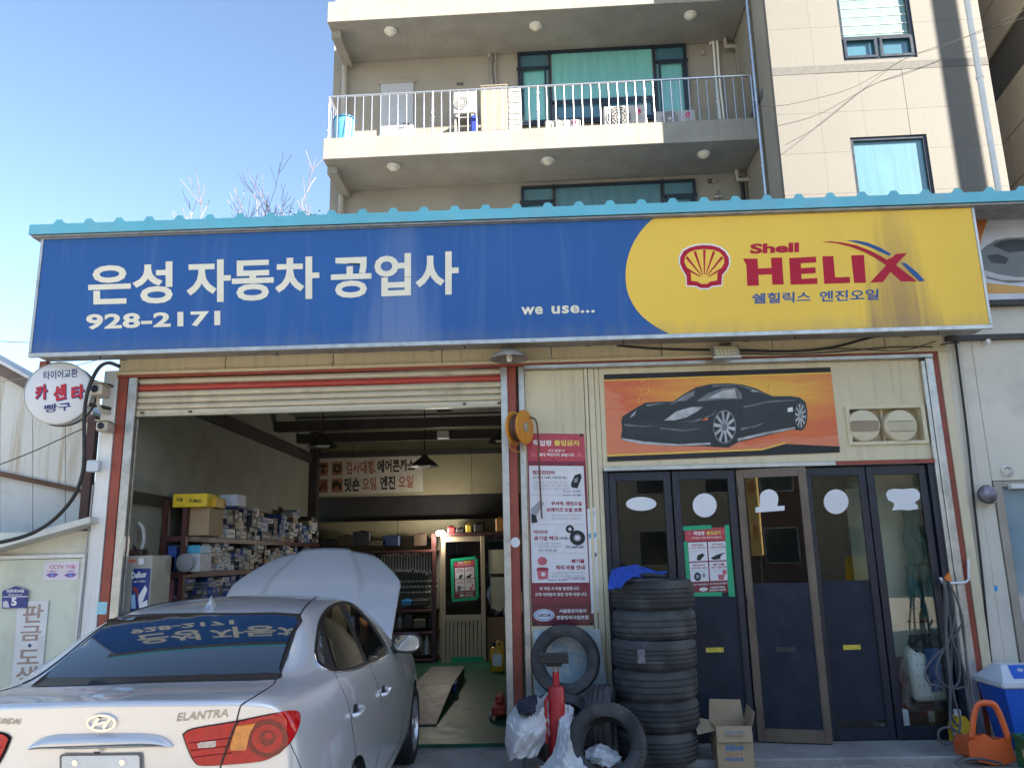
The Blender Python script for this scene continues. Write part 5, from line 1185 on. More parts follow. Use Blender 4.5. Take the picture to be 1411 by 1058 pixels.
# garnish bar, plate, camera
def bar(name, tops, bots, m, dep, v0, v1, nv=6):
    T_ = bez([(x, y, 0) for x, y in tops], 6); B2 = bez([(x, y, 0) for x, y in bots], 6); V = []; F = []
    for i, (t, b_) in enumerate(zip(T_, B2)):
        e_ = min(1, min(i, len(T_)-1-i)/3)**.5
        for j in range(nv+1):
            v = v0+(v1-v0)*j/nv; q = t.lerp(b_, v); l, n_ = hitn(q.x, q.y); V.append(CM @ (l+n_*(.002+dep*e_*math.sin(math.pi*v)**.55)))
    for i in range(len(T_)-1):
        for j in range(nv): k = i*(nv+1)+j; F.append((k, k+1, k+nv+2, k+nv+1))
    obj(name, V, F, m, car, True)
bt = c4([(165, 944), (215, 898), (300, 870), (450, 863), (650, 860), (820, 862), (920, 880), (982, 932)]); bb = c4([(170, 948), (225, 950), (310, 952), (450, 949), (650, 944), (820, 939), (915, 937), (982, 934)])
bar('trunk_garnish', bt, bb, SILVER, .035, 0, .56); bar('chrome_bar', bt, bb, CHROME, .037, .54, 1)
pl = c4([(346, 985), (360, 972), (798, 968), (808, 980), (812, 1160), (350, 1165)])
patch('plate_frame', pl, mat('plate_frame_grey', (.12, .12, .12), .3), .012, 6)
patch('number_plate', c4([(360, 994), (370, 983), (788, 979), (796, 990), (798, 1150), (364, 1155)]), mat('plate_white', (.68, .7, .7), .35), .015, 6)
for x, y in ((436, 1022), (700, 1019)): patch('plate_bolt', c4(ell(x, y, 17, 18, 14)), CHROME, .019, 3)
patch('rear_camera', c4([(543, 955), (583, 955), (578, 968), (548, 968)]), CBLACK, .02, 3)
# maker's oval emblem and badges (raised chrome)
def strip(name, P, w, m, off, closed=False):
    """raised band along a pixel polyline, width w px"""
    n = len(P); out_ = []; in_ = []
    for i in range(n):
        a = P[i-1] if (i or closed) else P[0]; b = P[(i+1) % n] if (i < n-1 or closed) else P[-1]
        dx, dy = b[0]-a[0], b[1]-a[1]; l = math.hypot(dx, dy) or 1; nx, ny = -dy/l*w/2, dx/l*w/2
        out_.append((P[i][0]+nx, P[i][1]+ny)); in_.append((P[i][0]-nx, P[i][1]-ny))
    V = []
    for q in out_+in_:
        l, nr = hitn(*q); V.append(CM @ (l+nr*off))
    V2 = []
    for q in out_+in_:
        l, nr = hitn(*q); V2.append(CM @ (l+nr*.001))
    N_ = 2*n; F = []
    for i in range(n if closed else n-1):
        j = (i+1) % n; F += [(i, j, n+j, n+i), (i, N_+i, N_+j, j), (n+i, n+j, N_+n+j, N_+n+i)]
    o = obj(name, V+V2, F, m, car, False)
    b = bmesh.new(); b.from_mesh(o.data); bmesh.ops.recalc_face_normals(b, faces=b.faces); b.to_mesh(o.data); b.free()
strip('emblem', c4(ell(579, 797, 79, 43, 36)), 3.2, CHROME, .012, True)
strip('emblem', c4([(525, 828), (545, 800), (566, 768)]), 4.2, CHROME, .013)
strip('emblem', c4([(592, 828), (612, 795), (632, 766)]), 4.2, CHROME, .013)
strip('emblem', c4([(548, 805), (575, 797), (610, 790)]), 3.4, CHROME, .014)
BADGE = mat('badge_chrome', (.3, .3, .31), .2, 1., var=.05)
def badge(s, l, t, r, b, slope, mirror=False):
    V, F = text_mesh(s, .02, 0, 2, 1.05, .25); x0, y0 = V[:, 0].min(), V[:, 1].min(); x1, y1 = V[:, 0].max(), V[:, 1].max()
    W = []
    for v in V:
        u = (v[0]-x0)/(x1-x0); t_ = (v[1]-y0)/(y1-y0); q = (l+(r-l)*u, b+(t-b)*t_+(u-.5)*(r-l)*slope)
        p, n_ = hitn(*q); W.append(CM @ (p+n_*.004))
    obj('badge', W, F, BADGE, car)
badge('ELANTRA', 243, 979, 314, 990, -.09)
badge('HYUNDAI', -16, 989, 29, 997, .02)
# shark-fin antenna
l, n_ = hit(290, 837)
if l is not None:
    P = [(0, .0), (.035, .002), (.11, .008), (.16, .012), (.155, .0), (.11, -.002)]
    fin = MB(); prof = [(-.045, 0, .026), (-.03, .035, .02), (-.005, .066, .008), (.012, .07, .006), (.05, .035, .016), (.1, .012, .02), (.14, 0, .012)]
    V = []; F = []
    for x, z, w_ in prof:
        V += [Vector((l.x+x, l.y-w_-.012, l.z-.012)), Vector((l.x+x, l.y-w_*.55, l.z+z*.6)), Vector((l.x+x, l.y, l.z+z)), Vector((l.x+x, l.y+w_*.55, l.z+z*.6)), Vector((l.x+x, l.y+w_+.012, l.z-.012))]
    for i in range(len(prof)-1):
        for j in range(4): F.append((i*5+j, i*5+j+1, i*5+j+6, i*5+j+5))
    F += [(0, 1, 2, 3, 4)]
    obj('roof_antenna', [CM @ v for v in V], F, SILVER, car, True)
# door handles
for (x, y) in ((490.5, 980), (528.5, 953)):
    l, n_ = hit(x, y)
    if l is None: continue
    for s in (1, -1):
        p = [CM @ Vector((l.x+dx, (l.y-dy)*s, l.z+dz)) for dx, dy, dz in ((-.1, .0, -.004), (-.085, .026, 0), (-.04, .034, .004), (.03, .034, .006), (.08, .026, .006), (.1, .0, .006))]
        h = MB().tube(bez(p, 4), [.013]*21, 8).build('door_handle', SILVER, car, True)
        MB().lathe([(0, .004), (.034, .003), (.04, .0), (.04, -.01)], 20, CM @ Matrix.Translation((l.x, l.y*s, l.z)) @ Matrix.Rotation(R(90)*s, 4, 'X') @ Matrix.Diagonal((1.5, 1, 1, 1))).build('handle_recess', CBLACK, h, True)
# mirrors
for s in (-1, 1):
    mp = Vector((2.62, s*.93, 1.055))
    B = MB()
    V = []; F = []; nu, nv = 16, 8
    for j in range(nv+1):
        for i in range(nu):
            a = 2*math.pi*i/nu; t = j/nv; k = math.sqrt(max(0, 1-(t*.98)**2.2))
            yy = math.copysign(abs(math.cos(a))**.75, math.cos(a)); zz = math.copysign(abs(math.sin(a))**.8, math.sin(a))
            V.append(CM @ (mp+Vector((.11*t, .1*yy*k*1.0, .064*zz*k))))
    for j in range(nv):
        for i in range(nu): F.append((j*nu+i, j*nu+(i+1) % nu, (j+1)*nu+(i+1) % nu, (j+1)*nu+i))
    F.append(tuple(range(nu)))
    mo = obj('wing_mirror', V, F, SILVER, car, True)
    ring = [CM @ (mp+Vector((-.003, .103*math.copysign(abs(math.cos(2*math.pi*i/24))**.75, math.cos(2*math.pi*i/24)), .066*math.copysign(abs(math.sin(2*math.pi*i/24))**.8, math.sin(2*math.pi*i/24))))) for i in range(24)]
    tube('mirror_rim', ring+[ring[0]], .008, CBLACK, mo)
    G = [CM @ (mp+Vector((-.006, .09*math.copysign(abs(math.cos(2*math.pi*i/24))**.75, math.cos(2*math.pi*i/24)), .055*math.copysign(abs(math.sin(2*math.pi*i/24))**.8, math.sin(2*math.pi*i/24))))) for i in range(24)]
    obj('mirror_glass', G, [tuple(range(24))[::s]], mat('mirror_silver', (.8, .82, .85), .02, 1., var=.01, rvar=0), mo)
    MB().tube([CM @ (mp+Vector((.05, -s*.07, -.05))), CM @ (mp+Vector((.06, -s*.16, -.055)))], .026, 10).build('mirror_stalk', CBLACK, mo, True)
# bonnet, raised on its hinges
th = R(39); hx, hz = 3.12, 1.0
V = []; F = []; ns, ntt = 24, 60
for i in range(ns+1):
    s_ = 1.13*i/ns
    q = i/ns; half = .735 if q < .6 else .735-.30*((q-.6)/.4)**1.25
    for j in range(ntt+1):
        t = -1+2*j/ntt
        front = 1.0-.035*abs(t)**2.4*q**3
        crown = .045*(1-abs(t)**2.2)+.026*(1/(1+math.exp((abs(t)-.6+.12*q)/.012)))-.03*q**4
        ss = s_*front; V.append(CM @ Vector((hx+ss*math.cos(th)-crown*math.sin(th), t*half, hz+ss*math.sin(th)+crown*math.cos(th))))
for i in range(ns):
    for j in range(ntt):
        a = i*(ntt+1)+j; F.append((a, a+1, a+ntt+2, a+ntt+1))
hd = obj('bonnet', V, F, SILVER, car, True)
mo = hd.modifiers.new('s', 'SOLIDIFY'); mo.thickness = .035; mo.offset = -1
for s in (-1, 1): tube('bonnet_hinge', [CM @ Vector((hx+.02, s*.62, hz-.04)), CM @ Vector((hx+.12, s*.62, hz+.06))], .012, CBLACK, car)
tube('bonnet_prop', [CM @ Vector((4.0, .5, .9)), CM @ Vector((hx+.75*math.cos(th), .45, hz+.75*math.sin(th)-.04))], .006, CBLACK, car)
box_ = MB().box(3.1, 4.1, -.66, .66, .93, .985, .02).xform(CM).build('engine_cover', CBLACK, car)
# floor pan, wheels
MB().box(.12, 4.25, -.62, .62, .16, .55, .03).xform(CM).build('underbody', CBLACK, car)
def wheel(x, y):
    s = 1 if y > 0 else -1; M = CM @ Matrix.Translation((x, y, .31)) @ Matrix.Rotation(-R(90)*s, 4, 'X')
    tp_ = [(.2, -.09), (.27, -.098), (.302, -.085), (.31, -.06), (.31, .06), (.302, .085), (.27, .098), (.2, .09)]
    w_ = MB().lathe(tp_, 40, M, True).build('wheel', TYRE, car, True)
    MB().lathe([(.2, -.085), (.208, .07), (.214, .093), (.2, .095), (.19, .07), (.185, -.08)], 36, M, True).build('rim', RIM, w_, True)
    sp = MB()
    for i in range(10):
        a = 2*math.pi*i/10; sp.box(-.013, .013, .05, .2, .06, .078, .004, M @ Matrix.Rotation(a, 4, 'Z'))
    sp.lathe([(0, .085), (.05, .083), (.06, .06), (.0, .05)], 20, M); sp.build('spokes', RIM, w_)
    MB().lathe([(0, -.03), (.15, -.03), (.15, -.01), (0, -.01)], 28, M).build('brake_disc', ALUD, w_)
for x in WX:
    for y in (-.775, .775): wheel(x, y)
# ================================================================ things standing in front of the shop
TY2 = mat('old_tyre_rubber', (.045, .045, .047), .72, var=.35, vs=7, dirt=.65, dcol=(.14, .132, .122), ds=4, bump=.25, bs=80, rnd=.3)
GRV = [(-.46, -.16, .16, .46), (-.5, -.17, .17, .5), (-.42, 0, .42), (-.48, -.22, .1, .4), (-.52, -.1, .3), (-.45, -.15, .15, .45)]
TK = [0]
def tyre_mesh(R_=.35, W=.235, r0=.225, n=56, wear=0):
    """tread about the z axis; grooves are real steps and the shoulders are notched"""
    h = W/2; b = MB()
    prof = [(r0, -h*.62), (r0-.004, -h*.72), (r0+.012, -h*.86), (r0+.05, -h*.98), (r0+.085, -h*1.0), (R_-.022, -h*.9), (R_-.006, -h*.76), (R_-.003, -h*.66)]
    gi = TK[0] % 6; TK[0] += 1; nd = (.004, .006, .003, .007, .005, .002)[gi]
    for zc in GRV[gi]:
        prof += [(R_, h*(zc-.05)), (R_-.011, h*(zc-.045)), (R_-.011, h*(zc+.045)), (R_, h*(zc+.05))]
    prof += [(R_-.003, h*.66), (R_-.006, h*.76), (R_-.022, h*.9), (r0+.085, h*1.0), (r0+.05, h*.98), (r0+.012, h*.86), (r0-.004, h*.72), (r0, h*.62), (r0+.03, h*.5), (R_-.05, h*.6), (R_-.03, 0), (R_-.05, -h*.6), (r0+.03, -h*.5)]
    m = len(prof); n2 = n*2; V = []; F = []
    for k in range(n2):
        a = 2*math.pi*k/n2
        for j, (r, z) in enumerate(prof):
            rr = r
            if k % 2 and (R_-.03 < r) and abs(z) > h*.55 and j < m-5: rr = r-nd
            V.append((rr*math.cos(a), rr*math.sin(a), z))
    for k in range(n2):
        for j in range(m): F.append((k*m+j, ((k+1) % n2)*m+j, ((k+1) % n2)*m+(j+1) % m, k*m+(j+1) % m))
    b.add(V, F); return b
def tyre(name, desc, M, grp, R_=.35, W=.235, r0=.225):
    o = tyre_mesh(R_, W, r0).build(name, TY2, None, True, 28); o.matrix_world = M; o.rotation_mode = 'XYZ'
    return tag(o, desc, 'tyre', grp)
zbase = .05
ORD = ['bottom tyre of the tall stack, its tread facing out', 'second tyre from the bottom of the stack', 'third tyre from the bottom of the stack', 'fourth tyre from the bottom with a pale label on its tread', 'fifth tyre from the bottom of the stack', 'topmost tyre of the stack with a blue rag on it']
edges = [(850, 963), (849, 965), (846, 962), (843, 960), (844, 959.5), (842, 956)]
z = zbase
SYT = -.42
STK = []
for i, (l, r) in enumerate(edges):
    py = 1035-46*i
    a, b = PY(l, py, SYT).x, PY(r, py, SYT).x
    W = .226+.01*((i*3) % 4)/3
    R_ = (b-a)/2*.985
    M = Matrix.Translation(((a+b)/2, SYT+.01*((i*5) % 3), z+W/2)) @ Matrix.Rotation(R((i*37) % 90), 4, 'Z') @ Matrix.Rotation(R([0, .6, -.5, .8, -.6, .5][i]), 4, 'X')
    tyre('tyre', ORD[i], M, 'tyres in the tall stack', R_, W, R_*.66)
    STK.append(((a+b)/2, SYT+.01*((i*5) % 3), z+W/2, R_)); z += W+.001
ZST = z
# pale label on the fourth tyre
lbx, lby, lbz, lbr = STK[3]; V = []; F = []
for i in range(5):
    a = R(-90-30+i*2.6); V += [(lbx+(lbr+.003)*math.cos(a), lby+(lbr+.003)*math.sin(a), lbz-.05), (lbx+(lbr+.003)*math.cos(a), lby+(lbr+.003)*math.sin(a), lbz+.055)]
for i in range(4): F.append((2*i, 2*i+2, 2*i+3, 2*i+1))
tag(obj('tyre_label', V, F, mat('faded_tyre_label', (.2, .19, .19), .6, var=.3, vs=20)), 'faded pale label stuck on the tread of the fourth tyre', 'label')
# blue rag on the top tyre
BRAG = mat('blue_rag', (.015, .06, .35), .8, var=.25, vs=8, bump=.3, bs=50)
def rag(name, desc, cat, ctrl, m, nu=26, nv=20, amp=.02, th=.012, seed=1):
    """draped cloth: bilinear sheet over four rows of control points with folds"""
    rnd = random.Random(seed); ph = [rnd.uniform(0, 6) for _ in range(6)]
    rows = [bez(r, 12) for r in ctrl]; V = []; F = []
    cols = len(rows[0]); G = []
    for i in range(cols): G.append(bez([r[i] for r in rows], 12))
    nr = len(G[0])
    for i in range(cols):
        for j in range(nr):
            u, v = i/(cols-1), j/(nr-1)
            d = amp*(math.sin(9*u+ph[0]+3*v)+.6*math.sin(15*v+ph[1]-4*u)+.5*math.sin(23*u+11*v+ph[2])+.35*math.sin(37*v-21*u+ph[3])+.22*abs(math.sin(31*u+26*v+ph[4]+2*math.sin(5*u)))+.22*abs(math.sin(19*u-33*v+ph[5]+2*math.sin(6*v))))
            p = G[i][j]; V.append((p.x+d*.25, p.y-abs(d)*.8, p.z+d*.6))
    for i in range(cols-1):
        for j in range(nr-1): a = i*nr+j; F.append((a, a+nr, a+nr+1, a+1))
    o = obj(name, V, F, m, None, True); md = o.modifiers.new('s', 'SOLIDIFY'); md.thickness = th; md.offset = 1
    md = o.modifiers.new('b', 'SUBSURF'); md.levels = 1; md.render_levels = 1
    return tag(o, desc, cat)
zt_ = ZST+.012
rx = PY(880, 795, SYT).x
rag('blue_rag', 'bright blue rag draped over the top tyre of the stack', 'rag', [
    [(rx-.3, SYT-.3, zt_-.09), (rx-.2, SYT-.36, zt_-.06), (rx-.12, SYT-.34, zt_-.0), (rx-.02, SYT-.3, zt_+.02)],
    [(rx-.26, SYT-.2, zt_+.02), (rx-.16, SYT-.22, zt_+.05), (rx-.03, SYT-.2, zt_+.06), (rx+.1, SYT-.22, zt_+.03)],
    [(rx-.22, SYT-.08, zt_+.08), (rx-.1, SYT-.1, zt_+.09), (rx+.04, SYT-.08, zt_+.07), (rx+.2, SYT-.14, zt_+.03)],
    [(rx-.16, SYT+.04, zt_+.05), (rx-.04, SYT+.06, zt_+.06), (rx+.1, SYT+.06, zt_+.05), (rx+.24, SYT-.02, zt_+.03)]], BRAG, amp=.014, seed=4)
o = thing('tyre_tool', 'small black hand tool lying on the blue rag', 'tool', (rx+.05, SYT-.26, zt_))
tube('tool', [(rx-.02, SYT-.3, zt_+.035), (rx+.06, SYT-.31, zt_+.03), (rx+.18, SYT-.3, zt_+.02)], [.012, .02, .012], BLACKM, o)
# loose tyres
def facing(px, py, Y, tilt, yaw, zc=None):
    c = PY(px, py, Y); z_ = c.z if zc is None else zc
    return Matrix.Translation((c.x, Y, z_)) @ Matrix.Rotation(R(yaw), 4, 'Z') @ Matrix.Rotation(R(tilt), 4, 'X')
# upright against the wall
c = PY(779, 908, -.2); rr = (PY(826, 908, -.2).x-PY(732, 908, -.2).x)/2
tyre('tyre', 'slim tyre leaning upright on the wall under the maroon banner', Matrix.Translation((c.x, -.24, c.z)) @ Matrix.Rotation(R(-8), 4, 'Z') @ Matrix.Rotation(R(84), 4, 'X'), 'loose tyres by the wall', rr, .19, rr*.66)
zlow = c.z-rr
tyre('tyre', 'tyre lying tilted behind the red jack under the upright one', Matrix.Translation((PY(775, 985, -.5).x, -.5, .30)) @ Matrix.Rotation(R(10), 4, 'Z') @ Matrix.Rotation(R(40), 4, 'X'), 'loose tyres by the wall', .31, .2, .2)
tyre('tyre', 'tyre seen edge-on between the jack and the stack', Matrix.Translation((PY(830, 990, -.55).x, -.6, .345)) @ Matrix.Rotation(R(78), 4, 'Z') @ Matrix.Rotation(R(88), 4, 'X'), 'loose tyres by the wall', .295, .2, .19)
c = PY(836, 1018, -1.12); rr = (PY(891, 1018, -1.12).x-PY(781, 1018, -1.12).x)/2
tyre('tyre', 'front loose tyre leaning against the stack, its hollow facing the street', Matrix.Translation((c.x, -1.1, rr*.96+.02)) @ Matrix.Rotation(R(-10), 4, 'Z') @ Matrix.Rotation(R(66), 4, 'X'), 'loose tyres by the wall', rr, .225, rr*.63)
print('FRONT TYRE', c, rr)
# red bottle jack with saddle
jp = PY(768, 1000, -.98); jx = jp.x; jy = -.98
jk = thing('air_jack', 'tall red hydraulic jack stand with a black saddle in front of the tyres', 'jack', (jx, jy, 0))
REDE = mat('red_jack_enamel', (.45, .02, .025), .3, var=.1, dirt=.35, dcol=(.1, .02, .02), ds=9)
zj = lambda py: PY(768, py, jy).z
MB().lathe([(0, .05), (.058, .05), (.062, .07), (.062, zj(945)-.02), (.055, zj(945)), (0, zj(945))], 24, Matrix.Translation((jx, jy, 0))).build('cylinder', REDE, jk, True)
MB().lathe([(0, 0), (.026, 0), (.026, zj(925)-zj(945)), (0, zj(925)-zj(945))], 16, Matrix.Translation((jx, jy, zj(945)))).build('ram', REDE, jk, True)
MB().tube([(jx, jy, zj(925)), (jx, jy, zj(912))], .016, 12).tube([(jx-.025, jy, zj(925)), (jx-.025, jy, zj(913))], .007, 8).tube([(jx+.025, jy, zj(925)), (jx+.025, jy, zj(913))], .007, 8).build('screw', ALUD, jk, True)
xl, xr = PY(743, 905, jy).x, PY(783, 905, jy).x
MB().box(xl, xr, jy-.09, jy+.09, zj(912)+.0, zj(900), .006).box((xl+xr)/2-.06, (xl+xr)/2+.06, jy-.04, jy+.04, zj(917), zj(912)-.001, .003).build('saddle', BLACKM, jk)
MB().box(jx-.2, jx+.2, jy-.05, jy+.05, .03, .06, .006).box(jx-.05, jx+.05, jy-.2, jy+.16, .03, .058, .006).box(jx-.2, jx-.16, jy-.05, jy+.05, .0, .029).box(jx+.16, jx+.2, jy-.05, jy+.05, .0, .029).build('base', BLACKM, jk)
MB().tube([(jx-.075, jy-.03, .12), (jx-.085, jy-.03, zj(965))], .012, 10).build('lever_tube', REDE, jk, True); MB().box(jx-.1, jx-.07, jy-.05, jy, .2, .3, .006).build('valve', BLACKM, jk)
MB().tube([(jx-.085, jy-.03, zj(965)), (jx-.062, jy-.0, zj(958))], .012, 10).build('lever_joint', REDE, jk, True)
# crumpled white sheets
WCL = mat('white_sheeting', (.55, .56, .57), .7, var=.12, vs=7, bump=.5, bs=18, dirt=.3, dcol=(.25, .25, .26), ds=5)
def P3(px, py, Y): return tuple(PY(px, py, Y))
rag('dust_sheet', 'crumpled white dust sheet heaped at the foot of the red post', 'sheet', [
    [P3(722, 962, -.85), P3(733, 960, -.85), P3(744, 958, -.8), P3(756, 962, -.8)],
    [P3(700, 985, -.95), P3(722, 985, -1.1), P3(742, 982, -1.0), P3(760, 985, -.9)],
    [P3(694, 1012, -1.0), P3(715, 1012, -1.2), P3(738, 1008, -1.1), P3(762, 1005, -.95)],
    [P3(697, 1042, -.95), P3(705, 1046, -1.12), P3(722, 1045, -1.12), P3(742, 1035, -1.05)]], WCL, amp=.03, seed=2)
rag('dust_sheet', 'white dust sheet trailing from the jack to the front loose tyre', 'sheet', [
    [P3(772, 966, -.9), P3(780, 968, -.9), P3(787, 975, -.9), P3(792, 985, -.9)],
    [P3(768, 1000, -1.05), P3(778, 1005, -1.15), P3(784, 1010, -1.15), P3(790, 1015, -1.05)],
    [P3(762, 1035, -1.15), P3(775, 1038, -1.25), P3(785, 1042, -1.25), P3(800, 1045, -1.2)],
    [P3(742, 1054, -1.15), P3(765, 1062, -1.3), P3(790, 1066, -1.35), P3(815, 1066, -1.3)]], WCL, amp=.022, seed=3)
rag('dust_sheet', 'white sheet bunched inside the front loose tyre', 'sheet', [
    [P3(806, 1030, -1.0), P3(820, 1026, -.98), P3(838, 1028, -.98), P3(850, 1036, -1.0)],
    [P3(806, 1038, -1.06), P3(822, 1034, -1.08), P3(840, 1036, -1.08), P3(854, 1042, -1.05)],
    [P3(810, 1046, -1.1), P3(826, 1044, -1.13), P3(842, 1046, -1.13), P3(855, 1050, -1.1)],
    [P3(816, 1052, -1.1), P3(830, 1053, -1.14), P3(842, 1055, -1.14), P3(852, 1056, -1.1)]], WCL, amp=.014, seed=5)
rag('black_glove', 'dark cap or glove with white print lying on the dust sheet', 'glove', [
    [P3(713, 966, -.95), P3(722, 958, -.9), P3(733, 958, -.9), P3(740, 956, -.9)],
    [P3(711, 972, -1.05), P3(722, 970, -1.1), P3(733, 972, -1.1), P3(741, 966, -1.0)],
    [P3(713, 978, -1.1), P3(722, 979, -1.15), P3(733, 981, -1.15), P3(738, 976, -1.05)],
    [P3(716, 982, -1.12), P3(723, 985, -1.15), P3(731, 985, -1.15), P3(736, 982, -1.1)]], mat('dark_knit', (.02, .025, .045), .85, var=.4, vs=25), amp=.012, seed=8)
# cardboard box with open flaps
CARD = mat('cardboard', (.42, .3, .18), .75, var=.1, vs=5); CARDI = mat('cardboard_inside', (.36, .27, .17), .8, var=.1)
YB = -.64
x0, x1 = PY(988, 1030, YB).x, PY(1038, 1030, YB).x; zt_ = PY(1013, 1000, YB).z
bxr = thing('cardboard_box', 'open brown cardboard box with blue print in front of the navy doors', 'box', ((x0+x1)/2, YB, 0), None, 0)
D = .24
wl = MB()
for a, b, c, d in ((x0, x1, YB, YB+.006), (x0, x1, YB+D-.006, YB+D), (x0, x0+.006, YB+.0065, YB+D-.0065), (x1-.006, x1, YB+.0065, YB+D-.0065)): wl.box(a, b, c, d, .004, zt_)
wl.box(x0+.007, x1-.007, YB+.007, YB+D-.007, .004, .01); wl.build('box_wall', CARD, bxr)
def flap(pts, nm='flap'):
    P = [Vector(p) for p in pts]; n = (P[1]-P[0]).cross(P[3]-P[0]).normalized()*.005
    obj(nm, P+[p+n for p in P], [(0, 1, 2, 3), (7, 6, 5, 4), (0, 4, 5, 1), (1, 5, 6, 2), (2, 6, 7, 3), (3, 7, 4, 0)], CARDI, bxr)
flap([(x0, YB+D, zt_), (x1, YB+D, zt_), (x1-.01, YB+D+.03, zt_+.15), (x0+.02, YB+D+.03, zt_+.16)])
flap([(x0, YB, zt_-.03), (x0, YB+D, zt_-.0), (x0-.13, YB+D-.02, zt_+.03), (x0-.14, YB+.01, zt_-.06)])
flap([(x1, YB, zt_), (x1, YB+D, zt_), (x1+.03, YB+D, zt_+.12), (x1+.03, YB, zt_+.1)])
flap([(x0, YB-.001, zt_-.001), (x1, YB-.001, zt_-.001), (x1-.004, YB-.03, zt_-.11), (x0+.006, YB-.03, zt_-.11)])
BPR = mat('box_blue_print', (.06, .2, .42), .6)
px_text('lettering', '생활용 바르게하자', 999, 1007, 1026, 1010.5, YB-.034, BPR, bxr, .01); px_text('lettering', '더 건강하게살자', 1000, 1012, 1024, 1015.5, YB-.034, mat('box_brown_print', (.22, .13, .07), .6), bxr, .01)
px_text('lettering', '동원mall', 1000, 1025, 1024, 1034, YB-.003, BPR, bxr, .03); px_text('lettering', '물은 바르게', 1000, 1037, 1023, 1040, YB-.003, mat('box_orange_print', (.5, .2, .05), .6), bxr, .01); px_text('lettering', 'FRAGILE', 1000, 1043, 1024, 1048, YB-.003, BPR, bxr, .03)
# ---------------------------------------------------------------- right end: hoses, can, dustpan, bin, crate
HOSE = mat('grey_hose', (.1, .105, .11), .45, var=.15)
hk = thing('wall_hook', 'white wall hook with an orange strap on the right post', 'hook', tuple(PY(1330, 800, -.03)))
MB().tube([P3(1334, 770, -.03), P3(1335, 798, -.03), P3(1330, 802, -.05), P3(1300, 804, -.2), P3(1296, 796, -.22)], .012, 8).build('hook_arm', mat('white_plastic', (.7, .7, .72), .35), hk, True)
MB().prismY([(p.x, p.z) for p in (PY(1301, 795, -.1), PY(1307, 788, -.1), PY(1310, 800, -.1), PY(1313, 813, -.1), PY(1309, 812, -.1))], -.12, -.09).build('orange_strap', mat('orange_strap', (.8, .2, .03), .5), hk)
hz = thing('coiled_hoses', 'bundle of grey hoses hanging from the hook down to the ground', 'hose', tuple(PZ(1310, 1030, .05)))
HP = [[(1301, 799), (1302, 850), (1306, 910), (1309, 960), (1310, 1000), (1322, 1020), (1335, 1035)], [(1303, 800), (1308, 850), (1311, 900), (1310, 950), (1311, 985), (1320, 1000)], [(1305, 800), (1313, 840), (1322, 900), (1332, 940), (1324, 947), (1312, 948), (1295, 945), (1280, 940), (1275, 925), (1283, 910), (1300, 893), (1316, 875), (1325, 860)],
      [(1306, 800), (1315, 835), (1312, 870), (1300, 895), (1290, 920), (1296, 938), (1312, 947), (1322, 935), (1321, 905), (1312, 880), (1309, 850)], [(1302, 800), (1304, 860), (1309, 920), (1315, 960), (1322, 985), (1322, 1005), (1312, 1022), (1300, 1024), (1293, 1015), (1295, 1005), (1308, 1002), (1325, 1012), (1335, 1035), (1350, 1048)],
      [(1307, 800), (1318, 825), (1326, 850), (1330, 890), (1334, 940), (1337, 985)], [(1300, 800), (1305, 830), (1303, 880), (1309, 940), (1309, 990), (1316, 1015)]]
for i, P in enumerate(HP): tube('hose', bez([P3(a, b, -.16-.02*i+(-.1 if b > 990 else 0)) for a, b in P], 6), .0095, HOSE, hz)
gp = [PZ(a, b, .06) for a, b in ((1335, 1036), (1326, 1045), (1318, 1052), (1330, 1047), (1350, 1046), (1380, 1052))]
tube('hose', bez([(p.x, p.y, .065+.0*i) for i, p in enumerate(gp)], 6), .01, HOSE, hz)
# yellow can
c = PZ(1322, 1024, .05); YJ = mat('yellow_jug', (.65, .42, .02), .4, var=.08)
jg = thing('oil_jug', 'yellow plastic jug with white cap behind the orange dustpan', 'jug', tuple(c))
x0, x1 = PY(1311, 1005, c.y).x, PY(1338, 1005, c.y).x; zt_ = PY(1325, 985, c.y).z
MB().prismY([(x0, .051), (x1, .051), (x1, zt_-.08), (x1-.06, zt_), (x1-.13, zt_), (x0, zt_-.1)], c.y-.06, c.y+.06).build('jug_body', YJ, jg); MB().lathe([(0, 0), (.028, 0), (.028, .045), (0, .045)], 18, Matrix.Translation((x1-.095, c.y, zt_+.001))).build('cap', PAPER, jg, True)
MB().box(x1-.1, x1-.005, c.y-.0615, c.y-.0605, .1, zt_-.13).build('jug_label', PAPER, jg); tube('jug_handle', bez([(x0+.02, c.y-.066, zt_-.14), (x0+.05, c.y-.075, zt_-.1), (x0+.07, c.y-.066, zt_-.06)], 5), .01, YJ, jg)
# orange standing dustpan
YD = -.62
ORP = mat('orange_plastic', (.75, .13, .03), .35, var=.06, dirt=.15, dcol=(.3, .07, .03), ds=8)
dp = thing('dustpan', 'orange plastic standing dustpan with a tall arched handle', 'dustpan', tuple(PZ(1365, 1050, 0)))
Yd = lambda p, Y=YD: PY(p[0], p[1], Y)
outer = [(1334, 1026), (1337, 1005), (1341, 980), (1345, 969), (1352, 965), (1366, 965), (1374, 969), (1380, 980), (1387, 1000), (1394, 1025), (1399, 1046)]
inn = [(1388, 1016), (1381, 1000), (1374, 982), (1369, 974), (1361, 971.5), (1352, 972), (1347, 978), (1345, 995), (1344, 1013)]
lowin = [(1350, 1014), (1356, 1010), (1362, 1012), (1369, 1018), (1380, 1018)]
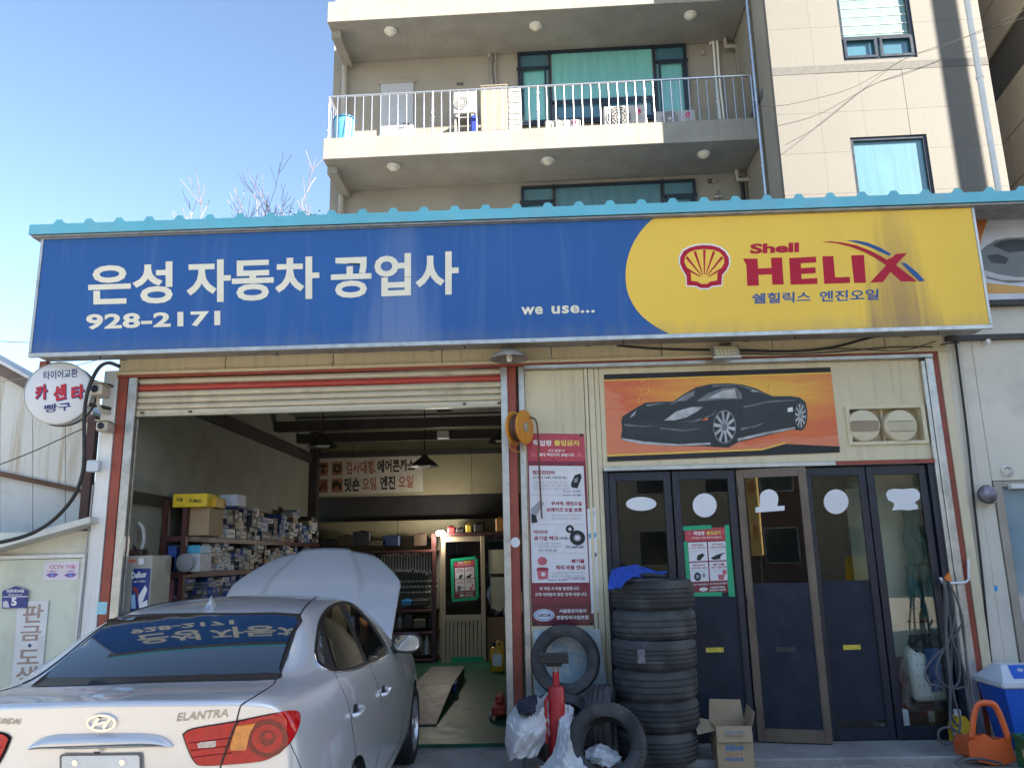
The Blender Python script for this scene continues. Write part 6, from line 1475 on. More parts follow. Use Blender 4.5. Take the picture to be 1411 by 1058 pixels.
# arch as one band
ob_ = bez([(a, b, 0) for a, b in outer], 4); P_o = [PY(v.x, v.y, YD) for v in ob_]
arch = [(1339, 1018), (1341, 995), (1344, 977), (1350, 969), (1361, 968), (1370, 971), (1377, 983), (1384, 1001), (1391, 1022)]
V = []; F = []; A = bez([(a, b, 0) for a, b in arch], 5)
for i, v in enumerate(A):
    t = (A[min(i+1, len(A)-1)]-A[max(i-1, 0)]).normalized(); nn = Vector((-t.y, t.x, 0))*4.3
    for yy in (YD-.03, YD+.03):
        for sg in (1, -1): q = v+nn*sg; V.append(PY(q.x, q.y, yy))
for i in range(len(A)-1):
    a = 4*i; b = a+4
    F += [(a, a+1, b+1, b), (a+2, b+2, b+3, a+3), (a, b, b+2, a+2), (a+1, a+3, b+3, b+1)]
F += [(0, 2, 3, 1), (4*len(A)-4, 4*len(A)-3, 4*len(A)-1, 4*len(A)-2)]
obj('handle', V, F, ORP, dp, True)
front = [(1334, 1024), (1339, 1012), (1349, 1014), (1354, 1010.5), (1360, 1012), (1366, 1018), (1374, 1019), (1383, 1016), (1392, 1016), (1400, 1047), (1390, 1052), (1372, 1054), (1350, 1049), (1337, 1042)]
fp = [PY(a, b, YD-.02) for a, b in front]; bkp = [PY(a, b, YD+.16) for a, b in front]
n = len(front); V = fp+[(p*1) for p in [Vector((p.x, YD+.22, max(.01, p.z-.04))) for p in fp]]
obj('scoop', V, [tuple(range(n))[::-1], tuple(range(n, 2*n))]+[(i, (i+1) % n, (i+1) % n+n, i+n) for i in range(n)], ORP, dp)
# blue bin with white swing lid
YBn = -.45
x0 = PY(1390, 990, YBn).x; x1 = x0+.46
bn_ = thing('recycling_bin', 'blue plastic bin with a white lid and blue flap at the right edge', 'bin', (x0+.2, YBn, 0))
BB = mat('blue_bin_plastic', (.015, .11, .55), .35, var=.06); zt_ = PY(1380, 949, YBn).z
V = [(x0+.07, YBn+.04, .012), (x1-.05, YBn+.04, .012), (x1-.05, YBn+.34, .012), (x0+.07, YBn+.34, .012), (x0, YBn, zt_), (x1, YBn, zt_), (x1, YBn+.4, zt_), (x0, YBn+.4, zt_)]
obj('bin_body', V, [(0, 3, 2, 1), (4, 5, 6, 7), (0, 1, 5, 4), (1, 2, 6, 5), (2, 3, 7, 6), (3, 0, 4, 7)], BB, bn_)
zl = PY(1385, 920, YBn).z; WPL = mat('white_bin_plastic', (.66, .68, .74), .35, var=.04)
MB().box(x0-.02, x1+.02, YBn-.02, YBn+.42, zt_+.001, zt_+.06, .012).build('lid_rim', WPL, bn_)
V = [(x0-.005, YBn-.005, zt_+.061), (x1, YBn-.005, zt_+.061), (x1, YBn+.4, zt_+.061), (x0-.005, YBn+.4, zt_+.061), (x0+.09, YBn+.17, zl), (x1-.03, YBn+.17, zl), (x1-.03, YBn+.3, zl), (x0+.09, YBn+.3, zl)]
obj('lid', V, [(0, 3, 2, 1), (4, 5, 6, 7), (0, 1, 5, 4), (1, 2, 6, 5), (2, 3, 7, 6), (3, 0, 4, 7)], WPL, bn_)
def lidp(u, v, off): # on the sloped lid front
    a = Vector((x0-.005, YBn-.005, zt_+.061)).lerp(Vector((x1, YBn-.005, zt_+.061)), u); b = Vector((x0+.09, YBn+.17, zl)).lerp(Vector((x1-.03, YBn+.17, zl)), u)
    nrm = (Vector((1, 0, 0))).cross(Vector((0, .175, zl-zt_-.061))).normalized(); return a.lerp(b, v)+nrm*off
obj('flap', [lidp(.2, .12, .004), lidp(.95, .12, .004), lidp(.95, .97, .004), lidp(.16, .97, .004)], [(0, 1, 2, 3)], BB, bn_)
text_quad('lettering', '유리병', [lidp(.32, .74, .008), lidp(.72, .74, .008), lidp(.72, .5, .008), lidp(.32, .5, .008)], WHITE, bn_, None, .03)
text_quad('lettering', '페트병 분리수거', [lidp(.42, .4, .008), lidp(.7, .4, .008), lidp(.7, .32, .008), lidp(.42, .32, .008)], WHITE, bn_, None, .01)
# green crate
YG = -.95
x0 = PY(1400, 1030, YG+.3).x; zt_ = PY(1403, 1012, YG+.25).z
gc = thing('green_crate', 'corner of a green plastic crate at the bottom right', 'crate', (x0+.2, YG, 0)); GRN = mat('green_plastic', (.012, .14, .06), .4, var=.1)
w_ = MB()
for a, b, c, d in ((x0, x0+.36, YG, YG+.012), (x0, x0+.36, YG+.3, YG+.312), (x0, x0+.012, YG+.0125, YG+.2995), (x0+.348, x0+.36, YG+.0125, YG+.2995)): w_.box(a, b, c, d, .004, zt_-.03)
w_.box(x0+.012, x0+.348, YG+.012, YG+.3, .004, .015); w_.build('crate_wall', GRN, gc)
for a, b, c, d in ((x0-.01, x0+.37, YG-.01, YG+.02), (x0-.01, x0+.37, YG+.295, YG+.322), (x0-.01, x0+.02, YG+.0205, YG+.2945), (x0+.34, x0+.37, YG+.0205, YG+.2945)): box('crate_rim', a, b, c, d, zt_-.0295, zt_, GRN, gc)
for i in range(5): box('crate_rib', x0+.03+i*.07, x0+.042+i*.07, YG-.008, YG-.0005, .02, zt_-.03, GRN, gc)
MB().box(x0-.0015, x0-.0003, YG+.08, YG+.22, zt_*.35, zt_*.6).build('crate_label', mat('pale_yellow_label', (.5, .5, .25), .5), gc)
# ================================================================ apartment block behind the shop (turned 1.25 degrees)
APV = Vector((-3.8, 6.0, 0)); APA = R(-1.25)
_Ri = Matrix.Rotation(-APA, 3, 'Z')
def PA(px, py, Y):                               # photo pixel -> block coordinates on its plane y = Y
    o = _Ri @ (CAM-APV)+APV; d = _Ri @ ray(px, py); return o+d*((Y-o.y)/d.y)
def ra(l, t, r, b, Y): return PA(l, (t+b)/2, Y).x, PA(r, (t+b)/2, Y).x, PA((l+r)/2, b, Y).z, PA((l+r)/2, t, Y).z
APT = []
def athing(*a, **k): o = thing(*a, **k); APT.append(o); return o
STUC = mat('beige_stucco', (.24, .22, .18), .9, var=.1, vs=1.2, bump=.35, bs=70, dirt=.3, dcol=(.3, .26, .21), ds=1.1)
STUC2 = mat('grey_stucco', (.3, .275, .23), .9, var=.1, vs=1, bump=.35, bs=70, dirt=.35, dcol=(.22, .2, .17), ds=1.3)
SLABM = mat('stained_slab_stucco', (.28, .262, .225), .9, var=.12, vs=2, bump=.5, bs=60, dirt=.4, dcol=(.2, .18, .15), ds=1.4, streak=True)
STONE = mat('granite_cladding', (.134, .129, .117), .7, var=.08, vs=30, bump=.08, bs=120, dirt=.25, dcol=(.17, .15, .12), ds=1.2, rnd=.03)
BANDM = mat('grey_band_stone', (.1, .1, .095), .8, var=.12, vs=12)
WFR = mat('slate_window_frame', (.02, .03, .045), .35, .2, var=.1)
def pane_mat(name, col, rough): return mat(name, col, rough, var=.08, vs=1.5, spec=.6, coat=1., rvar=.02, dirt=.35, dcol=tuple(c*.6 for c in col), ds=1.6, streak=True, dlo=.45, dhi=.6)  # darker vertical streaks put the shading of curtain folds into the pane colour
TEALB = pane_mat('teal_blind_glass', (.16, .46, .44), .4); SKYB = pane_mat('sky_blue_glass', (.085, .2, .24), .3); DKB = pane_mat('deep_blue_glass', (.05, .14, .19), .2)
YF, YW, YG2 = 6.0, 7.3, 5.1
zl1, zl0 = PA(446, 191, YF).z, PA(446, 220, YF).z
zu1, zu0 = PA(452, 3, YF).z, PA(452, 31, YF).z
xs0, xw0 = PA(445, 205, YF).x, PA(459, 120, YW).x
xwg = PA(1068, 140, YG2).x; xwr = PA(1371, 140, YG2).x
apt = athing('apartment_block', 'beige stuccoed apartment block with balconies and a stone wing behind the shop', 'building', (0, 8, 0))
dr = ra(525, 112, 570, 186, YW)
box('wall', xw0, xwg+.3, YW, 15, 0, 20, STUC2, apt)
for i, (z0, z1) in enumerate(((zl0, zl1), (zu0, zu1), (zl0-(zu0-zl0), zl1-(zu0-zl0)))):
    MB().box(xs0, xwg-.01, YF, YW-.002, z0, z1, .01).build('balcony_slab', SLABM, apt)
    MB().box(xs0+.02, xs0+.2, YF+.25, YW-.003, z0-.16, z0-.002).build('slab_beam', SLABM, apt)
box('wing_core', xwg, xwr, YG2+.12, 15, 0, 20, STUC, apt)
# stone cladding of the wing front, piece by piece (openings left free)
w1 = ra(1155, -40, 1256, 82, YG2); w2 = ra(1176, 187, 1283, 272, YG2)
zb1, zb0 = PA(1220, 86, YG2).z, PA(1220, 97, YG2).z
fh = zb1-PA(1220, 86+190, YG2).z
wins = [(w1[0], w1[1], w1[2], w1[2]+1.75), (w2[0], w2[1], w2[3]-1.75, w2[3]), (w2[0], w2[1], w2[3]-4.7, w2[3]-2.95), (w1[0], w1[1], w1[2]+2.95, w1[2]+4.7)]
NCX = 5; colx = [xwg+(xwr-xwg)*k/NCX for k in range(NCX+1)]
zrow = [zb0-.74*k for k in range(0, 8)][::-1]+[zb1+.74*k for k in range(0, 7)]
def sub(rect, holes):
    out = [rect]
    for h in holes:
        nx = []
        for (a, b, c, d) in out:
            if h[0] >= b or h[1] <= a or h[2] >= d or h[3] <= c: nx.append((a, b, c, d)); continue
            if h[0] > a: nx.append((a, h[0], c, d))
            if h[1] < b: nx.append((h[1], b, c, d))
            if h[2] > c: nx.append((max(a, h[0]), min(b, h[1]), c, h[2]))
            if h[3] < d: nx.append((max(a, h[0]), min(b, h[1]), h[3], d))
        out = nx
    return out
bk = MB()
for (a, b, c, d) in sub((xwg, xwr, 3.5, 15.), wins): bk.box(a, b, YG2+.013, YG2+.1185, c, d)
bk.build('cladding_backing', STONE, apt)
for j in range(len(zrow)-1):
    if zrow[j] < 3.5 or zrow[j] > 15: continue
    if abs(zrow[j]-zb0) < .01 and abs(zrow[j+1]-zb1) < .01:
        MB().box(xwg, xwr, YG2-.004, YG2+.0125, zb0+.002, zb1-.002).build('stone_band', BANDM, apt); continue
    for i in range(NCX):
        for (a, b, c, d) in sub((colx[i]+.0012, colx[i+1]-.0012, zrow[j]+.0012, zrow[j+1]-.0012), wins):
            if b-a > .02 and d-c > .02: MB().box(a, b, YG2+.003*((i*7+j*3) % 3)/2, YG2+.0125, c, d, .0006).build('stone_slab', STONE, apt)
MB().box(xwg-.01, xwg-.001, YG2+.6, YW, zb0, zb1).build('stone_band', BANDM, apt)
def window(rect, Y, cols, desc, lower=.3, panes=None, fw=.055, depth=.12):
    x0, x1, z0, z1 = rect; o = athing('window', desc, 'window', ((x0+x1)/2, Y, z0))
    f = MB(); 
    for a, b, c, d in ((x0, x1, z0, z0+fw), (x0, x1, z1-fw, z1), (x0, x0+fw, z0+fw, z1-fw), (x1-fw, x1, z0+fw, z1-fw)): f.box(a, b, Y-.02, Y+.06, c, d)
    for (a, b, c, d) in cols['bars']: f.box(x0+a*(x1-x0)-fw*.4, x0+b*(x1-x0)+fw*.4, Y-.017, Y+.057, z0+c*(z1-z0)-fw*.4, z0+d*(z1-z0)+fw*.4)
    f.build('frame', WFR, o)
    for (a, b, c, d, m) in cols['panes']:
        X0, X1, Z0, Z1 = x0+a*(x1-x0), x0+b*(x1-x0), z0+c*(z1-z0), z0+d*(z1-z0)
        MB().box(X0+.01, X1-.01, Y+.03, Y+.04, Z0+.01, Z1-.01).build('pane', m, o)
    for (a, b, c, d) in cols.get('sash', []):
        X0, X1, Z0, Z1 = x0+a*(x1-x0), x0+b*(x1-x0), z0+c*(z1-z0), z0+d*(z1-z0); s = MB(); q = .045
        for A, B, C, D in ((X0, X1, Z0, Z0+q), (X0, X1, Z1-q, Z1), (X0, X0+q, Z0+q, Z1-q), (X1-q, X1, Z0+q, Z1-q)): s.box(A, B, Y-.035, Y-.021, C, D)
        s.build('sash', WFR, o)
    return o
def big(rect, desc, ma, mb):
    return window(rect, YW-.05, dict(bars=[(.19, .19, 0, 1), (.81, .81, 0, 1), (.19, .81, .3, .3), (.5, .5, 0, .3), (0, .19, .78, .78), (.81, 1, .78, .78)],
        panes=[(.2, .8, .31, .98, ma), (.2, .49, .02, .29, mb), (.51, .8, .02, .29, mb), (.01, .18, .02, .76, ma), (.82, .99, .02, .76, ma), (.01, .18, .79, .98, mb), (.82, .99, .79, .98, mb)],
        sash=[(.02, .17, .03, .76), (.83, .98, .03, .76), (.21, .49, .03, .28), (.51, .79, .03, .28)]), desc)
r1 = ra(714, 67, 949, 168, YW-.05); big(r1, 'wide slate-framed window with teal blinds on the upper balcony', TEALB, DKB)
r2 = ra(719, 252, 962, 350, YW-.05); big(r2, 'wide slate-framed window just above the turquoise roof edge', SKYB, SKYB)
def wsm(rect, desc, m):
    z0, z1 = rect[2], rect[2]+1.75 if rect is w1 else rect[3]
    if rect is w2: z0, z1 = w2[3]-1.75, w2[3]
    return window((rect[0], rect[1], z0, z1), YG2+.045, dict(bars=[(0, 1, .26, .26), (.5, .5, 0, .26)], panes=[(.01, .99, .28, .98, m), (.02, .49, .02, .25, DKB), (.51, .98, .02, .25, DKB)], sash=[(.03, .48, .03, .25), (.52, .97, .03, .25)]), desc)
wo = wsm(w1, 'square window with pale horizontal blind at the top of the stone wing', pane_mat('pale_teal_blind', (.14, .27, .235), .45))
for k in range(7): zz = w1[2]+.55+k*.17; MB().box(w1[0]+.06, w1[1]-.06, YG2+.066, YG2+.0745, zz, zz+.012).build('blind_slat', WHITEP, wo)
wsm(w2, 'square window with teal-blue glass low on the stone wing', SKYB)
for rect, nm in ((wins[2], 'hidden'), (wins[3], 'top')): box('window_infill', rect[0], rect[1], YG2+.1, YG2+.118, rect[2], rect[3], DKB, apt)
# white balcony door
dd = athing('balcony_door', 'plain white metal door at the left of the balcony', 'door', (dr[0], YW, zl1))
MB().box(dr[0], dr[1], YW-.045, YW-.003, zl1, dr[3]-.08, .005).build('door_panel', mat('white_door', (.42, .43, .46), .5, var=.04), dd); MB().box(dr[0]-.04, dr[1]+.04, YW-.05, YW-.003, dr[3]-.079, dr[3]).build('lintel', STUC2, dd)
MB().tube([(dr[1]-.09, YW-.05, zl1+.95), (dr[1]-.09, YW-.1, zl1+.95), (dr[1]-.2, YW-.1, zl1+.95)], .014, 8).build('door_handle', BLACKM, dd, True)
# railing
rl_ = athing('balcony_railing', 'stainless steel balcony railing with thin upright bars', 'railing', (xs0, YF+.06, zl1))
STEEL = mat('stainless_steel', (.62, .62, .64), .25, .9, var=.05)
zr_ = PA(454, 134, YF+.06).z; xr0, xr1 = PA(453, 160, YF+.06).x, PA(1038, 140, YF+.06).x
tube('top_rail', [(xr0, YF+.06, zr_), (xr1, YF+.06, zr_)], .022, STEEL, rl_, 10); tube('top_rail', [(xr0, YF+.06, zr_), (xr0, YW-.02, zr_)], .022, STEEL, rl_, 10)
nb_ = 48
bal = MB().tube([(0, 0, 0), (0, 0, zr_-zl1-.02)], .011, 8); bme = None
pst = MB().tube([(0, 0, 0), (0, 0, zr_-zl1-.0)], .022, 10)
for i in range(nb_+1):
    x = xr0+(xr1-xr0)*i/nb_; post = i % 12 == 0
    if i == 0: ob0 = pst.build('post', STEEL, None, True); 
    if i == 1: ob1 = bal.build('baluster', STEEL, None, True)
    o = (ob0 if post else ob1)
    if i > 1: o = o.copy(); COL.objects.link(o)
    o.location = (x, YF+.06, zl1); o.parent = rl_; o.matrix_parent_inverse = Matrix.Translation(-rl_.location)
for k in range(1, 8):
    o = ob1.copy(); COL.objects.link(o); o.location = (xr0, YF+.06+k*.15, zl1); o.parent = rl_; o.matrix_parent_inverse = Matrix.Translation(-rl_.location)
# soffit lamps
for i, (px, py, up) in enumerate(((538, 42, 1), (738, 35, 1), (951, 20, 1), (542, 228, 0), (755, 220, 0), (970, 211, 0))):
    zz = zu0 if up else zl0; o_ = _Ri @ (CAM-APV)+APV; d_ = _Ri @ ray(px, py); p = o_+d_*((zz-o_.z)/d_.z)
    t = athing('soffit_lamp', 'round white dome lamp, %s of three under the %s balcony slab' % (['left', 'middle', 'right'][i % 3], 'upper' if up else 'lower'), 'lamp', tuple(p), group='dome lamps under the balconies')
    MB().lathe([(0, -.001), (.12, -.001), (.125, -.03), (.12, -.035), (0, -.035)], 28, Matrix.Translation((p.x, p.y, zz))).build('base', WHITEP, t, True)
    MB().lathe([(.1, -.036), (.095, -.07), (.06, -.1), (0, -.115)], 28, Matrix.Translation((p.x, p.y, zz))).build('dome', mat('opal_glass', (.62, .58, .48), .3), t, True)
# air conditioner units
def acu(l, t, r, b, Y, desc, logo=True, zb=None):
    x0, x1, z0, z1 = ra(l, t, r, b, Y); z0 = zl1+.001 if zb is None else zb
    o = athing('ac_unit', desc, 'air conditioner', ((x0+x1)/2, Y, z0), group='outdoor air conditioner units'); w_ = x1-x0; h = z1-z0-.05
    MB().box(x0, x1, Y, Y+.3, z0+.05, z1, .02).box(x0+.05, x0+.1, Y+.02, Y+.28, z0, z0+.0495).box(x1-.1, x1-.05, Y+.02, Y+.28, z0, z0+.0495).build('casing', mat('ac_white', (.36, .36, .35), .45, var=.06, dirt=.2, ds=5), o)
    cx = x0+w_*.36; cz = z0+.05+h/2; rr = min(h*.44, w_*.32)
    M = Matrix.Translation((cx, Y-.002, cz)) @ Matrix.Rotation(R(90), 4, 'X')
    MB().lathe([(0, 0), (rr, 0), (rr, .004), (0, .004)], 32, M).build('fan_opening', mat('ac_dark', (.06, .06, .065), .6), o)
    for k in (.35, .6, .82, 1.0): MB().lathe([(rr*k-.006, .005), (rr*k+.006, .005), (rr*k+.006, .012), (rr*k-.006, .012)], 28, M, True).build('grille_ring', mat('ac_grey', (.35, .35, .35), .5), o)
    for k in range(12): MB().box(-.004, .004, 0, rr, .0055, .01, 0, M @ Matrix.Rotation(2*math.pi*k/12, 4, 'Z')).build('grille_spoke', mat('ac_grey', (.35, .35, .35), .5), o)
    MB().lathe([(0, .012), (rr*.16, .012), (rr*.16, .016), (0, .016)], 16, M).build('fan_cap', WHITEP, o)
    if logo:
        lx = x0+w_*.82; lz = z0+.05+h*.7
        MB().lathe([(0, 0), (w_*.07, 0), (w_*.07, .004), (0, .004)], 24, Matrix.Translation((lx, Y-.001, lz)) @ Matrix.Rotation(R(90), 4, 'X')).build('logo_disc', mat('logo_crimson', (.45, .01, .12), .4), o)
        text_quad('lettering', 'LG', [Vector((lx-w_*.06, Y-.004, lz-w_*.1)), Vector((lx+w_*.06, Y-.004, lz-w_*.1)), Vector((lx+w_*.06, Y-.004, lz-w_*.18)), Vector((lx-w_*.06, Y-.004, lz-w_*.18))], GREYI, o, None, .03)
        MB().tube([(lx-w_*.02, Y-.006, lz+w_*.03), (lx-w_*.02, Y-.006, lz-w_*.03), (lx+w_*.03, Y-.006, lz-w_*.03)], .005, 6).build('logo_stroke', WHITEP, o)
acu(832, 145, 890, 176, YF+.3, 'large outdoor air conditioner with crimson logo, middle of the balcony')
acu(903, 152, 959, 174, YF+.3, 'low outdoor air conditioner with crimson logo, right of the large one')
acu(751, 165, 800, 180, YF+.25, 'small outdoor air conditioner mostly hidden by the slab, left of the large one')
acu(624, 126, 656, 160, YF+.55, 'tilted wall air conditioner beside the white door', False, PA(640, 160, YF+.55).z)
c = ra(624, 160, 656, 183, YF+.6); o = MB().box(c[0]+.03, c[0]+.07, YF+.6, YF+.84, zl1, c[3]).box(c[1]-.07, c[1]-.03, YF+.6, YF+.84, zl1, c[3]).box(c[0]+.02, c[1]-.02, YF+.6, YF+.85, c[3]-.04, c[3]-.001).build('unit_stand', ALUD); tag(o, 'metal stand under the tilted wall air conditioner', 'stand'); APT.append(o)
c = ra(662, 119, 699, 186, YF+.55); o = MB().box(c[0], c[1], YF+.55, YF+.95, zl1+.001, c[3], .015).box(c[0]-.01, c[1]+.01, YF+.54, YF+.96, c[3]+.0005, c[3]+.03, .008).build('storage_cabinet', mat('cream_plastic', (.26, .235, .19), .5, var=.06)); tag(o, 'tall cream storage cabinet on the balcony', 'cabinet'); APT.append(o)
c = ra(700, 119, 718, 186, YF+.6); o = MB().box(c[0], c[1], YF+.6, YF+.95, zl1+.001, c[3], .01)
for k in range(9): o.box(c[0]+.02, c[1]-.02, YF+.59, YF+.5995, zl1+.2+k*.12, zl1+.27+k*.12)
o = o.build('louvred_cabinet', mat('white_louvre', (.34, .34, .33), .5)); tag(o, 'narrow white louvred cabinet right of the cream one', 'cabinet'); APT.append(o)
c = PA(475, 180, YF+.35); o = athing('plastic_basin', 'round sky blue plastic basin at the left end of the balcony', 'basin', (c.x, YF+.35, zl1))
zt_ = PA(475, 167, YF+.35).z; MB().lathe([(0, .002), (.15, .002), (.2, zt_-zl1), (.215, zt_-zl1), (.205, zt_-zl1+.012), (.19, zt_-zl1), (.14, .02), (0, .02)], 32, Matrix.Translation((c.x, YF+.35, zl1))).build('tub', mat('sky_blue_plastic', (.1, .4, .6), .4), o, True)
tube('rim', [(c.x+.212*math.cos(2*math.pi*k/32), YF+.35+.212*math.sin(2*math.pi*k/32), zt_+.005) for k in range(33)], .012, mat('blue_rim', (.05, .2, .45), .4), o)
c = ra(648, 160, 658, 186, YF+.4); o = MB().box(c[0], c[1], YF+.4, YF+.55, zl1+.001, c[3], .03).box(c[0]+.02, c[1]-.02, YF+.45, YF+.5, c[3], c[3]+.05, .01).build('blue_bag', mat('deep_blue_bag', (.01, .03, .25), .6)); tag(o, 'deep blue bag standing by the cream cabinet', 'bag'); APT.append(o)
# pipes
PVC = mat('grey_pvc', (.36, .34, .29), .5, var=.1); 
def pipe(pts, r, desc, m=PVC, cat='pipe', clamps=()):
    P = [Vector(p) for p in pts]; t = athing('drain_pipe', desc, cat, tuple(P[-1])); MB().tube(P, r, 12).build('pipe', m, t, True)
    for f_ in clamps:
        i = 0; a, b = P[0], P[-1]; q = a.lerp(b, f_); dr_ = (b-a).normalized(); MB().tube([q-dr_*.025, q+dr_*.025], r+.012, 12).build('clamp', m, t, True)
a = PA(476, 60, YW-.1).x
pipe([(a, YW-.1, zu0-.002), (a, YW-.1, zl1+.002)], .055, 'grey drain pipe down the left edge of the upper balcony', clamps=(.1, .6))
pipe([(a, YW-.1, zl0-.002), (a, YW-.1, 4)], .055, 'grey drain pipe continuing below the lower balcony slab', clamps=(.1,))
b = PA(1020, 100, YW-.15)
pipe([(b.x-.24, YW-.15, zu0-.02), (b.x-.24, YW-.15, zu0-.2), (b.x, YW-.15, zu0-.2)], .045, 'short elbow drain pipe under the upper slab by the wing')
pipe([(b.x+.02, YW-.15, zu0-.002), (b.x+.02, YW-.15, zl1+.002)], .06, 'cream drain pipe at the right end of the upper balcony', clamps=(.12, .7))
pipe([(b.x-.24, YW-.15, zl0-.02), (b.x-.24, YW-.15, zl0-.22), (b.x, YW-.15, zl0-.22)], .045, 'short elbow drain pipe under the lower slab by the wing')
pipe([(b.x+.02, YW-.15, zl0-.002), (b.x+.02, YW-.15, 4)], .06, 'cream drain pipe below the lower slab at the right')
a = PA(1029, 0, YF-.08); b = PA(1056, 275, YF-.08); pipe([(a.x, YF-.08, 16), (a.x, YF-.08, 4.5)], .035, 'slim steel pipe in the corner between balcony and wing', STEEL, clamps=(.3, .55, .75))
a = PA(1354, 130, YG2-.12).x; pipe([(a, YG2-.12, 17), (a, YG2-.12, 4.2)], .05, 'white downpipe on the right side of the stone wing', WHITEP, clamps=(.2, .42, .6, .8))
for (px0, py0, px1, py1, ds_) in ((983, 60, 993, 166, 'first white refrigerant pipe right of the balcony window'), (988, 58, 998, 166, 'second white refrigerant pipe right of the balcony window'), (676, 78, 678, 119, 'left grey refrigerant pipe above the cream cabinet'), (683, 71, 684, 119, 'right grey refrigerant pipe above the cream cabinet')):
    p, q = PA(px0, py0, YW-.06), PA(px1, py1, YW-.06); pipe(bez([(p.x-.06, YW-.03, p.z), (p.x, YW-.06, p.z+.06), (q.x-.02, YW-.06, (p.z+q.z)/2), (q.x, YW-.06, q.z)], 5), .026, ds_, WHITEP if px0 > 800 else ALU)
p = PA(1020, 250, YW-.08); t = athing('wall_umbrella', 'folded black umbrella-like bundle hanging under the lower slab', 'bundle', tuple(p)); MB().tube(bez([PA(1017, 245, YW-.08), PA(1022, 252, YW-.1), PA(1025, 275, YW-.1), PA(1028, 300, YW-.1)], 5), [.03, .05, .06, .05, .05, .04, .04, .04, .04, .04, .04, .04, .04, .03, .03, .03], 10).build('bundle', BLACKP, t, True)
p = PA(989, 265, YW-.05); t = athing('gas_pipe_stub', 'short steel valve pipe on the wall under the lower slab', 'pipe', tuple(p)); MB().tube([PA(989, 262, YW-.05), PA(990, 300, YW-.05)], .02, 8).build('stub', STEEL, t, True); MB().tube([PA(984, 271, YW-.05), PA(994, 270.5, YW-.05)], .022, 8).build('valve', STEEL, t, True)
for px, py in ((634, 116), (549, 80), (968, 74), (978, 250), (984, 250)):
    p = PA(px, py, YW-.01); t = MB()
    if px == 634: t.box(p.x-.07, p.x+.07, YW-.02, YW-.003, p.z-.025, p.z+.025)
    else: t.lathe([(0, 0), (.045, 0), (.045, .04), (.03, .045), (0, .03)], 18, Matrix.Translation((p.x, YW-.003, p.z)) @ Matrix.Rotation(R(90), 4, 'X'))
    t = t.build('wall_vent', mat('vent_dark', (.08, .08, .08), .6) if px in (634, 978) else ALUD); tag(t, {634: 'small black vent plate above the balcony rail', 549: 'small round vent over the white door', 968: 'small round vent right of the balcony window', 978: 'dark round hole under the lower slab', 984: 'pale round plug beside the dark hole'}[px], 'vent'); APT.append(t)
# thin wires over the wing
for pts, ds_ in (([(1040, 145), (1075, 146), (1120, 137), (1170, 123), (1216, 99), (1254, 78), (1310, 60), (1411, 15)], 'thin overhead wire sagging across the stone wing'), ([(1082, 200), (1130, 172), (1200, 115), (1250, 80), (1330, 52), (1411, 25)], 'second thin wire crossing the stone wing steeply')):
    o = tube('wire', bez([PA(a, b, YG2-.25) for a, b in pts], 6), .004, BLACKP); tag(o, ds_, 'wire'); APT.append(o)
Mrot = Matrix.Translation(APV) @ Matrix.Rotation(APA, 4, 'Z') @ Matrix.Translation(-APV)
for o in APT: o.location = Mrot @ o.location; o.rotation_euler = (o.rotation_euler[0], o.rotation_euler[1], o.rotation_euler[2]+APA)
# ---------------------------------------------------------------- bare trees behind the roof
BARK = mat('pinkish_bark', (.3, .22, .21), .8, var=.2)
def bare_tree(name, desc, base, H, seed, n=8, spread=.35, r0=.045):
    rnd = random.Random(seed); t = thing(name, desc, 'tree', tuple(base)); base = Vector(base)
    MB().tube([base, base+Vector((.05, 0, H*.35)), base+Vector((.0, .05, H*.6))], [r0*1.6, r0*1.2, r0], 8).build('trunk', BARK, t, True)
    cr_ = MB()
    def br(p, d, L_, r, lev):
        q = [p]; c = p
        for k in range(4):
            d = (d+Vector((rnd.uniform(-.14, .14), rnd.uniform(-.14, .14), rnd.uniform(0, .12)))).normalized(); c = c+d*L_/4; q.append(c)
        cr_.tube(q, [max(.005, r*k_) for k_ in (1, .85, .7, .55, .4)], 4)
        if lev:
            for k in range(rnd.randint(3, 4)):
                i = rnd.randint(1, 3); a = rnd.uniform(0, 6.28)
                br(q[i], (d+Vector((math.cos(a)*.7, math.sin(a)*.7, rnd.uniform(.1, .5)))).normalized(), L_*rnd.uniform(.4, .65), r*.5, lev-1)
    for k in range(n):
        a = 2*math.pi*k/n+rnd.uniform(-.3, .3); f_ = rnd.uniform(.35, .6)
        br(base+Vector((0, 0, H*f_)), Vector((math.cos(a)*spread*2, math.sin(a)*spread*2, 1)).normalized(), H*rnd.uniform(.22, .4), r0*.5, 3)
    cr_.build('crown', BARK, t, True)
p = PY(368, 300, 8.5); bare_tree('bare_tree', 'tallest bare reddish tree above the roof left of the apartment block', (p.x, 8.5, 0), PY(368, 262, 8.5).z, 3, 12, .12, .05)
p = PY(308, 300, 8.5); bare_tree('bare_tree', 'shorter bare tree at the left above the turquoise roof edge', (p.x, 8.5, 0), PY(308, 285, 8.5).z, 5, 10, .14, .05)
p = PY(488, 300, 6.8); bare_tree('bare_tree', 'thin bare twigs in front of the apartment wall at the roof edge', (p.x, 6.8, 0), PY(488, 290, 6.8).z, 8, 3, .08, .03)
p = PY(430, 300, 7.5); t = thing('ivy_bush', 'small dark leafy clump peeking over the roof beside the apartment corner', 'bush', (p.x, 7.5, 0)); rnd = random.Random(2); lv = MB(); zt_ = PY(430, 300, 7.5).z
MB().tube([(p.x, 7.5, 0), (p.x, 7.5, zt_-.1)], .04, 6).build('stem', BARK, t, True)
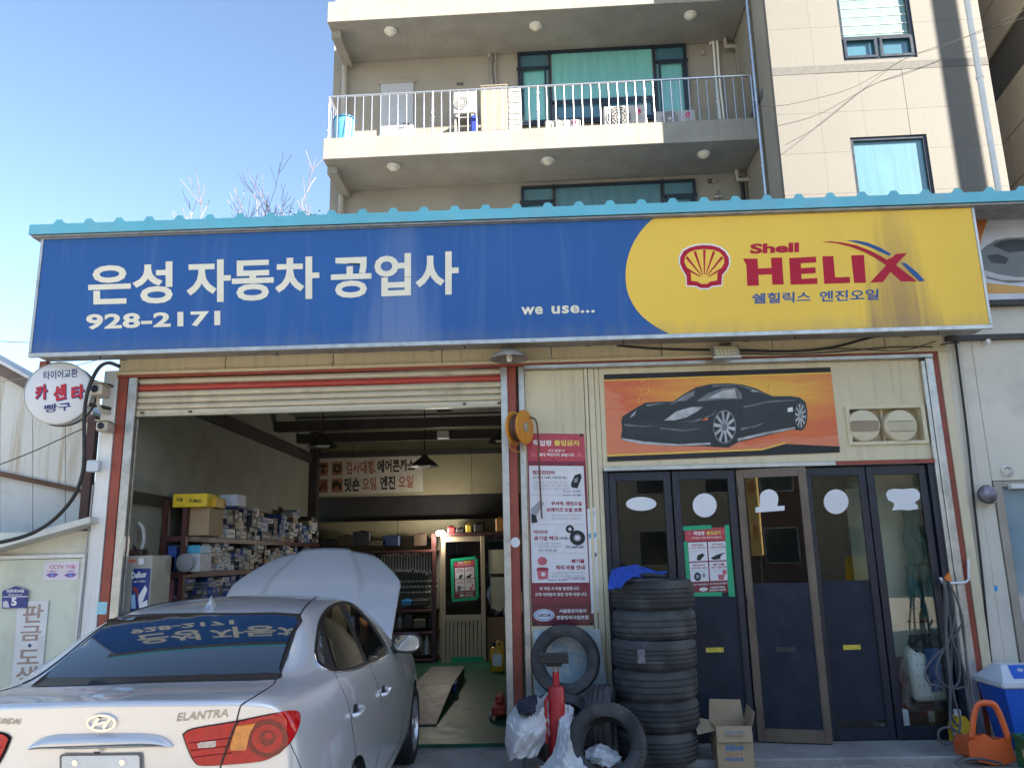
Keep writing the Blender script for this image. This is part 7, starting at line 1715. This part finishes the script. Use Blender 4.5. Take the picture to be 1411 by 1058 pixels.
for k in range(500):
    c = Vector((p.x+rnd.gauss(0, .28), 7.5+rnd.gauss(0, .2), zt_-.12+rnd.gauss(0, .08))); M = Matrix.Translation(c) @ Matrix.Rotation(rnd.uniform(0, 6), 4, 'Z') @ Matrix.Rotation(rnd.uniform(0, 3), 4, 'X')
    lv.add([M @ Vector(v) for v in ((-.03, 0, 0), (0, -.018, 0), (.03, 0, 0), (0, .018, 0))], [(0, 1, 2, 3)])
lv.build('crown', mat('dark_ivy', (.05, .06, .035), .6, var=.3, vs=20), t)
# ================================================================ neighbours left and right, street behind the camera
OLDW = mat('rust_streaked_white_sheet', (.68, .68, .63), .55, var=.06, vs=1.5, dirt=.75, dcol=(.38, .27, .12), ds=1.2, streak=True, dlo=.5, dhi=.68, bump=.04, bs=5)
GRYW = mat('greyish_white_sheet', (.62, .63, .61), .55, var=.07, vs=1.3, dirt=.35, dcol=(.3, .29, .25), ds=2.5)
# ---- left: shed with sloping roof behind, lower white front with a door
SYD = 1.1
shed = thing('metal_shed', 'rust-streaked white metal shed with a sloping roof left of the garage', 'shed', (-6.5, SYD, 0))
c = lambda a, b, Y=SYD: PY(a, b, Y)
L0, L1 = c(-140, 436), c(128, 586)
def wallpoly(name, pts, Y, dep, m, par): 
    P = [(p.x, p.z) for p in (PY(a, b, Y) for a, b in pts)]; return MB().prismY(P, Y, Y+dep).build(name, m, par)
segs = [-140, -70, 0, 45, 90, 128]
for i in range(5):
    a, b = segs[i], segs[i+1]; ya = lambda x: 517+(x-0)*.54; yb = lambda x: 650+(x)*.215
    wallpoly('upper_sheet', [(a+.6, ya(a)), (b-.4, ya(b)), (b-.4, yb(b)), (a+.6, yb(a))], SYD, .04, OLDW, shed)
    wallpoly('lower_sheet', [(a+.6, yb(a)-2), (b-.4, yb(b)-2), (b-.4, 760), (a+.6, 760)], SYD+.02, .04, GRYW, shed)
wallpoly('ledge', [(-140, 619), (128, 676.5), (128, 683), (-140, 627)], SYD-.05, .06, RUST, shed)
wallpoly('roof_edge', [(-140, 424), (128, 572), (128, 587), (-140, 441)], SYD-.12, .16, mat('rusty_roof_edge', (.16, .12, .1), .7, var=.3, vs=6), shed)
wallpoly('roof_cap', [(-140, 418), (128, 567), (128, 571.5), (-140, 423.5)], SYD-.16, .5, WHITEP, shed)
q = PY(127, 620, SYD-.15); MB().box(q.x-.05, q.x+.04, SYD-.2, SYD-.121, 0, PY(127, 575, SYD-.15).z).build('corner_post', MAROON, shed)
box('shed_core', -12, PY(126, 650, SYD+.1).x, SYD+.07, 5, 0, 2.2, GRYW, shed)
lf = thing('side_shopfront', 'low white panel front with a door and small awning left of the garage', 'shopfront', (-5.5, .05, 0))
zA = PY(60, 735, .0).z
MB().box(-9, -4.19, .1, .2, 0, zA+.02).build('wall_panel', mat('white_green_panel', (.63, .63, .54), .55, var=.06, vs=1.6, dirt=.4, dcol=(.3, .29, .22), ds=2), lf)
x0 = PY(112, 830, .05).x; zd = PY(60, 770, .05).z
MB().box(-6.2, x0-.03, .06, .095, .02, zd, .004).build('door', mat('pale_green_door', (.58, .61, .5), .5, var=.08, vs=2, dirt=.35, dcol=(.25, .25, .2), ds=3), lf)
MB().box(-6.3, x0, .045, .099, zd+.004, zd+.04, .004).box(x0-.028, x0+.01, .045, .099, 0, zd+.0035, .004).build('door_frame', WHITEP, lf)
aw = [(p.x, p.z) for p in (PY(a, b, -.1) for a, b in ((-200, 800), (128, 712), (128, 720), (-200, 812)))]
MB().prismY(aw, -.15, .4).build('awning', mat('white_awning', (.6, .6, .56), .5, var=.05, dirt=.3, ds=3), lf)
# white pilaster between shed and garage
pil = thing('white_pilaster', 'white sheet-metal pilaster beside the left red post', 'pilaster', (-4.1, .03, 0))
px0, px1 = PY(138, 640, 0).x, PY(152, 640, 0).x
MB().box(px0-.04, px1, .0, .12, 0, 3.5, .005).build('sheet', WHITEP, pil)
MB().box(px1+.002, px1+.03, .02, .1, 0, 3.45).build('dark_gap', BLACKM, pil)
MB().tube([(px0-.045, -.01, 2.4), (px0-.05, -.012, 1.5), (px0-.06, -.012, .9)], .007, 6).build('wire', GREYI, pil)
# wall signs on the low front
def wsign(name, desc, pts, Y, m, cat='sign'): o = flat(name, pts, Y, m, None, .004); return tag(o, desc, cat)
o = wsign('cctv_notice', 'small white notice with printed eyes on the pale green door', [(61, 774), (110, 773), (108, 798), (60, 799)], .058, mat('pink_white_paper', (.68, .62, .68), .5)); VIO = mat('violet_print', (.2, .08, .35), .5)
px_text('lettering', 'CCTV 가동', 68, 777.5, 104, 784, .053, mat('magenta_print', (.45, .05, .25), .5), o, .02, slope=0)
for ex in (72, 97):
    flat('printed_eye', [(ex-9, 792), (ex-3, 789), (ex+4, 789), (ex+9, 791), (ex+3, 795), (ex-4, 795)], .0525, VIO, o, .0008); flat('printed_eye', ell(ex, 792, 2.6, 2.6, 14), .0512, mat('eye_blue_print', (.15, .25, .6), .4), o, .0008); flat('printed_brow', [(ex-9, 788), (ex, 785.5), (ex+9, 787.5), (ex, 787)], .0525, VIO, o, .0008)
PLB = mat('plate_blue', (.01, .03, .2), .35)
o = wsign('house_number_plate', 'dark blue pentagon house number plate reading 5', [(3, 838), (3.5, 814), (22, 807), (39, 813), (37.5, 837)], .04, PLB)
px_text('lettering', '5', 15.5, 823, 23, 834, .0345, WHITE, o, .04, slope=0); px_text('lettering', '보문로34길', 9, 811.5, 33, 816, .0345, WHITE, o, .03, slope=0); px_text('lettering', 'Bomun-ro', 12, 817.5, 30, 820, .0345, WHITE, o, .01, slope=0)
flat('plate_line', [(4, 821.5), (38.5, 821), (38.5, 822), (4, 822.5)], .0355, WHITE, o, .0006); flat('plate_print', [(4, 836.5), (4, 829), (8, 827), (11, 829), (13, 836.5)], .0355, mat('plate_pale_print', (.5, .5, .55), .4), o, .0006)
o = wsign('vertical_sign', 'narrow vertical white sign with brown Korean lettering on the door', [(25, 828), (67.5, 827), (53, 985), (12, 987)], .05, mat('white_vinyl', (.62, .63, .63), .45)); BRL = mat('brown_lettering', (.33, .24, .2), .5)
for s, q in (('판', [(33, 833), (61, 832), (58, 857), (30, 858)]), ('금', [(29, 862), (58, 861), (55, 882), (27, 883)]), ('도', [(25, 895), (55, 894), (53, 914), (23, 915)]), ('색', [(22, 918), (52, 917), (50, 942), (20, 943)])): T4(s, *q, BRL, o, .0445, .02)
flat('dot', ell(41, 889, 2.6, 2.6, 14), .0455, mat('navy_dot', (.03, .06, .2), .4), o, .0006)
# round projecting sign
RSY = -.32; cc = PY(79.5, 541, RSY); rs_ = (PY(122, 541, RSY).x-PY(38, 541, RSY).x)/2
rs = thing('round_sign', 'round white lightbox sign with red and navy Korean lettering at the left', 'sign', tuple(cc))
M = Matrix.Translation(cc) @ Matrix.Rotation(R(10), 4, 'Z') @ Matrix.Rotation(R(90), 4, 'X')
MB().lathe([(0, 0), (rs_-.012, 0), (rs_, -.008), (rs_, -.14), (rs_-.012, -.15), (0, -.15)], 48, M).build('drum', mat('lightbox_white', (.66, .68, .7), .35, var=.05, dirt=.15, dcol=(.4, .38, .33), ds=3), rs, True); MB().lathe([(rs_+.001, -.002), (rs_+.008, -.004), (rs_+.008, -.03), (rs_+.001, -.03)], 48, M, True).build('rim', ALU, rs, True)
MB().lathe([(rs_+.001, -.12), (rs_+.008, -.12), (rs_+.008, -.148), (rs_+.001, -.15)], 48, M, True).build('rim', DARKST, rs, True)
def rtext(s, l, t, r, b, m, off, bold):
    n_ = (M.to_3x3() @ Vector((0, 0, 1))); o_ = cc+n_*off
    def on(px, py): d = ray(px, py); return CAM+d*((o_-CAM).dot(n_)/d.dot(n_))
    dlt = 4; return text_quad('lettering', s, [on(l, t+dlt/2), on(r, t-dlt/2), on(r, b-dlt/2), on(l, b+dlt/2)], m, rs, None, bold)
rtext('타이어교환', 60, 509.5, 107, 521.5, NAVY, .003, .015); rtext('빵구', 61, 555.5, 98, 567, NAVY, .003, .02)
for s, l, r in (('카', 48, 65), ('센', 73, 91), ('타', 98, 116)): rtext(s, l+1.4, 531.2, r+1.4, 552.2, NAVY, .0025, .045); rtext(s, l, 530, r, 551, REDI, .004, .04)
q = PY(150, 520, RSY); MB().tube([cc+Vector((rs_*.9, .07, .12)), Vector((px1-.05, .0, cc.z+.12))], .018, 8).build('arm', DARKST, rs, True); MB().tube([cc+Vector((rs_*.9, .07, -.1)), Vector((px1-.05, .0, cc.z-.1))], .018, 8).build('arm', DARKST, rs, True)
q = PY(53, 508, RSY+.1); MB().box(q.x-.035, q.x+.035, RSY+.16, RSY+.24, q.z-.02, q.z+.09).build('red_tag', REDP, rs)
# cctv cameras
def cctv(px, py, Y, s, desc, arm):
    p = PY(px, py, Y); t = thing('security_camera', desc, 'camera', tuple(p), 'security cameras'); M = Matrix.Translation(p) @ Matrix.Rotation(R(8), 4, 'Z')
    MB().box(-.05*s, .05*s, -.06, .14*s, -.045*s, .045*s, .012, M).build('housing', mat('ivory_camera', (.52, .48, .4), .45), t); MB().box(-.056*s, .056*s, -.085, .15*s, .0455*s, .056*s, .004, M).build('sun_shield', mat('ivory_camera', (.52, .48, .4)), t)
    MB().lathe([(0, 0), (.028*s, 0), (.03*s, .012), (.018*s, .014), (0, .008)], 20, M @ Matrix.Translation((0, -.061, 0)) @ Matrix.Rotation(R(90), 4, 'X')).build('lens', mat('lens_black', (.02, .02, .03), .1), t, True)
    MB().tube(bez([tuple(PY(a, b, c_)) for a, b, c_ in arm], 5), .016, 8).build('arm', mat('ivory_camera', (.52, .48, .4)), t, True)
cctv(134.5, 537.5, -.28, 1.15, 'ivory bullet camera on a curved arm beside the round sign', [(135, 546, -.2), (136, 560, -.16), (143, 568, -.08), (152, 569, -.01)])
cctv(143, 588, -.16, 1.0, 'lower cream camera fixed to the white pilaster', [(148, 588, -.1), (152, 588, -.01)])
o = MB().box(*rp(120, 634, 137, 650, -.1)[:2], -.12, -.05, *rp(120, 634, 137, 650, -.1)[2:], .01).build('junction_box', mat('pale_blue_box', (.5, .55, .6), .4)); tag(o, 'pale grey junction box on the left pilaster under the cameras', 'junction box')
def wire(pts, Y, r, desc, m=BLACKP):
    o = tube('cable', bez([PY(a, b, Y) for a, b in pts], 8), r, m); return tag(o, desc, 'cable')
wire([(165, 505), (150, 500), (137, 506), (126, 525), (119, 548), (116, 580), (116, 630), (113, 655), (104, 680), (88, 702), (66, 722), (38, 737), (0, 747), (-40, 752)], -.42, .017, 'thick black cable looping down from the sign past the round sign')
wire([(0, 640), (50, 620), (115, 590)], -.3, .005, 'thin wire from the left edge to the thick black cable')
wire([(-10, 470), (42, 472)], -.2, .004, 'thin wire running left from the big sign', GREYI)
wire([(0, 526), (50, 518), (100, 505), (150, 492)], .4, .004, 'thin wire behind the round sign', GREYI)
wire([(175, 575), (172, 640), (165, 720), (158, 780)], .1, .012, 'black cable down the inside of the left shutter guide')
# ---- right: white panelled neighbour with a glass door and its own sign
nbw = thing('neighbour_shopfront', 'white panelled neighbouring shopfront at the right edge', 'shopfront', (5, .05, 0))
NWM = mat('neighbour_white_panel', (.66, .62, .53), .6, var=.07, vs=1.3, dirt=.35, dcol=(.34, .31, .26), ds=1.8)
ed = [3.89, PY(1329, 700, .05).x, PY(1371, 700, .05).x]
ND0 = PY(1372, 700, .05).x; NDT = PY(1390, 671, .05).z
MB().box(3.89, 4.02, .03, .12, 0, 3.62, .004).build('wall_panel', NWM, nbw)
MB().box(4.024, ND0-.004, .04, .12, 0, 3.62, .004).build('wall_panel', NWM, nbw)
MB().box(ND0, 7.5, .04, .12, NDT+.06, 3.62, .004).build('wall_panel', NWM, nbw)
box('soffit_strip', 3.9, 7.5, -.02, .03, 3.55, 3.6, DARKST, nbw)
MB().box(3.89, 7.5, .06, 3, 3.62, 4.5).build('upper_wall', NWM, nbw)
TAUP = mat('taupe_frame', (.33, .3, .26), .45, .3)
MB().box(ND0, ND0+.07, .02, .11, 0, NDT+.055, .004).box(ND0+.071, 7.4, .022, .108, NDT, NDT+.053, .004).build('door_frame', TAUP, nbw)
box('door_glass', ND0+.071, 7.4, .06, .068, .02, NDT-.001, mat('pale_blue_glass', (.2, .3, .36), .06, coat=1, var=.1), nbw)
MB().tube([(PY(1360, 471, -.02).x, .039, PY(1360, 471, -.02).z), (PY(1360, 471, -.02).x, -.05, PY(1360, 471, -.02).z)], .022, 12).build('lamp_socket', WHITEP, nbw, True)
q = PY(1387, 649, .04); MB().lathe([(.03, 0), (.05, 0), (.055, .012), (.04, .015), (.03, .006)], 24, Matrix.Translation((q.x, .039, q.z)) @ Matrix.Rotation(R(90), 4, 'X'), True).build('pipe_ring', ALU, nbw, True)
x0, x1, z0, z1 = rp(1391, 666, 1440, 673, .0); MB().box(x0, x1, -.03, .039, z0, z1, .004).build('conduit', WHITEP, nbw)
for px_ in (1345, 1358): q = PY(px_, 800, .03); MB().box(q.x-.002, q.x+.002, .0385, .0395, .02, 2.3).build('panel_line', GREYI, nbw)
o = flat('blue_label', [(1361, 807.5), (1374, 806.5), (1374.5, 814), (1361.5, 815)], .036, mat('bright_blue_label', (.03, .3, .65), .4), None, .002); tag(o, 'small bright blue sticker on the white neighbour wall', 'sticker')
lp2 = thing('wrapped_lamp', 'round lamp wrapped in grey-violet plastic on the neighbour wall', 'lamp', tuple(PY(1359, 681, -.05)))
q = PY(1359, 681, -.06); MB().lathe([(0, .08), (.05, .075), (.075, .03), (.072, -.02), (.05, -.06), (0, -.07)], 20, Matrix.Translation(q) @ Matrix.Rotation(R(70), 4, 'X')).build('shade', mat('violet_plastic', (.22, .2, .25), .3, var=.4, vs=25, bump=.5, bs=40), lp2, True)
tube('wire_frame', [q+Vector((.078*math.cos(a*.4), -.02, .078*math.sin(a*.4))) for a in range(17)], .006, DARKST, lp2); MB().box(q.x+.05, q.x+.09, -.04, .038, q.z-.08, q.z-.02, .006).build('bracket', ALUD, lp2)
wire([(1315, 459), (1323, 520), (1333, 600), (1342, 690), (1352, 780), (1362, 880), (1368, 930)], -.0, .011, 'straight dark cable running down the white neighbour wall')
wire([(1296, 475), (1308, 473), (1322, 472)], -.01, .006, 'short wire crossing above the neighbour wall panel')
# neighbour sign with silver car print
x0, z0, z1 = PY(1349, 350, -.02).x, PY(1380, 413, -.02).z, PY(1380, 290, -.02).z
ns = thing('neighbour_sign', 'neighbouring white and orange sign printed with a grey car, cut by the right edge', 'sign', (x0+1, -.02, z0))
box('sign_box', x0-.2, x0+3, -.02, .05, z0, z1, mat('sign_pale', (.6, .62, .68), .35), ns)
flat('orange_print', [(1342, 293), (1366, 292), (1358, 310), (1352, 330), (1350, 345), (1343, 350)], -.021, mat('sign_orange', (.6, .2, .06), .4), ns, .002)
flat('orange_print', [(1343, 388), (1420, 396), (1420, 404), (1345, 405)], -.021, mat('sign_orange2', (.65, .35, .08), .4), ns, .002)
flat('printed_car', [(1352, 345), (1360, 338), (1372, 331), (1388, 328), (1420, 327), (1420, 388), (1390, 390), (1362, 384), (1353, 375)], -.0235, mat('print_car_grey', (.16, .17, .17), .4), ns, .002)
flat('printed_panel', [(1368, 338), (1380, 332), (1398, 330), (1420, 331), (1420, 345), (1390, 348)], -.026, CARB, ns, .0015); flat('printed_panel', [(1355, 372), (1375, 378), (1400, 382), (1420, 382), (1420, 387), (1380, 386), (1356, 380)], -.026, mat('print_silver', (.5, .5, .5), .4), ns, .0015); flat('printed_panel', [(1360, 352), (1375, 350), (1390, 356), (1386, 364), (1366, 362)], -.026, CARB, ns, .0015)
box('black_border', x0-.2, x0+3, -.024, -.0205, z1-.05, z1-.002, BLACKI, ns); box('sign_base', x0-.2, x0+3, -.03, .05, z0-.05, z0-.001, DARKST, ns)
# ---- dark tall block at the far right
dn = Vector((math.sin(R(8.7)), math.cos(R(8.7)), 0)); P0 = Vector((9.25, 5.6, 0))
tb = thing('tall_dark_block', 'tall shaded building with large panels at the upper right edge', 'building', tuple(P0))
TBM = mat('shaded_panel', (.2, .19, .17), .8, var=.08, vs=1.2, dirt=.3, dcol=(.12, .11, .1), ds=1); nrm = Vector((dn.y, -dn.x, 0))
def tbp(s, z, o): return P0+dn*s+nrm*o+Vector((0, 0, z))
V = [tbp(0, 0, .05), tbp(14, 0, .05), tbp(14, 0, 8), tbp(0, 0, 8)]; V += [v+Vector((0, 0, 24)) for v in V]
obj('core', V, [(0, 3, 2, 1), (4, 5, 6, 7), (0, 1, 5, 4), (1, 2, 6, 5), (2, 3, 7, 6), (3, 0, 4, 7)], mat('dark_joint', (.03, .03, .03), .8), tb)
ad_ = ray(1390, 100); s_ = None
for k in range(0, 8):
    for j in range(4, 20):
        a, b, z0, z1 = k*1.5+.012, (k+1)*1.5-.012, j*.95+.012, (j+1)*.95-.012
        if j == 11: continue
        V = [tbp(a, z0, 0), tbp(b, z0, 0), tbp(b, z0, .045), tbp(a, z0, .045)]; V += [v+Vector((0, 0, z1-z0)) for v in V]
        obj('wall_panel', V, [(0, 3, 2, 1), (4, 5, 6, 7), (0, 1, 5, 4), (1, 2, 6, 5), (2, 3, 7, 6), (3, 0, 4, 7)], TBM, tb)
# ---- street behind the camera (shades the shop, shows in the glass)
def block(name, desc, x0, x1, y0, y1, H, m, rows, cols, face, wm, wz=1.2, fl=3.0, ww=1.3, wh=1.4):
    t = thing(name, desc, 'building', ((x0+x1)/2, (y0+y1)/2, 0)); box('wall', x0, x1, y0, y1, 0, H, m, t); MB().box(x0-.1, x1+.1, y0-.1, y1+.1, H+.001, H+.35).build('parapet', m, t)
    for r in range(rows):
        for c_ in range(cols):
            z = wz+r*fl
            if face == 'y': cx = x0+(x1-x0)*(c_+.5)/cols; fr_ = MB().box(cx-ww/2-.06, cx+ww/2+.06, y1+.001, y1+.05, z-.06, z+wh+.06); pn = MB().box(cx-ww/2, cx+ww/2, y1+.0505, y1+.06, z, z+wh)
            else: cy = y0+(y1-y0)*(c_+.5)/cols; fr_ = MB().box(x0-.05, x0-.001, cy-ww/2-.06, cy+ww/2+.06, z-.06, z+wh+.06); pn = MB().box(x0-.06, x0-.0505, cy-ww/2, cy+ww/2, z, z+wh)
            w_ = fr_.build('window', mat('pale_frame', (.5, .5, .5), .5), t); pn.build('pane', wm, w_)
    return t
SH1 = mat('street_beige', (.42, .38, .3), .85, var=.1, vs=.8, dirt=.3, ds=.8); SH2 = mat('street_brick', (.2, .12, .09), .85, var=.15, vs=2); SH3 = mat('street_grey', (.3, .3, .29), .85, var=.1, vs=.8, dirt=.3, ds=.8)
DW = mat('dark_street_glass', (.03, .04, .045), .1, var=.1)
block('shading_block', 'tall grey block added out of view across the street to shade the shop', 18.5, 31, -15.7, -6.9, 20.2, SH3, 6, 4, 'x', DW)  # unseen block, placed and sized so its shade covers the shop front and car
block('street_house', 'beige two-storey house across the street, seen in the door glass', 3.5, 30, -36, -27, 6.5, SH1, 2, 9, 'y', DW)
block('street_house', 'brown brick house across the street behind the viewer, left of the beige one', -7, 2.2, -37, -28, 6.2, SH2, 2, 3, 'y', DW)
block('street_house', 'grey low house across the street at the far left behind the viewer', -20, -8.2, -36, -27.5, 5.6, SH3, 2, 4, 'y', DW)
up_ = thing('utility_pole', 'concrete utility pole added out of view at the right to shadow the stone wing', 'pole', (0, 0, 0))  # unseen pole, set towards the sun to throw the strip of shadow
sp = PA(1323, 142, YG2); h2 = Vector((SUN.x, SUN.y, 0)).normalized(); pp_ = Mrot @ sp+h2*4.0
MB().lathe([(.13, 0), (.11, 8), (.095, 17), (0, 17)], 16, Matrix.Translation((pp_.x, pp_.y, 0))).build('shaft', CONC, up_, True); up_.location = (pp_.x, pp_.y, 0)
for ch in up_.children: ch.matrix_parent_inverse = Matrix.Translation((-pp_.x, -pp_.y, 0))
MB().box(pp_.x-.05, pp_.x+.05, pp_.y-.9, pp_.y+.9, 15.5, 15.6).build('crossarm', DARKST, up_)
# signs, A-board and parked car that the door glass mirrors
def mirror_pt(px, py, plane_o, plane_n, Yt):
    d = ray(px, py); t_ = (plane_o-CAM).dot(plane_n)/d.dot(plane_n); h = CAM+d*t_; r_ = d-2*d.dot(plane_n)*plane_n; return h+r_*((Yt-h.y)/r_.y)
a = mirror_pt(1030, 690, o3, n3, -13.5); b = mirror_pt(1052, 765, o3, n3, -13.5)
print('MIRROR', a, b)
vs_ = thing('hanging_shop_sign', 'tall yellow vertical shop sign across the street, mirrored in the brown door', 'sign', (a.x, -13.5, min(a.z, b.z)))
xx0, xx1 = sorted((a.x, b.x)); zz0, zz1 = sorted((a.z, b.z)); zz0 = max(.8, zz0)
YSG = mat('yellow_street_sign', (.75, .55, .2), .4)
MB().box(xx0, xx1, -13.6, -13.45, zz0, zz0+2.2, .02).build('board', YSG, vs_); MB().box((xx0+xx1)/2-.04, (xx0+xx1)/2+.04, -13.65, -13.601, 0, zz0+2.2).build('post', DARKST, vs_)
def rev_text(s, x0, x1, z0, z1, Y, m, par): return text_quad('lettering', s, [Vector((x1, Y, z1)), Vector((x0, Y, z1)), Vector((x0, Y, z0)), Vector((x1, Y, z0))], m, par, None, .03)
w_ = xx1-xx0
rev_text('주차', xx0+w_*.2, xx1-w_*.2, zz0+1.5, zz0+1.9, -13.445, REDI, vs_); rev_text('장', xx0+w_*.3, xx1-w_*.3, zz0+.4, zz0+.75, -13.445, REDI, vs_)
n0 = Vector((0, -1, 0)); o0 = Vector((0, DY+.018, 0))
a = mirror_pt(1180, 740, o0, n0, -11.5)
ab = thing('street_sign_board', 'yellow standing no-parking board across the street, mirrored in the door', 'sign', (a.x, -11.5, 0))
MB().prismX([(-11.5-.02, 1.5), (-11.5+.3, 0), (-11.5+.27, 0), (-11.5-.05, 1.45)], a.x-.28, a.x+.28).build('board', mat('yellow_board', (.75, .5, .03), .4), ab); MB().prismX([(-11.55, 1.5), (-11.85, 0), (-11.82, 0), (-11.52, 1.45)], a.x-.28, a.x+.28).build('board', mat('yellow_board', (.75, .5, .03), .4), ab)
